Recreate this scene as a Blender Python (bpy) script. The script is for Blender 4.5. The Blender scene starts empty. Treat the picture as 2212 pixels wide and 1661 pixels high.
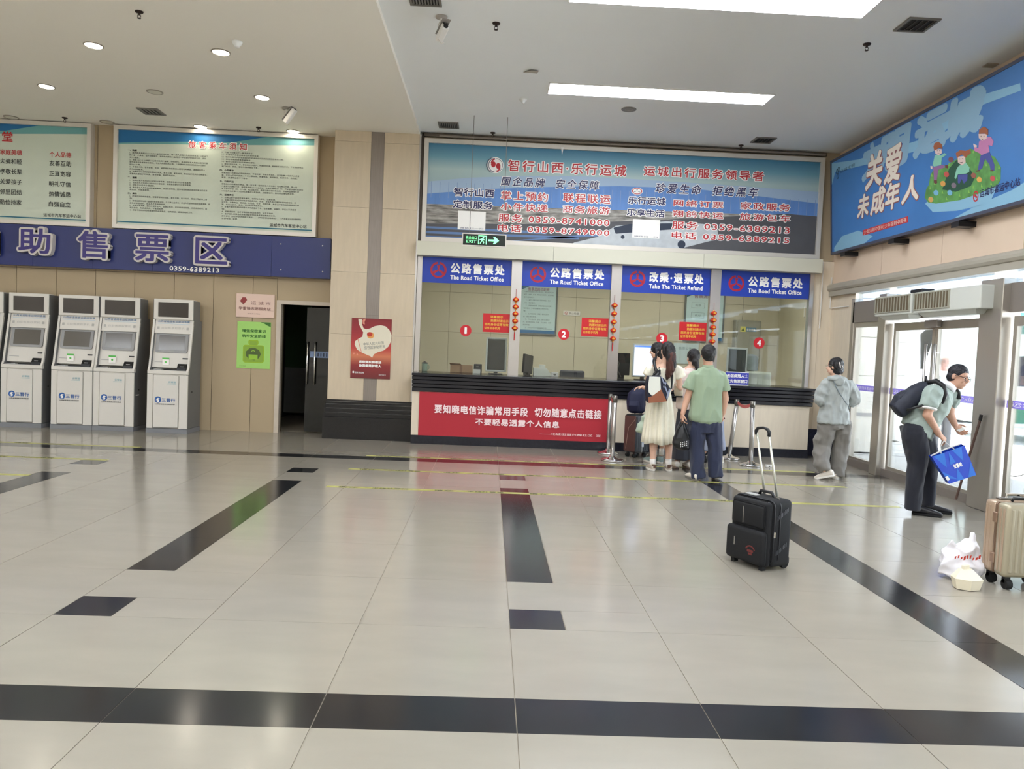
import bpy, bmesh, math, random
from mathutils import Vector, Matrix, noise
R = math.radians
SC = bpy.context.scene
COL = SC.collection
random.seed(7)
# ------------------------------------------------------------------ camera
CAM = (0.0, 0.0, 1.496)
F, PITCH, YAW, ROLL = 1646.5, -0.048, 0.0306, 0.0419
cyw, syw, cpt, spt = math.cos(YAW), math.sin(YAW), math.cos(PITCH), math.sin(PITCH)
FW = Vector((syw*cpt, cyw*cpt, spt)); RT0 = Vector((cyw, -syw, 0)); UP0 = RT0.cross(FW)
RT = RT0*math.cos(ROLL) + UP0*math.sin(ROLL); UP = -RT0*math.sin(ROLL) + UP0*math.cos(ROLL)
cd = bpy.data.cameras.new('camera'); cam = bpy.data.objects.new('camera', cd); COL.objects.link(cam)
cd.sensor_width = 36; cd.lens = F/2212*36; cd.clip_end = 300; cd.clip_start = 0.05
cam.matrix_world = Matrix(((RT.x, UP.x, -FW.x, CAM[0]), (RT.y, UP.y, -FW.y, CAM[1]), (RT.z, UP.z, -FW.z, CAM[2]), (0, 0, 0, 1)))
SC.camera = cam
# ------------------------------------------------------------------ sky, sun, exposure
w = bpy.data.worlds.new('world'); SC.world = w; w.use_nodes = True
bg = w.node_tree.nodes['Background']; bg.inputs[0].default_value = (0.82, 0.90, 1.0, 1); bg.inputs[1].default_value = 1.7
sd = bpy.data.lights.new('sun', 'SUN'); sd.energy = 9.0; sd.angle = 0.02; sd.color = (1, .96, .9)
so = bpy.data.objects.new('sun', sd); COL.objects.link(so); so.rotation_euler = Vector((-0.10, 0.55, 1.0)).to_track_quat('Z', 'Y').to_euler(); so.location = (12, 16, 20)
SC.view_settings.view_transform = 'Standard'; SC.view_settings.look = 'None'
SC.view_settings.exposure = 2.15; SC.view_settings.gamma = 1.0; SC.view_settings.use_curve_mapping = False
SC.cycles.use_denoising = True; SC.cycles.max_bounces = 9; SC.cycles.diffuse_bounces = 5; SC.cycles.glossy_bounces = 4
SC.cycles.transparent_max_bounces = 12; SC.cycles.caustics_reflective = False; SC.cycles.caustics_refractive = False
SC.cycles.sample_clamp_indirect = 4
LED = 7.4       # ceiling panel emission
DL = 11.0        # downlight emission
ROOM_LED = 3.0  # unseen light added in the ticket office

# ------------------------------------------------------------------ coordinate helpers (pixel of the photo -> point at a true depth)
def ray(px, py): return FW + RT*((px-1106)/F) - UP*((py-830.5)/F)
def W3(px, py, Y):
    d = ray(px, py); t = Y/d.y; return Vector((d.x*t, Y, CAM[2]+d.z*t))
def at(px, py, Y): v = W3(px, py, Y); return v.x, v.z
def atx(px, py, X):
    d = ray(px, py); t = X/d.x; return d.y*t, CAM[2]+d.z*t
def gr(px, py, z=0):
    d = ray(px, py); t = (z-CAM[2])/d.z; return d.x*t, d.y*t

# ------------------------------------------------------------------ materials
def lin(c): return tuple(((x/255)/12.92 if x/255 <= .04045 else ((x/255+.055)/1.055)**2.4) for x in c[:3]) + (1,)
MATS = {}
def mat(name, col, rough=.6, metal=0, spec=.5, emit=None, es=0, var=0, vscale=3, bump=0, bscale=40, alpha=1, rnd=0, stretch=None, coat=0, trans=0, ior=1.45, sheen=0):
    if name in MATS: return MATS[name]
    m = bpy.data.materials.new(name); m.use_nodes = True; nt = m.node_tree; N = nt.nodes; L = nt.links
    b = N['Principled BSDF']; b.inputs['Base Color'].default_value = lin(col); b.inputs['Roughness'].default_value = rough
    b.inputs['Metallic'].default_value = metal; b.inputs['Specular IOR Level'].default_value = spec; b.inputs['Alpha'].default_value = alpha
    b.inputs['Coat Weight'].default_value = coat; b.inputs['Transmission Weight'].default_value = trans; b.inputs['IOR'].default_value = ior
    b.inputs['Sheen Weight'].default_value = sheen
    if emit: b.inputs['Emission Color'].default_value = lin(emit); b.inputs['Emission Strength'].default_value = es
    if var or bump or rnd:
        tc = N.new('ShaderNodeTexCoord'); mp = N.new('ShaderNodeMapping'); L.new(tc.outputs['Object'], mp.inputs[0])
        if stretch: mp.inputs['Scale'].default_value = stretch
    if var or rnd:
        hv = N.new('ShaderNodeHueSaturation'); hv.inputs['Color'].default_value = lin(col)
        nz = N.new('ShaderNodeTexNoise'); nz.inputs['Scale'].default_value = vscale; nz.inputs['Detail'].default_value = 5
        L.new(mp.outputs[0], nz.inputs['Vector'])
        mr = N.new('ShaderNodeMapRange'); mr.inputs[1].default_value = .3; mr.inputs[2].default_value = .7
        mr.inputs[3].default_value = 1-var; mr.inputs[4].default_value = 1+var; L.new(nz.outputs[0], mr.inputs[0])
        src = mr.outputs[0]
        if rnd:
            oi = N.new('ShaderNodeObjectInfo'); m2 = N.new('ShaderNodeMapRange'); m2.inputs[3].default_value = 1-rnd; m2.inputs[4].default_value = 1+rnd
            L.new(oi.outputs['Random'], m2.inputs[0]); ml = N.new('ShaderNodeMath'); ml.operation = 'MULTIPLY'
            L.new(src, ml.inputs[0]); L.new(m2.outputs[0], ml.inputs[1]); src = ml.outputs[0]
        L.new(src, hv.inputs['Value']); L.new(hv.outputs[0], b.inputs['Base Color'])
    if bump:
        n2 = N.new('ShaderNodeTexNoise'); n2.inputs['Scale'].default_value = bscale; n2.inputs['Detail'].default_value = 4
        L.new(mp.outputs[0], n2.inputs['Vector']); bp = N.new('ShaderNodeBump'); bp.inputs['Strength'].default_value = bump; bp.inputs['Distance'].default_value = .01
        L.new(n2.outputs[0], bp.inputs['Height']); L.new(bp.outputs[0], b.inputs['Normal'])
    MATS[name] = m; return m
def glass(name, tint=(235, 245, 240), refl=.9, haze=0.0):
    if name in MATS: return MATS[name]
    m = bpy.data.materials.new(name); m.use_nodes = True; nt = m.node_tree; N = nt.nodes; L = nt.links; N.clear()
    o = N.new('ShaderNodeOutputMaterial'); t = N.new('ShaderNodeBsdfTransparent'); t.inputs[0].default_value = lin(tint)
    g = N.new('ShaderNodeBsdfGlossy'); g.inputs['Roughness'].default_value = .01
    fr = N.new('ShaderNodeFresnel'); fr.inputs[0].default_value = 1.5; ml = N.new('ShaderNodeMath'); ml.operation = 'MULTIPLY'; ml.inputs[1].default_value = refl
    L.new(fr.outputs[0], ml.inputs[0]); mx = N.new('ShaderNodeMixShader'); L.new(ml.outputs[0], mx.inputs[0]); L.new(t.outputs[0], mx.inputs[1]); L.new(g.outputs[0], mx.inputs[2])
    out = mx
    if haze:
        d = N.new('ShaderNodeBsdfDiffuse'); d.inputs[0].default_value = lin(tint); m2 = N.new('ShaderNodeMixShader'); m2.inputs[0].default_value = haze
        L.new(mx.outputs[0], m2.inputs[1]); L.new(d.outputs[0], m2.inputs[2]); out = m2
    L.new(out.outputs[0], o.inputs[0]); MATS[name] = m; return m
def ramp_mat(name, stops, axis='Z', z0=0, z1=1, rough=.5, curve=None):
    """flat print with a colour gradient along an object-space axis"""
    m = bpy.data.materials.new(name); m.use_nodes = True; nt = m.node_tree; N = nt.nodes; L = nt.links; b = N['Principled BSDF']; b.inputs['Roughness'].default_value = rough
    g = N.new('ShaderNodeNewGeometry'); sp = N.new('ShaderNodeSeparateXYZ'); L.new(g.outputs['Position'], sp.inputs[0])
    mr = N.new('ShaderNodeMapRange'); mr.inputs[1].default_value = z0; mr.inputs[2].default_value = z1; L.new(sp.outputs[axis], mr.inputs[0])
    cr = N.new('ShaderNodeValToRGB'); e = cr.color_ramp.elements
    while len(e) < len(stops): e.new(.5)
    for k, (p, c) in enumerate(stops): e[k].position = p; e[k].color = lin(c)
    L.new(mr.outputs[0], cr.inputs[0]); L.new(cr.outputs[0], b.inputs['Base Color']); return m

# ------------------------------------------------------------------ object helpers
def meta(o, label=None, cat=None, group=None, kind=None):
    if label: o['label'] = label
    if cat: o['category'] = cat
    if group: o['group'] = group
    if kind: o['kind'] = kind
    return o
WPOS = {}
def thing(name, label, cat, loc=(0, 0, 0), rz=0, group=None, kind=None):
    o = bpy.data.objects.new(name, None); COL.objects.link(o); o.location = loc; o.rotation_euler = (0, 0, rz); o.empty_display_size = .1
    WPOS[o.name] = (Vector(loc), rz); return meta(o, label, cat, group, kind)
class MB:
    def __init__(s): s.v = []; s.f = []; s.seg = []; s.txt = False
    def add(s, vs, fs):
        n = len(s.v); s.v += [tuple(v) for v in vs]; s.f += [tuple(i+n for i in f) for f in fs]; return s
    def box(s, x0, x1, y0, y1, z0, z1, M=None):
        vs = [Vector(p) for p in ((x0, y0, z0), (x1, y0, z0), (x1, y1, z0), (x0, y1, z0), (x0, y0, z1), (x1, y0, z1), (x1, y1, z1), (x0, y1, z1))]
        if M: vs = [M @ v for v in vs]
        return s.add(vs, [(3, 2, 1, 0), (4, 5, 6, 7), (0, 1, 5, 4), (1, 2, 6, 5), (2, 3, 7, 6), (3, 0, 4, 7)])
    def rbox(s, x0, x1, y0, y1, z0, z1, r=.01, seg=3, M=None):
        bm = bmesh.new(); bmesh.ops.create_cube(bm, size=1)
        for v in bm.verts: v.co = Vector(((x0+x1)/2+v.co.x*(x1-x0), (y0+y1)/2+v.co.y*(y1-y0), (z0+z1)/2+v.co.z*(z1-z0)))
        bmesh.ops.bevel(bm, geom=bm.edges[:], offset=r, segments=seg, profile=.5, affect='EDGES')
        bm.verts.ensure_lookup_table(); vs = [(M @ v.co if M else v.co.copy()) for v in bm.verts]; fs = [tuple(v.index for v in f.verts) for f in bm.faces]; bm.free()
        return s.add(vs, fs)
    def quad(s, a, b, c, d): return s.add([a, b, c, d], [(0, 1, 2, 3)])
    def tube(s, pts, r, n=10, cap=True, closed=False):
        pts = [Vector(p) for p in pts]; rs = r if isinstance(r, (list, tuple)) else [r]*len(pts)
        ref = None; rings = []
        for i, p in enumerate(pts):
            a = pts[i-1] if i > 0 else (pts[-1] if closed else p); b = pts[i+1] if i < len(pts)-1 else (pts[0] if closed else p)
            t = (b-a)
            if t.length < 1e-9: t = Vector((0, 0, 1))
            t.normalize()
            if ref is None: ref = t.orthogonal().normalized()
            ref = (ref - t*ref.dot(t)).normalized() if (ref - t*ref.dot(t)).length > 1e-6 else t.orthogonal().normalized()
            q = t.cross(ref); rings.append([p + (ref*math.cos(2*math.pi*k/n) + q*math.sin(2*math.pi*k/n))*rs[i] for k in range(n)])
        vs = [v for rg in rings for v in rg]; m = len(pts)
        fs = [(i*n+k, i*n+(k+1) % n, (i+1)*n+(k+1) % n, (i+1)*n+k) for i in range(m-1) for k in range(n)]
        if closed: fs += [((m-1)*n+k, (m-1)*n+(k+1) % n, (k+1) % n, k) for k in range(n)]
        elif cap: fs += [tuple(range(n))[::-1], tuple((m-1)*n+k for k in range(n))]
        return s.add(vs, fs)
    def cyl(s, p, q, r, n=16, r2=None): return s.tube([p, q], [r, r if r2 is None else r2], n)
    def lathe(s, prof, c=(0, 0, 0), n=20, M=None):
        vs = []; c = Vector(c)
        for (r, z) in prof:
            for k in range(n):
                v = Vector((r*math.cos(2*math.pi*k/n), r*math.sin(2*math.pi*k/n), z)); vs.append((M @ v if M else v)+c)
        m = len(prof); fs = [(i*n+k, i*n+(k+1) % n, (i+1)*n+(k+1) % n, (i+1)*n+k) for i in range(m-1) for k in range(n)]
        fs += [tuple(range(n))[::-1], tuple((m-1)*n+k for k in range(n))]; return s.add(vs, fs)
    def sphere(s, c, r, n=12, m=8, sc=(1, 1, 1)):
        c = Vector(c); vs = []; fs = []
        for i in range(m+1):
            th = math.pi*i/m
            for k in range(n): vs.append(c+Vector((r*sc[0]*math.sin(th)*math.cos(2*math.pi*k/n), r*sc[1]*math.sin(th)*math.sin(2*math.pi*k/n), r*sc[2]*math.cos(th))))
        for i in range(m):
            for k in range(n): fs.append((i*n+k, (i+1)*n+k, (i+1)*n+(k+1) % n, i*n+(k+1) % n))
        return s.add(vs, fs)
    def prism(s, poly, fn, t=.002, w0=0):
        """poly: 2D outline; fn(u,v,w) -> world; extruded from w0 to w0+t"""
        s.seg.append((len(s.v), len(s.f))); n = len(poly); a = [fn(u, v, w0) for u, v in poly]; b = [fn(u, v, w0+t) for u, v in poly]
        return s.add(a+b, [tuple(range(n))[::-1], tuple(n+i for i in range(n))] + [(i, (i+1) % n, n+(i+1) % n, n+i) for i in range(n)])
    def text(s, txt, fn, box, bold=0.0, sp=1.0, res=2, w=0.001, shear=0, ext=0, rot=0):
        """lettering scaled to fill box=(u0,v0,u1,v1) on the plane fn"""
        vs, fs = glyphs(txt, bold, sp, res, shear, ext)
        if not vs: return s
        s.seg.append((len(s.v), len(s.f))); s.txt = True
        xs = [v[0] for v in vs]; ys = [v[1] for v in vs]; x0, x1, y0, y1 = min(xs), max(xs), min(ys), max(ys)
        u0, v0, u1, v1 = box; cu, cv = (u0+u1)/2, (v0+v1)/2; ca, sa = math.cos(rot), math.sin(rot)
        out = []
        for v in vs:
            u = u0+(v[0]-x0)/(x1-x0+1e-9)*(u1-u0)-cu; q = v0+(v[1]-y0)/(y1-y0+1e-9)*(v1-v0)-cv
            out.append(fn(cu+u*ca-q*sa, cv+u*sa+q*ca, w + v[2]))
        return s.add(out, fs)
    def build(s, name, m, parent=None, world=True, smooth=False, kind=None, bevel=0):
        """world=True: vertices are world coordinates; else local to the parent thing"""
        if s.txt and kind is None and len(s.seg) > 1:      # every line of writing and every printed shape is a part of its own
            cuts = [(0, 0)]+s.seg[1:]+[(len(s.v), len(s.f))]; first = None
            for (v0, f0), (v1, f1) in zip(cuts[:-1], cuts[1:]):
                q = MB(); q.v = s.v[v0:v1]; q.f = [tuple(i-v0 for i in f) for f in s.f[f0:f1]]
                if q.v: o = q.build(name, m, parent, world, smooth); first = first or o
            return first
        me = bpy.data.meshes.new(name)
        vs = [Vector(v) for v in s.v]
        if parent is not None and world:
            L, rz = WPOS[parent.name]; Mi = Matrix.Rotation(-rz, 3, 'Z'); vs = [Mi @ (v-L) for v in vs]
        if vs:
            xs = [v.x for v in vs]; ys = [v.y for v in vs]; zs = [v.z for v in vs]
            o0 = Vector(((min(xs)+max(xs))/2, (min(ys)+max(ys))/2, min(zs) if parent is None else (min(zs)+max(zs))/2))
        else: o0 = Vector((0, 0, 0))
        me.from_pydata([v-o0 for v in vs], [], s.f); me.materials.append(m)
        if smooth:
            for p in me.polygons: p.use_smooth = True
        me.update()
        o = bpy.data.objects.new(name, me); COL.objects.link(o); o.location = o0
        if parent is not None:
            o.parent = parent; L, rz = WPOS[parent.name]; WPOS[o.name] = (L + Matrix.Rotation(rz, 3, 'Z') @ o0, rz)
        else: WPOS[o.name] = (o0, 0)
        if kind: o['kind'] = kind
        return o
_gc = {}
def glyphs(txt, bold, sp, res, shear, ext):
    key = (txt, bold, sp, res, shear, ext)
    if key in _gc: return _gc[key]
    c = bpy.data.curves.new('lettering', 'FONT'); c.body = txt; c.space_character = sp; c.resolution_u = res; c.shear = shear; c.extrude = ext
    c.dimensions = '2D'; c.fill_mode = 'BOTH' if ext else 'FRONT'
    o = bpy.data.objects.new('lettering', c); COL.objects.link(o)
    me = bpy.data.meshes.new_from_object(o)
    bv = [tuple(v.co) for v in me.vertices]; bf = [tuple(p.vertices) for p in me.polygons]
    n_ = 1 if bold <= .012 else (4 if bold < .034 else (8 if bold < .065 else 14))
    vs, fs = [], []
    for k in range(n_):
        a = 2*math.pi*(k+.5)/n_; dx, dy = (0, 0) if n_ == 1 else (bold*math.cos(a), bold*math.sin(a))
        m0 = len(vs); vs += [(v[0]+dx, v[1]+dy, v[2]+k*.0007/n_) for v in bv]; fs += [tuple(i+m0 for i in f) for f in bf]
    r = (vs, fs)
    bpy.data.objects.remove(o); bpy.data.curves.remove(c); bpy.data.meshes.remove(me); _gc[key] = r; return r
def copy_tree(o, parent=None):
    c = o.copy(); COL.objects.link(c)
    if parent is not None: c.parent = parent
    for ch in [x for x in bpy.data.objects if x.parent == o]: copy_tree(ch, c)
    return c
def wall_fn(Y): return lambda u, v, w: Vector((u, Y-w, v))
def floor_fn(u, v, w): return Vector((u, v, w))
def top(name, mb, m, label, cat, group=None, kind=None, smooth=False): return meta(mb.build(name, m, smooth=smooth), label, cat, group, kind)
def pbox(a, b, Y):  # pixel box corners -> (u0,v0,u1,v1) on wall plane Y : a = top-left px, b = bottom-right px
    x0, z1 = at(a[0], a[1], Y); x1, z0 = at(b[0], b[1], Y); return (x0, z0, x1, z1)
def circle(cx, cy, r, n=32, a0=0, a1=2*math.pi, ry=None):
    return [(cx+r*math.cos(a0+(a1-a0)*k/(n if a1-a0 > 6.28 else n-1)), cy+(ry or r)*math.sin(a0+(a1-a0)*k/(n if a1-a0 > 6.28 else n-1))) for k in range(n)]
def arcband(cx, cy, r0, r1, a0, a1, n=16):
    A = [(cx+r1*math.cos(a0+(a1-a0)*k/n), cy+r1*math.sin(a0+(a1-a0)*k/n)) for k in range(n+1)]
    B = [(cx+r0*math.cos(a0+(a1-a0)*k/n), cy+r0*math.sin(a0+(a1-a0)*k/n)) for k in range(n+1)]
    return A + B[::-1]
# ------------------------------------------------------------------ materials used all over
M_tile = mat('polished cream floor tile', (147, 141, 129), rough=.155, spec=.75, var=.045, vscale=1.6, rnd=.015, bump=.01, bscale=9, stretch=(1, 3, 1))
M_dark = mat('polished charcoal floor tile', (36, 36, 38), rough=.14, spec=.5, var=.14, vscale=4, rnd=.05, stretch=(2, 1, 1))
M_grout = mat('grout', (150, 142, 126), rough=.8)
M_ceil = mat('painted ceiling', (240, 242, 242), rough=.9, var=.01, vscale=.8); M_ceill = mat('warm-lit ceiling', (242, 237, 226), rough=.9)  # left ceiling colour holds the warm tint of the light there
M_lwall = mat('tan wall panel', (178, 160, 131), rough=.45, spec=.3, rnd=.015, var=.02, vscale=1)
M_lwalld = mat('dark wall backing', (92, 80, 62), rough=.8)
M_col = mat('cream marble slab', (204, 188, 163), rough=.4, spec=.4, rnd=.02, var=.04, vscale=3, stretch=(6, 6, 1))
M_cslab = mat('lit cream marble', (222, 209, 188), rough=.4, spec=.4, rnd=.015, var=.04, vscale=3, stretch=(6, 6, 1))  # lighter copy of the marble, light from the doors put into its colour
M_colstrip = mat('brushed steel strip', (140, 130, 122), rough=.4, metal=.35, var=.1, vscale=4, stretch=(20, 1, 1))
M_blackst = mat('black granite', (26, 25, 26), rough=.22, spec=.5, var=.15, vscale=60)
M_steel = mat('brushed steel', (190, 186, 182), rough=.28, metal=.85, bump=.02, bscale=60, stretch=(1, 1, .05))
M_steeld = mat('dark brushed steel', (128, 124, 118), rough=.32, metal=.8, bump=.02, bscale=60, stretch=(1, 1, .05))
M_chrome = mat('chrome', (225, 225, 225), rough=.08, metal=1)
M_white = mat('white paint', (232, 230, 226), rough=.5)
M_cream = mat('cream beam', (206, 204, 186), rough=.5)
M_alu = mat('pale aluminium frame', (214, 208, 198), rough=.38, metal=.3)
M_black = mat('black plastic', (22, 22, 24), rough=.4)
M_blackr = mat('black rubber', (18, 18, 18), rough=.8)
M_peach = mat('peach wall cladding', (220, 198, 175), rough=.5, rnd=.01, var=.02)
M_txtw = mat('white lettering', (245, 243, 238), rough=.5)
M_txtr = mat('red lettering', (190, 45, 50), rough=.5)
M_txtn = mat('navy lettering', (38, 38, 88), rough=.5)
M_txtk = mat('black lettering', (45, 48, 46), rough=.6)
M_red = mat('red sticker', (200, 30, 42), rough=.4)
M_gold = mat('gold lettering', (232, 190, 70), rough=.4)
M_blue = mat('blue sign film', (28, 62, 168), rough=.35)
M_skin = mat('skin', (222, 180, 156), rough=.55, var=.03, vscale=20)
M_skin2 = mat('tanned skin', (200, 156, 132), rough=.55, var=.03, vscale=20)
M_hair = mat('black hair', (20, 18, 20), rough=.42, bump=.5, bscale=60, stretch=(6, 6, 1), spec=.6)
M_hairb = mat('brown hair lengths', (84, 48, 40), rough=.45, bump=.5, bscale=60, stretch=(8, 8, 1))
G_win = glass('window glass', (248, 250, 248), .8)
G_door = glass('door glass', (250, 252, 252), .8)

# ================================================================== SETTING
X0 = 0.1655                                   # tile grid origin
XC = [X0+.8*k for k in range(-3, 4)]
YR = [0.45, 1.2645, 2.079, 2.894, 3.188] + [3.188+.8125*k for k in range(1, 8)] + [9.69, 9.96, 10.7725, 11.585, 12.3]
fl = thing('floor', None, None, (0, 0, 0), kind='structure'); fl['kind'] = 'structure'
MB().box(-12.3, 5.42, -8.2, 17.5, -.12, -.0035).build('grout_bed', M_grout, fl)
NPROTO = {}
vis = []; hid = []
def tile(x0, x1, y0, y1, dark):
    j = .0022
    (vis if (y1 > 2.2 and x1 > -y1*.75-.8 and x0 < 5.4 and y0 < 12.4) else hid).append((x0+j, x1-j, y0+.0009, y1-.0009, dark))
ylines = YR
def cells():
    xs = []; k = -15
    while X0+.8*k < 2.5: xs.append((X0+.8*k, X0+.8*(k+1), k)); k += 1
    xs.append((2.5655, 2.853, 'R'))
    for q in range(3): xs.append((2.853+.8*q, 2.853+.8*(q+1), 'r%d' % q))
    xs.append((2.853+2.4, 5.42, 'r3'))
    ys = [-8.0+.8145*i for i in range(11)]
    Y = sorted(set([round(y, 4) for y in (-7.7, -6.88, -6.07, -5.25, -4.44, -3.62, -2.81, -1.99, -1.18, -.36)] + YR))
    for (x0, x1, k) in xs:
        for y0, y1 in zip(Y[:-1], Y[1:]):
            band = abs(y0-2.894) < .01 or abs(y0-9.69) < .01
            if k == 'R':
                if y0 >= 9.9: tile(x0, x1, y0, y1, False)
                elif band or 3.1 < y0 < 9.65: tile(x0, x1, y0, y1, True)
                else: tile(x0, x1, y0, y1, False)
            elif band: tile(x0, x1, y0, y1, True)
            elif isinstance(k, int) and k % 3 == 0 and 4.0 < y0+.02 < 9.6:
                if abs(y0-4.0005) < .02: tile(x0, x0+.3, y0, y0+.3, True); tile(x0+.3, x1, y0, y0+.3, False); tile(x0, x1, y0+.3, y1, False)
                elif 4.7 < y0 < 7.9: tile(x0, x0+.3, y0, y1, True); tile(x0+.3, x1, y0, y1, False)
                elif 7.9 < y0 < 8.3: tile(x0, x0+.3, y1-.3, y1, True); tile(x0+.3, x1, y1-.3, y1, False); tile(x0, x1, y0, y1-.3, False)
                else: tile(x0, x1, y0, y1, False)
            else: tile(x0, x1, y0, y1, False)
cells()
vis.sort(key=lambda t: t[2]*1.0)
def tile_obj(t):
    x0, x1, y0, y1, d = t; key = (round(x1-x0, 3), round(y1-y0, 3), d)
    if key not in NPROTO:
        o = MB().box(x0, x1, y0, y1, -.012, 0).build('floor_tile', M_dark if d else M_tile, fl); NPROTO[key] = o
    else:
        o = NPROTO[key].copy(); COL.objects.link(o); o.location = ((x0+x1)/2, (y0+y1)/2, -.006)
n_ind = 0; rest_l = MB(); rest_d = MB()
for t in vis:
    if n_ind < 296: tile_obj(t); n_ind += 1
    else: (rest_d if t[4] else rest_l).box(*t[:4], -.012, 0)
for t in hid: (rest_d if t[4] else rest_l).box(*t[:4], -.012, 0)
rest_l.build('floor_tiles_outer', M_tile, fl, kind='stuff').name = 'floor_tile'; rest_d.build('floor_tile', M_dark, fl, kind='stuff')

def struct(name, mb, m, parent=None, smooth=False):
    o = mb.build(name, m, parent, smooth=smooth)
    if parent is None: o['kind'] = 'structure'
    return o
# ceiling: right part and the slightly lower left part
CZ, CL, XS = 4.72, 4.66, -1.19
ce = thing('ceiling', None, None, (0, 0, 4.72), kind='structure')
MB().box(XS, 5.42, -8.2, 12.05, CZ, CZ+.12).build('ceiling_field', M_ceil, ce)
MB().box(-12.3, XS, -8.2, 12.4, CL, CZ+.12).build('ceiling_field', M_ceill, ce)
# far walls of the hall (behind and left of the camera)
wb = thing('wall_back', None, None, (-3, -8.3, 0), kind='structure')
MB().box(-12.3, 5.5, -8.32, -8.2, 0, 4.8).build('wall_band', mat('pale far plaster', (240, 234, 222), rough=.7), wb)
struct('wall_left', MB().box(-12.42, -12.3, -8.3, 12.4, 0, 4.8), mat('pale far plaster', (240, 234, 222), rough=.7))
# north-left wall with its panels, doorway and the dark room behind
YL = 12.12
wl = thing('wall_far_left', None, None, (-7.4, YL, 0), kind='structure')
MB().box(-12.3, -3.30, YL+.02, YL+.16, 0, CL).box(-3.30, -2.40, YL+.02, YL+.16, 2.04, CL).build('wall_backing', M_lwalld, wl)
px = [-12.3+.0, -11.66, -11.05, -10.44, -9.83, -9.22, -8.61, -8.0, -7.39, -6.78, -6.18, -5.58, -4.97, -4.36, -3.75, -3.37]
for a, b in zip(px[:-1], px[1:]):
    MB().box(a+.004, b-.004, YL, YL+.02, .0, 2.42).build('wall_panel', M_lwall, wl)
    MB().box(a+.004, b-.004, YL, YL+.02, 2.427, CL).build('wall_panel', M_lwall, wl)
MB().box(-3.366, -2.40, YL, YL+.02, 2.09, CL).build('wall_panel', M_lwall, wl)
d1 = thing('door_1', None, None, (-2.9, YL, 0), kind='structure')
MB().box(-3.37, -3.30, YL-.02, YL+.10, 0, 2.09).box(-3.30, -2.40, YL-.02, YL+.10, 2.03, 2.09).build('door_frame', mat('pale stone architrave', (200, 188, 172), rough=.5, var=.05, vscale=8), d1)
M_dkg = mat('dark tinted glass', (14, 16, 15), rough=.06, spec=.6)
g1 = MB().box(-2.93, -2.30, 12.26, 12.275, .02, 2.0).build('glass_leaf', M_dkg, d1)
hd = MB().tube([(-2.90, 12.22, .78), (-2.90, 12.22, 1.46)], .013).tube([(-2.90, 12.26, .88), (-2.90, 12.22, .88)], .009).tube([(-2.90, 12.26, 1.37), (-2.90, 12.22, 1.37)], .009)
hd.tube([(-2.90, 12.305, .78), (-2.90, 12.305, 1.46)], .013)
hd.build('pull_handle', M_chrome, d1, smooth=True)
hb = MB().tube([(-2.78, 12.21, .78), (-2.78, 12.21, 1.46)], .013); hb.build('pull_handle', M_chrome, d1, smooth=True)
MB().box(-2.86, -2.40, 12.235, 12.25, 1.21, 1.31).build('safety_strip', mat('pale blue strip', (120, 140, 175), rough=.5), g1)
st = MB()
for k in range(9): st.box(-2.74+.045*k, -2.725+.045*k, 12.229, 12.234, 1.23, 1.29)
st.build('strip_hatching', mat('dark navy print', (25, 28, 52)), g1)
# dark room behind the doorway
MB().box(-3.9, -2.0, 15.0, 15.1, 0, 2.6).box(-3.98, -3.9, 12.28, 15.1, 0, 2.6).box(-2.05, -2.0, 12.28, 15.0, 0, 2.6).box(-3.9, -2.0, 12.28, 15.1, 2.5, 2.6).build('room_beyond', mat('unlit wall', (60, 58, 54), rough=.8), d1)
MB().box(-3.86, -3.40, 14.5, 14.56, .95, 2.3).build('glass_partition', mat('green blind', (40, 72, 38), rough=.6), d1)
MB().box(-3.86, -3.40, 14.5, 14.56, .1, .95).build('partition_base', mat('grey partition', (120, 122, 118), rough=.6), d1)

# pillar between the two walls
YC = 11.72
pl = thing('trim_1', None, None, (-1.8, YC+.2, 0), kind='structure')
MB().box(-2.44, -1.17, YC+.015, 12.14, 0, CL).build('pillar_core', M_lwalld, pl)
zs = [.59, 1.60, 2.545, 3.52, 4.50, CL]
for a, b in zip(zs[:-1], zs[1:]):
    for (u0, u1) in ((-2.46, -1.915), (-1.715, -1.19)):
        MB().box(u0, u1, YC, YC+.02, a+.0015, b-.0015).build('stone_slab', M_col, pl)
MB().box(-2.462, -2.442, YC+.021, 12.13, .59, CL).build('stone_slab', M_col, pl)
MB().box(-1.189, -1.165, YC+.004, 11.9, .59, CL).build('corner_strip', M_steel, pl)
MB().box(-1.912, -1.718, YC+.006, YC+.016, .59, 1.9).box(-1.912, -1.718, YC+.006, YC+.016, 1.903, CL).build('centre_strip', M_colstrip, pl)
pb = MB(); prof = [(.575, .604, .0), (.535, .572, .012), (.47, .532, .024), (.405, .467, .036), (.34, .402, .048)]
for (a, b, d) in prof: pb.box(-2.475-d*.5, -1.165+d*.2, YC-.02-d, YC+.3, a, b-.004)
pb.box(-2.505, -1.155, YC-.09, YC+.3, 0, .336).build('plinth', M_blackst, pl)
gl = MB()
for z in (.57, .53, .465, .40, .337): gl.box(-2.47, -1.168, YC-.05, YC+.2, z-.002, z+.003)
gl.build('plinth_groove', mat('groove highlight', (96, 92, 88), rough=.5), pl)

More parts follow.
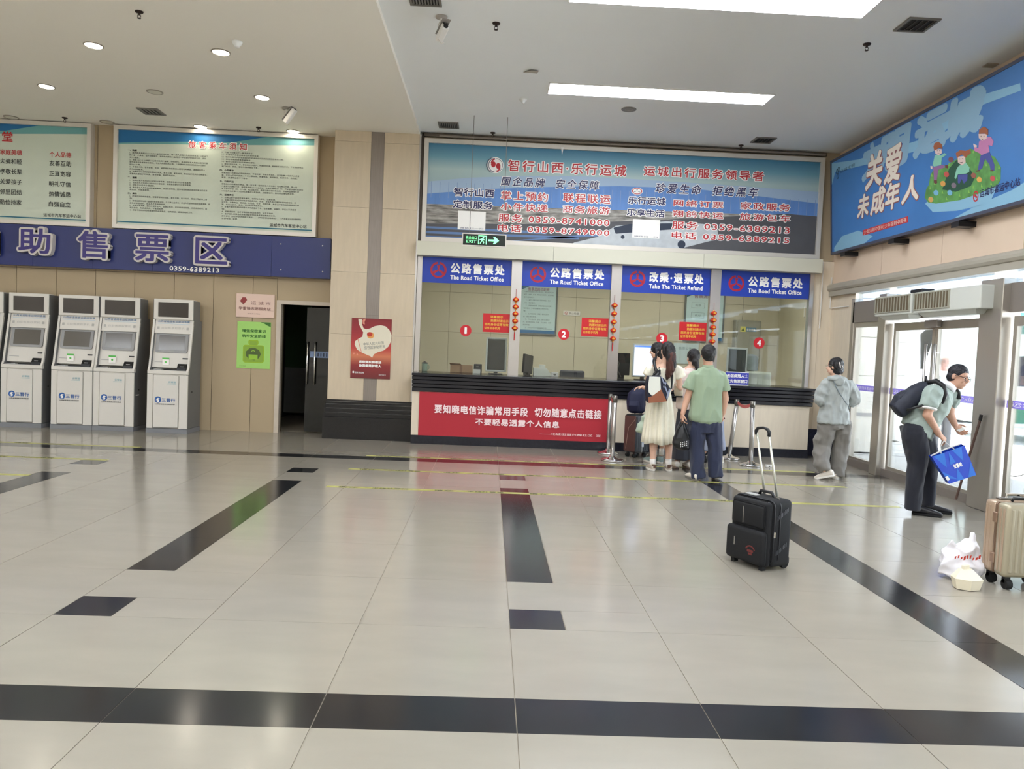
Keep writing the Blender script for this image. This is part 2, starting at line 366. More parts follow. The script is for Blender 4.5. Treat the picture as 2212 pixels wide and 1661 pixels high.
# ticket office wall: beam, jambs, frame around the large picture
YT = 11.85
wt = thing('wall_far', None, None, (1.9, YT, 0), kind='structure')
MB().box(-1.17, 5.42, YT, YT+.18, 3.05, CZ).build('upper_wall', mat('grey tan wall', (176, 160, 134), rough=.6, var=.04), wt)
MB().box(4.985, 5.10, 11.80, YT+.2, 0, 3.04).build('wall_slab', M_cslab, wt)
MB().box(5.103, 5.32, 11.80, YT+.2, 0, 3.04).build('wall_slab', M_cslab, wt)
MB().box(5.07, 5.30, 11.84, 11.85, 3.05, 4.70).build('wall_slab', mat('grey tan slab', (176, 160, 134)), wt)  # same grey tan as the upper wall
MB().box(4.95, 5.31, 11.775, 11.80, 0, .42).build('skirting', mat('navy granite', (40, 42, 58), rough=.25, var=.15, vscale=30), wt)
MB().box(-1.165, .9, 11.62, 11.83, 2.84, 3.05).build('beam_panel', M_cream, wt); MB().box(.904, 3.2, 11.62, 11.83, 2.84, 3.05).build('beam_panel', M_cream, wt)
MB().box(3.204, 5.04, 11.62, 11.83, 2.84, 3.05).build('beam_panel', M_cream, wt)
tb = MB().box(-1.16, 5.08, 11.79, 11.83, 4.655, 4.70).box(-1.165, -1.13, 11.79, 11.84, 3.06, 4.7)
tb.build('shadow_gap_trim', mat('bronze trim', (96, 86, 76), rough=.4, metal=.4), wt)
MB().tube([(-.9, 11.78, 4.665), (5.05, 11.78, 4.67)], .018, 8).build('pipe', mat('grey pipe', (138, 128, 118), rough=.5), wt)
# ticket office room behind the glass
ro = thing('wall_office', None, None, (2, 14.5, 0), kind='structure')
M_of = mat('office stone panel', (206, 200, 178), rough=.5, rnd=.03, var=.03, vscale=2)
MB().box(-1.6, 5.6, 14.52, 14.6, 0, 3.2).build('room_backing', mat('pale joint mortar', (150, 142, 120), rough=.8), ro)
for i in range(9):
    for (a, b) in ((0, .95), (.95, 1.75), (1.75, 2.5), (2.5, 3.2)):
        MB().box(-1.6+.8*i+.003, -1.6+.8*(i+1)-.003, 14.5, 14.52, a+.003, b-.003).build('wall_panel', M_of, ro)
MB().box(-1.7, -1.6, 11.9, 14.6, 0, 3.2).box(5.5, 5.6, 12.05, 14.6, 0, 3.2).build('side_wall', M_of, ro)
MB().box(-1.7, 5.6, 11.9, 14.6, 3.1, 3.2).build('office_ceiling', M_ceil, ro)
ol = thing('added_office_light', 'long unseen ceiling light added to light the ticket office', 'light', (2, 13.0, 3.1))  # unseen panel, put in to light the office
MB().box(-.8, 4.6, 12.8, 13.1, 3.06, 3.10).build('diffuser', mat('office diffuser', (255, 255, 255), emit=(255, 250, 235), es=ROOM_LED), ol)
MB().box(-.84, 4.64, 12.76, 12.795, 3.05, 3.10).box(-.84, 4.64, 13.105, 13.14, 3.05, 3.10).build('frame', M_white, ol)

# counter with moulded black ledge
ct = thing('ticket_counter', 'long ticket counter with black moulded stone ledge and cream front', 'counter', (1.9, 11.9, 0))
for a, b in ((-1.14, .3), (.303, 1.9), (1.903, 3.4), (3.403, 4.90)):
    MB().box(a, b, 11.45, 11.6, .13, .80).build('front_slab', M_cslab, ct)
MB().box(-1.14, 4.91, 11.435, 11.6, 0, .128).build('kick_base', mat('navy black granite', (28, 29, 38), rough=.25, var=.15, vscale=30), ct)
lg = MB()
for (z0, z1, y) in ((.79, .85, 11.42), (.855, .905, 11.40), (.91, .965, 11.38), (.97, 1.02, 11.36), (1.025, 1.068, 11.33)):
    lg.rbox(-1.145, 4.935-(11.42-y)*-.0, y, 12.32, z0, z1, .008, 2)
lg.build('ledge', mat('black ledge granite', (30, 30, 36), rough=.2, var=.1, vscale=50), ct)
bn = thing('banner', 'red cloth banner with white slogan fixed to the counter front', 'banner', (.4, 11.44, .1))
b0 = MB(); nx, nz = 48, 14; u0, u1, v0, v1 = -1.03, 1.84, .115, .785; vs = []; fs = []
for i in range(nx+1):
    for k in range(nz+1):
        u = i/nx; v = k/nz; z = v0+(v1-v0)*v - .008*math.sin(u*3.1)*(1-v)
        vs.append((u0+(u1-u0)*u, 11.437 + .004*math.sin((u*9+v*4))*v*(1-v)*2 + .003*noise.noise(Vector((u*14, v*5, 0))), z))
for i in range(nx):
    for k in range(nz): a = i*(nz+1)+k; fs.append((a, a+nz+1, a+nz+2, a+1))
b0.add(vs, fs).build('cloth', mat('red banner cloth', (178, 44, 56), rough=.7), bn, smooth=True)
fnb = wall_fn(11.427)
t = MB()
t.text('要知晓电信诈骗常用手段', fnb, pbox((939, 873), (1140, 900), 11.43), sp=1.14, bold=.034, res=2)
t.text('切勿随意点击链接', fnb, pbox((1155, 880), (1299, 906), 11.43), sp=1.14, bold=.034, res=2)
t.text('不要轻易透露个人信息', fnb, pbox((1027, 903), (1208, 925), 11.43), sp=1.14, bold=.034, res=2)
t.text('——北城街道兴棉社区  宣', fnb, pbox((1166, 934), (1297, 944), 11.43), bold=.01, res=2)
t.build('lettering', mat('pale pink lettering', (250, 225, 225)), bn)

# window mullions, glass and blue header signs
MU = [(-1.16, -1.085), (.285, .445), (1.825, 1.985), (3.37, 3.53), (4.925, 4.985)]
for i, (a, b) in enumerate(MU): struct('trim_%d' % (i+2), MB().box(a, b, 11.76, 11.86, 1.069, 2.839), M_steel)
PANES = [(-1.085, .285), (.445, 1.825), (1.985, 3.37), (3.53, 4.925)]
for i, (a, b) in enumerate(PANES):
    wn = thing('window_%d' % (i+1), None, None, ((a+b)/2, 11.8, 1.07), kind='structure')
    MB().box(a+.002, b-.002, 11.80, 11.808, 1.075, 2.835).build('glass_pane', G_win, wn)
def road_logo(mb, fn, cx, cz, r):
    mb.prism(arcband(cx, cz, r*.74, r, R(98), R(442), 40), fn)
    for a in (90, 210, 330):
        ca, sa = math.cos(R(a)), math.sin(R(a)); wd = r*.075; q = .62 if a == 90 else .78
        mb.prism([(cx-sa*wd, cz+ca*wd), (cx+sa*wd, cz-ca*wd), (cx+ca*r*q+sa*wd*2.4, cz+sa*r*q-ca*wd*2.4), (cx+ca*r*q-sa*wd*2.4, cz+sa*r*q+ca*wd*2.4)], fn)
names = ['公路售票处', '公路售票处', '改乘·退票处', '公路售票处']; eng = ['The Road Ticket Office', 'The Road Ticket Office', 'Take The Ticket Refund', 'The Road Ticket Office']
lab = ['blue ticket office header sign above window 1, beside the pillar', 'blue ticket office header sign above window 2', 'blue ticket refund header sign above window 3', 'blue ticket office header sign above window 4, at the right end']
zb = [2.445, 2.455, 2.43, 2.44]
for i, (a, b) in enumerate(PANES):
    s = thing('header_sign', lab[i], 'sign', ((a+b)/2, 11.78, 2.45), group='blue header signs over the ticket windows')
    MB().box(a+.0, b-.004, 11.785, 11.797, zb[i], 2.835).build('sign_board', M_blue, s)
    fn = wall_fn(11.785); lg = MB(); road_logo(lg, fn, a+.245, 2.64, .125); lg.build('emblem', mat('dark red emblem', (172, 30, 52), rough=.4), s, kind=None)
    t = MB(); t.text(names[i], fn, (a+.43, 2.60, b-.11, 2.76), bold=.045, sp=1.3, w=.002)
    t.text(eng[i], fn, (a+.43, 2.505, b-.12, 2.572), bold=.034, w=.002, res=3, sp=1.08); t.build('lettering', M_txtw, s)
# number stickers
for i, (px_, py_) in enumerate(((1006, 714), (1218, 722), (1430, 731), (1640, 741))):
    cx, cz = at(px_, py_, 11.79)
    s = thing('number_sticker', ['round red sticker with a white numeral one, left of the first lantern string', 'round red sticker with a white numeral two, in the second ticket window', 'round red sticker with a white numeral three, above the two young women', 'round red sticker with a white numeral four, in the rightmost ticket window'][i], 'sticker', (cx, 11.79, cz), group='red number stickers on the windows')
    MB().prism(circle(cx, cz, .088, 36), wall_fn(11.797), .002).build('disc', M_red, s)
    MB().text(str(i+1), wall_fn(11.797), (cx-(.018 if i == 0 else .032), cz-.05, cx+(.018 if i == 0 else .032), cz+.05), bold=.05, w=.003, res=4).build('lettering', M_txtw, s)
# red notices
where = ['left of window 1 and 2 mullion', 'at window 2', 'at window 3']
for i, (a, b) in enumerate((((1044, 676), (1102, 716)), ((1257, 686), (1313, 727)), ((1468, 697), (1525, 737)))):
    x0, z0, x1, z1 = pbox(a, b, 11.79); z0 = 1.725; z1 = 2.01
    s = thing('notice_sticker', ['red notice with gold characters beside the leftmost lantern string', 'red notice with gold characters beside the middle, longest lantern string', 'red notice with gold characters above the man in green'][i], 'notice', ((x0+x1)/2, 11.79, z0), group='red notices on the windows')
    MB().box(x0, x1, 11.793, 11.797, z0, z1).build('sheet', mat('deep red notice', (196, 26, 36), rough=.4), s)
    fn = wall_fn(11.793); t = MB(); W_ = x1-x0; h = (z1-z0)/5.2
    t.text('温馨提示', fn, (x0+.26*W_, z1-h*1.25, x0+.72*W_, z1-h*.55), bold=.02)
    t.text('购票时请出示', fn, (x0+.28*W_, z1-h*2.35, x0+.93*W_, z1-h*1.6), bold=.02)
    t.text('您的身份证等有效', fn, (x0+.06*W_, z1-h*3.4, x0+.93*W_, z1-h*2.65), bold=.02)
    t.text('证件及手机号', fn, (x0+.06*W_, z1-h*4.45, x0+.63*W_, z1-h*3.7), bold=.02)
    t.build('lettering', M_gold, s)

# ---- large picture board over the windows
pb_ = thing('picture_board', 'wide framed board showing a bus station and slogans above the ticket windows', 'billboard', (1.95, 11.8, 3.07))
U0, U1, V0, V1 = -1.12, 5.045, 3.07, 4.62
fr = MB(); e = .065
fr.box(U0, U1, 11.76, 11.84, V1-e, V1).box(U0, U1, 11.76, 11.84, V0, V0+e).box(U0, U0+e, 11.76, 11.84, V0+e, V1-e).box(U1-e, U1, 11.76, 11.84, V0+e, V1-e)
fr.build('frame', M_alu, pb_)
PB = wall_fn(11.80)
MB().box(U0+e, U1-e, 11.80, 11.81, V0+e, V1-e).build('sky_print', ramp_mat('printed sky', [(0, (150, 172, 178)), (.42, (170, 192, 190)), (.7, (110, 158, 176)), (1, (62, 124, 158))], 'Z', 3.9, 4.56), pb_)
def pp(*pts): return [at(x, y, 11.80) for x, y in pts]
def clipu(poly): return [(min(max(u, U0+e), U1-e), min(max(v, V0+e), V1-e)) for u, v in poly]
L = MB()
L.prism(clipu(pp((918, 392), (1010, 384), (1120, 380), (1240, 380), (1340, 385), (1450, 392), (1600, 402), (1775, 415), (1775, 440), (1640, 424), (1500, 408), (1340, 402), (1180, 404), (1060, 408), (918, 418))), PB)
L.build('roof_print', mat('printed pale roof', (160, 182, 206)), pb_)
L = MB()
L.prism(clipu(pp((918, 418), (1060, 408), (1180, 404), (1340, 402), (1500, 408), (1640, 424), (1775, 440), (1775, 470), (1500, 462), (1200, 455), (918, 445))), PB)
L.build('facade_print', mat('printed blue facade', (96, 136, 196), var=.12, vscale=2.5, stretch=(3, 1, .4)), pb_)
L = MB()
for k in range(46):
    u = -1.0+.132*k; L.prism([(u, 3.74), (u+.008, 3.74), (u+.008, 3.98), (u, 3.98)], PB, .003)
L.build('facade_rib', mat('printed facade rib', (128, 150, 190)), pb_, kind='stuff')
L = MB()
L.prism(clipu(pp((918, 440), (1200, 450), (1500, 458), (1690, 466), (1690, 482), (1500, 490), (1250, 492), (918, 484))), PB, .003)
L.build('car_rows_print', mat('printed parked cars', (142, 138, 132), var=.75, vscale=9, stretch=(.5, 1, 3)), pb_)
L = MB()
L.prism(clipu(pp((905, 482), (1200, 484), (1440, 474), (1700, 462), (1775, 468), (1775, 560), (905, 530))), PB, .0035)
L.build('road_print', mat('printed asphalt', (84, 84, 88), var=.1, vscale=3), pb_)
L = MB()
for (a, b, c, d) in (((905, 488), (1180, 500), (1180, 506), (905, 492)), ((905, 498), (1250, 512), (1250, 517), (905, 503)), ((1100, 520), (1290, 505), (1300, 510), (1110, 530)), ((905, 508), (1000, 512), (1000, 520), (905, 516))):
    L.prism(clipu(pp(a, b, c, d)), PB, .0045)
L.build('lane_print', mat('printed blue lane', (96, 124, 168)), pb_)
L = MB(); L.prism(pp((1225, 536), (1240, 524), (1290, 512), (1330, 488), (1440, 478), (1520, 484), (1550, 497), (1552, 516), (1482, 534), (1440, 544), (1330, 541)), PB, .0045)
L.build('car_print', mat('printed white car', (186, 192, 196), var=.1, vscale=8), pb_)
L = MB(); L.prism(pp((1325, 492), (1360, 484), (1470, 482), (1500, 492), (1330, 505)), PB, .0052); L.prism([(a, b) for a, b in circle(*at(1472, 528, 11.8), .062, 20)], PB, .0052); L.prism(circle(*at(1345, 512, 11.8), .03, 12), PB, .0052)
L.build('car_glass_print', mat('printed dark car parts', (44, 54, 72)), pb_)
def line(mb, s_, a, b, **k): mb.text(s_, PB, pbox(a, b, 11.80), **k)
TX = [('智行山西·乐行运城', (1098, 345), (1352, 382), 1.3, 'r', .02), ('运城出行服务领导者', (1391, 358), (1649, 392), 1.3, 'r', .02),
      ('掌上预约', (1083, 412), (1183, 436), 1.24, 'r', .015), ('联程联运', (1217, 417), (1318, 441), 1.24, 'r', .015),
      ('小件快递', (1082, 437), (1183, 459), 1.24, 'r', .015), ('商务旅游', (1216, 443), (1317, 464), 1.24, 'r', .015),
      ('服务 0359-8741000', (1077, 461), (1316, 490), 1.2, 'r', .02), ('电话 0359-8749000', (1076, 484), (1316, 511), 1.2, 'r', .02),
      ('网络订票', (1455, 431), (1562, 450), 1.28, 'r', .015), ('家政服务', (1600, 436), (1706, 457), 1.28, 'r', .015),
      ('翔鸽快运', (1453, 454), (1562, 473), 1.28, 'r', .015), ('旅游包车', (1598, 460), (1706, 480), 1.28, 'r', .015),
      ('服务 0359-6389213', (1452, 477), (1705, 506), 1.2, 'r', .02), ('电话 0359-6389215', (1451, 500), (1704, 527), 1.2, 'r', .02),
      ('智行山西', (981, 405), (1067, 427), 1.08, 'n', .03), ('定制服务', (979, 432), (1064, 453), 1.08, 'n', .03),
      ('乐行运城', (1357, 424), (1437, 444), 1.08, 'n', .03), ('乐享生活', (1354, 450), (1435, 470), 1.08, 'n', .03)]
hr, rr, nn = MB(), MB(), MB()
for s_, a, b, sp, c, bo in TX:
    # text rows slope with the photo only through perspective; here they are level on the board
    bx = pbox(a, b, 11.8)
    hr.text(s_, PB, (bx[0]-.010, bx[1]-.010, bx[2]+.010, bx[3]+.010), bold=.09, sp=sp, w=.006)
    (rr if c == 'r' else nn).text(s_, PB, bx, bold=bo, sp=sp, w=.0075)
for s_, a, b in (('国企品牌  安全保障', (1083, 381), (1294, 411)), ('珍爱生命  拒绝黑车', (1416, 395), (1637, 427))):
    x0, z1 = at(a[0], a[1], 11.8); x1, z0 = at(b[0], b[1], 11.8); bx = (x0, z0, x1, z1)
    hr.text(s_, PB, (bx[0]-.01, bx[1]-.01, bx[2]+.01, bx[3]+.01), bold=.06, w=.006, shear=.18, sp=1.35); nn.text(s_, PB, bx, bold=.02, w=.0075, shear=.18, sp=1.35)
cx, cz = at(1070, 357, 11.8)
hr.prism(circle(cx, cz, .125, 30, ry=.12), PB, .006)
for k, (dx, r0, r1) in enumerate(((0, .098, .106), (-.012, .108, .112), (-.022, .112, .117))): nn.prism(arcband(cx+dx, cz, r0, r1, R(95+8*k), R(265-5*k), 18), PB, .0078)
nn.prism(arcband(cx+.012, cz, .096, .102, R(-80), R(90), 18), PB, .0078)
rr.prism(circle(cx-.03, cz+.012, .036, 16, ry=.045), PB, .0082); rr.prism(arcband(cx+.0, cz+.03, .05, .07, R(100), R(180), 8), PB, .0082)
rr.prism(circle(cx+.045, cz-.01, .034, 16, ry=.045), PB, .0082); rr.prism(arcband(cx+.01, cz-.03, .05, .07, R(-80), R(0), 8), PB, .0082)
cx, cz = at(1376, 413, 11.8); hr.prism(circle(cx, cz, .09, 24, ry=.055), PB, .006)
rr.prism(arcband(0, 0, .062, .078, 0, R(359), 30), lambda u, v, w_: PB(cx+u, cz+v*.62, w_), .0078)
for a in (90, 210, 330): nn.prism([(cx, cz+.006), (cx+.05*math.cos(R(a))+.012, cz+.03*math.sin(R(a))), (cx+.05*math.cos(R(a))-.012, cz+.03*math.sin(R(a)))], PB, .008)
for (a, b) in (((990, 455), (1048, 498)), ((1367, 473), (1424, 516))):
    x0, z0, x1, z1 = pbox(a, b, 11.8); hr.prism([(x0, z0), (x1, z0), (x1, z1), (x0, z1)], PB, .006)
    nn.text('微信扫一扫', PB, (x0+.03, z0+.012, x1-.03, z0+.035), w=.0075)
hr.build('white_outline', M_txtw, pb_); rr.build('red_lettering', M_txtr, pb_); nn.build('navy_lettering', M_txtn, pb_)
MB().add([W3(1212, 318, 11.755), W3(1218, 318, 11.755), W3(1214, 335, 11.755)], [(0, 1, 2)]).build('tape_scrap', M_white, pb_)

# ---- exit sign hanging on two rods
YE = 10.84
ex = thing('exit_sign', 'green and black hanging exit sign with running figure and arrow', 'sign', (-.14, YE, 2.93))
x0, z0, x1, z1 = pbox((999, 503), (1093, 534), YE); z0, z1 = 2.905, 3.085
MB().box(x0, x1, YE, YE+.03, z0, z1).build('case', M_alu, ex)
MB().box(x0+.012, x1-.012, YE-.003, YE-.0005, z0+.014, z1-.014).build('face', mat('exit sign face', (14, 26, 18), rough=.3), ex)
fn = wall_fn(YE-.003); gN = mat('exit sign green', (120, 235, 150), emit=(110, 235, 140), es=.55); t = MB()
t.text('安全出口', fn, (x0+.05, z0+.095, x0+.205, z0+.14), bold=.01, sp=1.0); t.text('EXIT', fn, (x0+.055, z0+.045, x0+.20, z0+.083), bold=.01)
bx0 = x0+.225; bx1 = x0+.345; zc = (z0+z1)/2
t.box(bx0, bx1, YE-.006, YE-.004, zc+.052, zc+.062).box(bx0, bx0+.012, YE-.006, YE-.004, zc-.06, zc+.06).box(bx1-.012, bx1, YE-.006, YE-.004, zc-.06, zc+.06)
mx_ = (bx0+bx1)/2; t.prism(circle(mx_+.012, zc+.034, .012, 12), fn, .003)
for pts in ([(mx_-.012, zc+.02), (mx_+.014, zc+.02), (mx_+.008, zc-.012), (mx_-.016, zc-.008)], [(mx_-.014, zc-.006), (mx_-.002, zc-.01), (mx_-.026, zc-.055), (mx_-.038, zc-.05)], [(mx_-.004, zc-.006), (mx_+.01, zc-.008), (mx_+.026, zc-.03), (mx_+.016, zc-.055), (mx_+.006, zc-.05), (mx_+.012, zc-.032)], [(mx_-.012, zc+.018), (mx_-.006, zc+.008), (mx_-.04, zc-.004), (mx_-.044, zc+.006)], [(mx_+.014, zc+.018), (mx_+.04, zc+.0), (mx_+.036, zc-.008), (mx_+.01, zc+.006)]):
    t.prism(pts, fn, .003)
ax = x0+.365; t.prism([(ax, zc-.012), (ax+.09, zc-.012), (ax+.07, zc-.048), (ax+.10, zc-.048), (ax+.155, zc), (ax+.10, zc+.048), (ax+.07, zc+.048), (ax+.09, zc+.012), (ax, zc+.012)], fn, .003)
t.build('pictogram', gN, ex)
for xx in (x0+.10, x1-.05): MB().tube([(xx, YE+.015, z1), (xx, YE+.015, CZ)], .004, 6).build('suspension_rod', mat('grey rod', (120, 116, 110), rough=.5), ex)
# ================================================================== LEFT WALL FITTINGS
def notice_board(x0, x1, z0, z1, label, name='notice_board'):
    s = thing(name, label, 'notice board', ((x0+x1)/2, 12.05, z0), group='framed boards above the ticket machines')
    e = .06; f = MB()
    f.box(x0, x1, 12.0, 12.12, z1-e, z1).box(x0, x1, 12.0, 12.12, z0, z0+e).box(x0, x0+e, 12.0, 12.12, z0+e, z1-e).box(x1-e, x1, 12.0, 12.12, z0+e, z1-e)
    f.build('frame', M_alu, s)
    MB().box(x0+e, x1-e, 12.04, 12.06, z0+e, z1-e).build('print', mat('pale green print', (203, 212, 196), rough=.35, var=.02), s)
    fn = wall_fn(12.04); a, b, c, d = x0+e, x1-e, z0+e, z1-e; W_ = b-a
    B = MB(); n = 24
    up = [(a+W_*k/n, d) for k in range(n+1)]; lo = [(a+W_*k/n, d - .20*(1-k/n)**2.2*1.0 - .085*math.sin(math.pi*min(1, k/n*1.0))*.6 - .075*(k/n)**2) for k in range(n+1)]
    lo2 = [(u, v-.045*(.4+.6*math.sin(math.pi*k/n))) for k, (u, v) in enumerate(lo)]
    B.prism(lo2+up[::-1], fn, .001); B.build('swoosh_print', mat('printed teal band', (110, 168, 168)), s)
    B = MB(); k2 = int(n*.62); B.prism(lo[:k2+1]+[(lo[k2][0]+.5, d)]+[(a, d)], fn, .002); B.build('swoosh_print', mat('printed blue band', (36, 108, 160)), s)
    MB().box(a, b, 12.035, 12.038, c+.035, c+.052).build('rule_print', mat('printed teal rule', (40, 112, 136)), s)
    MB().text('运城市汽车客运中心站', fn, (b-.66, c+.07, b-.09, c+.125), bold=.02, w=.002).build('footer_lettering', M_txtk, s)
    return s, fn
nb1, fn = notice_board(-9.35, -6.225, 3.08, 4.645, 'left framed board of moral virtues with two columns of black characters')
t = MB(); t2 = MB()
for ch, u in (('道', -8.75), ('德', -8.31), ('讲', -7.87), ('堂', -7.50)): t2.text(ch, fn, (u-.08, 4.32, u+.08, 4.47), bold=.03, w=.004)
col1 = ['夫妻和睦', '孝敬长辈', '关爱孩子', '邻里团结', '勤俭持家']; col2 = ['友善互助', '正直宽容', '明礼守信', '热情诚恳', '自强自立']; col0 = ['文明礼貌', '助人为乐', '爱护公物', '保护环境', '遵纪守法']
for (cols, head, cx) in ((col0, '社会公德', -8.35), (col1, '家庭美德', -7.44), (col2, '个人品德', -6.70)):
    t2.text(head, fn, (cx-.165, 4.12, cx+.165, 4.20), bold=.02, w=.004)
    for k, s_ in enumerate(cols): t.text(s_, fn, (cx-.165, 3.985-.155*k, cx+.165, 4.065-.155*k), bold=.015, w=.004)
t.build('black_lettering', M_txtk, nb1); t2.build('red_lettering', M_txtr, nb1)
nb2, fn = notice_board(-5.885, -2.775, 3.085, 4.645, 'right framed board of passenger rules in small print beside the pillar')
t = MB(); t2 = MB(); t3 = MB()
for k, ch in enumerate('旅客乘车须知'):
    x0_, z0_, x1_, z1_ = pbox((408+22*k, 305+1.0*k), (423+22*k, 320+1.0*k), 12.04); t2.text(ch, fn, (x0_, z0_, x1_, z1_), bold=.02, w=.005); t3.text(ch, fn, (x0_-.012, z0_-.012, x1_+.012, z1_+.012), bold=.06, w=.0035)
t2.build('red_lettering', M_txtr, nb2); t3.build('title_outline', M_txtw, nb2)
S1 = 'A一、购票|1、成人及身高超过1.50米的儿童购买全价票，每一成人旅客可免费携带身高1.20米以下|的儿童一人乘车，但不供给座位，携带免费乘车儿童超过一人或要求供给座位时，须购|买儿童票。|2、身高1.20～1.50米的儿童乘车购买儿童票，供给座位。革命伤残军人和因公致残的警|察凭有效证件享受半价优待，可优先购票优先上车。儿童票和优待票按照具体执行票价|的50%计算。|3、不满周岁的、包车旅客、专线，通票等其他优惠的人员可免费乘坐，请提前购票人|员与站务联系。|4、购票时请认准到站和乘车的车次、乘车日期、发车时间，乘坐指定班次的合格客车，|不要购买票贩子的车票，以免受骗，造成您的损失。|A二、退票|1、当次班车开车时间2小时前办理退票，按票面金额10%计收退票费。|2、当次班车开车前2小时以内办理退票，按票面金额20%计收退票费。|3、班车开车后不办理退票。|4、由于承运人责任造成旅客退票的，退还全部票款，因车站站务原因造成旅客误乘或漏|乘退票，不收退票费。|A三、乘车|1、旅客应当持有效客票，按客票载明的站名、乘车日期、发车时间，乘坐二等级以上客|车。|2、旅客应携带免费儿童或持票旅客进站，凡无票儿童乘车，承运人可以按照规定补收票款，因|发车延误造成的，承运人不予赔偿损失。|3、旅客误车漏乘，因站方或承运人，站票业务员，应安排旅客改乘，无班次改乘的，应|退还票款，免收退票费，不收改签费。|4、旅客不得携带易燃易爆危险品及物品，站内禁烟，请保持站内卫生。'.split('|')
S2 = '5、凡有下列情况之一者不得乘车：|（1）不遵守汽车客运规章且不听劝告者；|（2）精神失常无人护送或虽有人护送但仍可能危及其他旅客安全者；|（3）恶性传染病患者及疑似者；|（4）携带公安部公布的易燃易爆物；|6、乘客应爱护车辆，车、客站设施公共财产、不准随地吐痰、吸烟等不文明之行为，下车请随带物品|关门关窗，旅客、客运车辆停稳后下车。|A四、小件寄存|旅客随身小件物品必须包装完好，不得夹带、不得多件捆扎，行李包裹10千克为计费重|量，不足10千克的按照10千克计算收费，贵重物品、易碎物品、机密文件、危险品，|现金、贵重物品恕不予寄存。|A五、行包托运|旅客随身携带乘车的物品，每一张全票（含残疾军人优待票）可免费10千克，每一张|儿童票可免费5千克，体积不得超过0.02立方米，长度不得超过1.8米，并以能放置乘客座位|以下或行李架（舱）上为限，超过规定时，其超过部分按行包收费，低值物品按保价或|0.02立方米折算7千克的标准确定计费重量，占座客位时，按实际占座位数收费。|A六、运输责任|1、运输过程中造成旅客伤害的，按照有关规定、法规处理。|2、运输过程中造成旅客随身物品丢失的，经查，承运人有过错的承担赔偿责任，货|运文件、贵重物品、易碎品、危险品、化学、机密仪器，有价证券等物品及现金自行保|管，如发生损坏、丢失，承运人不承担责任。|3、旅客不按时检票或乘错车次中途擅自下车，造成漏乘、误乘的，承运人不承担责|任。|4、旅客退票时，由于旅客自身原因造成的，站不予赔偿。|5、由于班车故障造成旅客滞留安排改乘或退还票款的责任。|其它事宜（中华人民共和国交通法）、《汽车旅客运输规则》、《汽车客运站管理规则》|投诉电话、监督。'.split('|')
def lines(L_, px0, pxa, y0, dy, maxpx, skew):
    y = y0
    for s_ in L_:
        hd_ = s_.startswith('A'); s_ = s_[1:] if hd_ else s_
        if hd_: y += dy*.55
        n = sum(1 if ord(c) > 255 else .55 for c in s_); wpx = min(maxpx, n*maxpx/40.0)
        X = px0 if not hd_ else px0-4
        h = dy*(.86 if hd_ else .74)
        yy = y
        x0_, z1_ = at(X, yy, 12.04); x1_, _ = at(X+(wpx if not hd_ else n*dy*1.0), yy+skew*wpx, 12.04); _, z0_ = at(X, yy+h, 12.04)
        t.text(s_, fn, (x0_, z0_, x1_, z1_), w=.003, res=1, bold=.01 if not hd_ else .03)
        y += dy*(1 if not hd_ else 1.25)
lines(S1, 280, 0, 319, 5.02, 174, .04)
lines(S2, 479, 0, 327, 5.02, 176, .04)
t.build('body_lettering', M_txtk, nb2, kind='stuff')

# blue fascia with built-up letters
fa = thing('fascia_sign', 'long blue fascia board with white edged characters over the ticket machines', 'sign', (-6, 12.0, 2.44))
M_fas = mat('blue fascia panel', (34, 46, 108), rough=.35, rnd=.02)
for k in range(11):
    a = -2.525-.905*(k+1); b = -2.525-.905*k
    MB().box(a+.002, b-.002, 11.96, 12.0, 2.445, 3.065).build('fascia_panel', M_fas, fa)
MB().box(-12.2, -2.525, 12.0, 12.12, 2.45, 3.06).build('fascia_box', M_fas, fa)
for x_ in (607, 697):
    for y_ in (527, 583): u, v = at(x_, y_+(0 if x_ < 650 else 4), 11.96); MB().lathe([(.012, 0), (.010, .006)], (u, 11.96, v), 10, Matrix.Rotation(R(90), 3, 'X')).build('rivet', M_chrome, fa)
M_lets = mat('letter return', (206, 200, 196), rough=.45); M_letf = mat('letter face', (52, 40, 118), rough=.35)
for ch, a, b in (('自', (-92, 487), (-12, 549)), ('助', (39, 491), (108, 549)), ('售', (168, 497), (232, 559)), ('票', (292, 505), (364, 566)), ('区', (422, 512), (490, 572))):
    x0_, z0_, x1_, z1_ = pbox(a, b, 11.86)
    L1 = MB().text(ch, wall_fn(11.915), (x0_-.03, z0_-.03, x1_+.03, z1_+.03), bold=.07, ext=.045, w=0).build('letter', M_lets, fa)
    MB().text(ch, wall_fn(11.866), (x0_, z0_, x1_, z1_), bold=.026, w=0).build('letter_face', M_letf, L1)
x0_, z0_, x1_, z1_ = pbox((366, 574), (473, 589), 11.95)
MB().text('0359-6389213', wall_fn(11.957), (x0_, z0_, x1_, z1_), bold=.03, sp=1.1, w=.002).build('phone_lettering', M_txtw, fa)

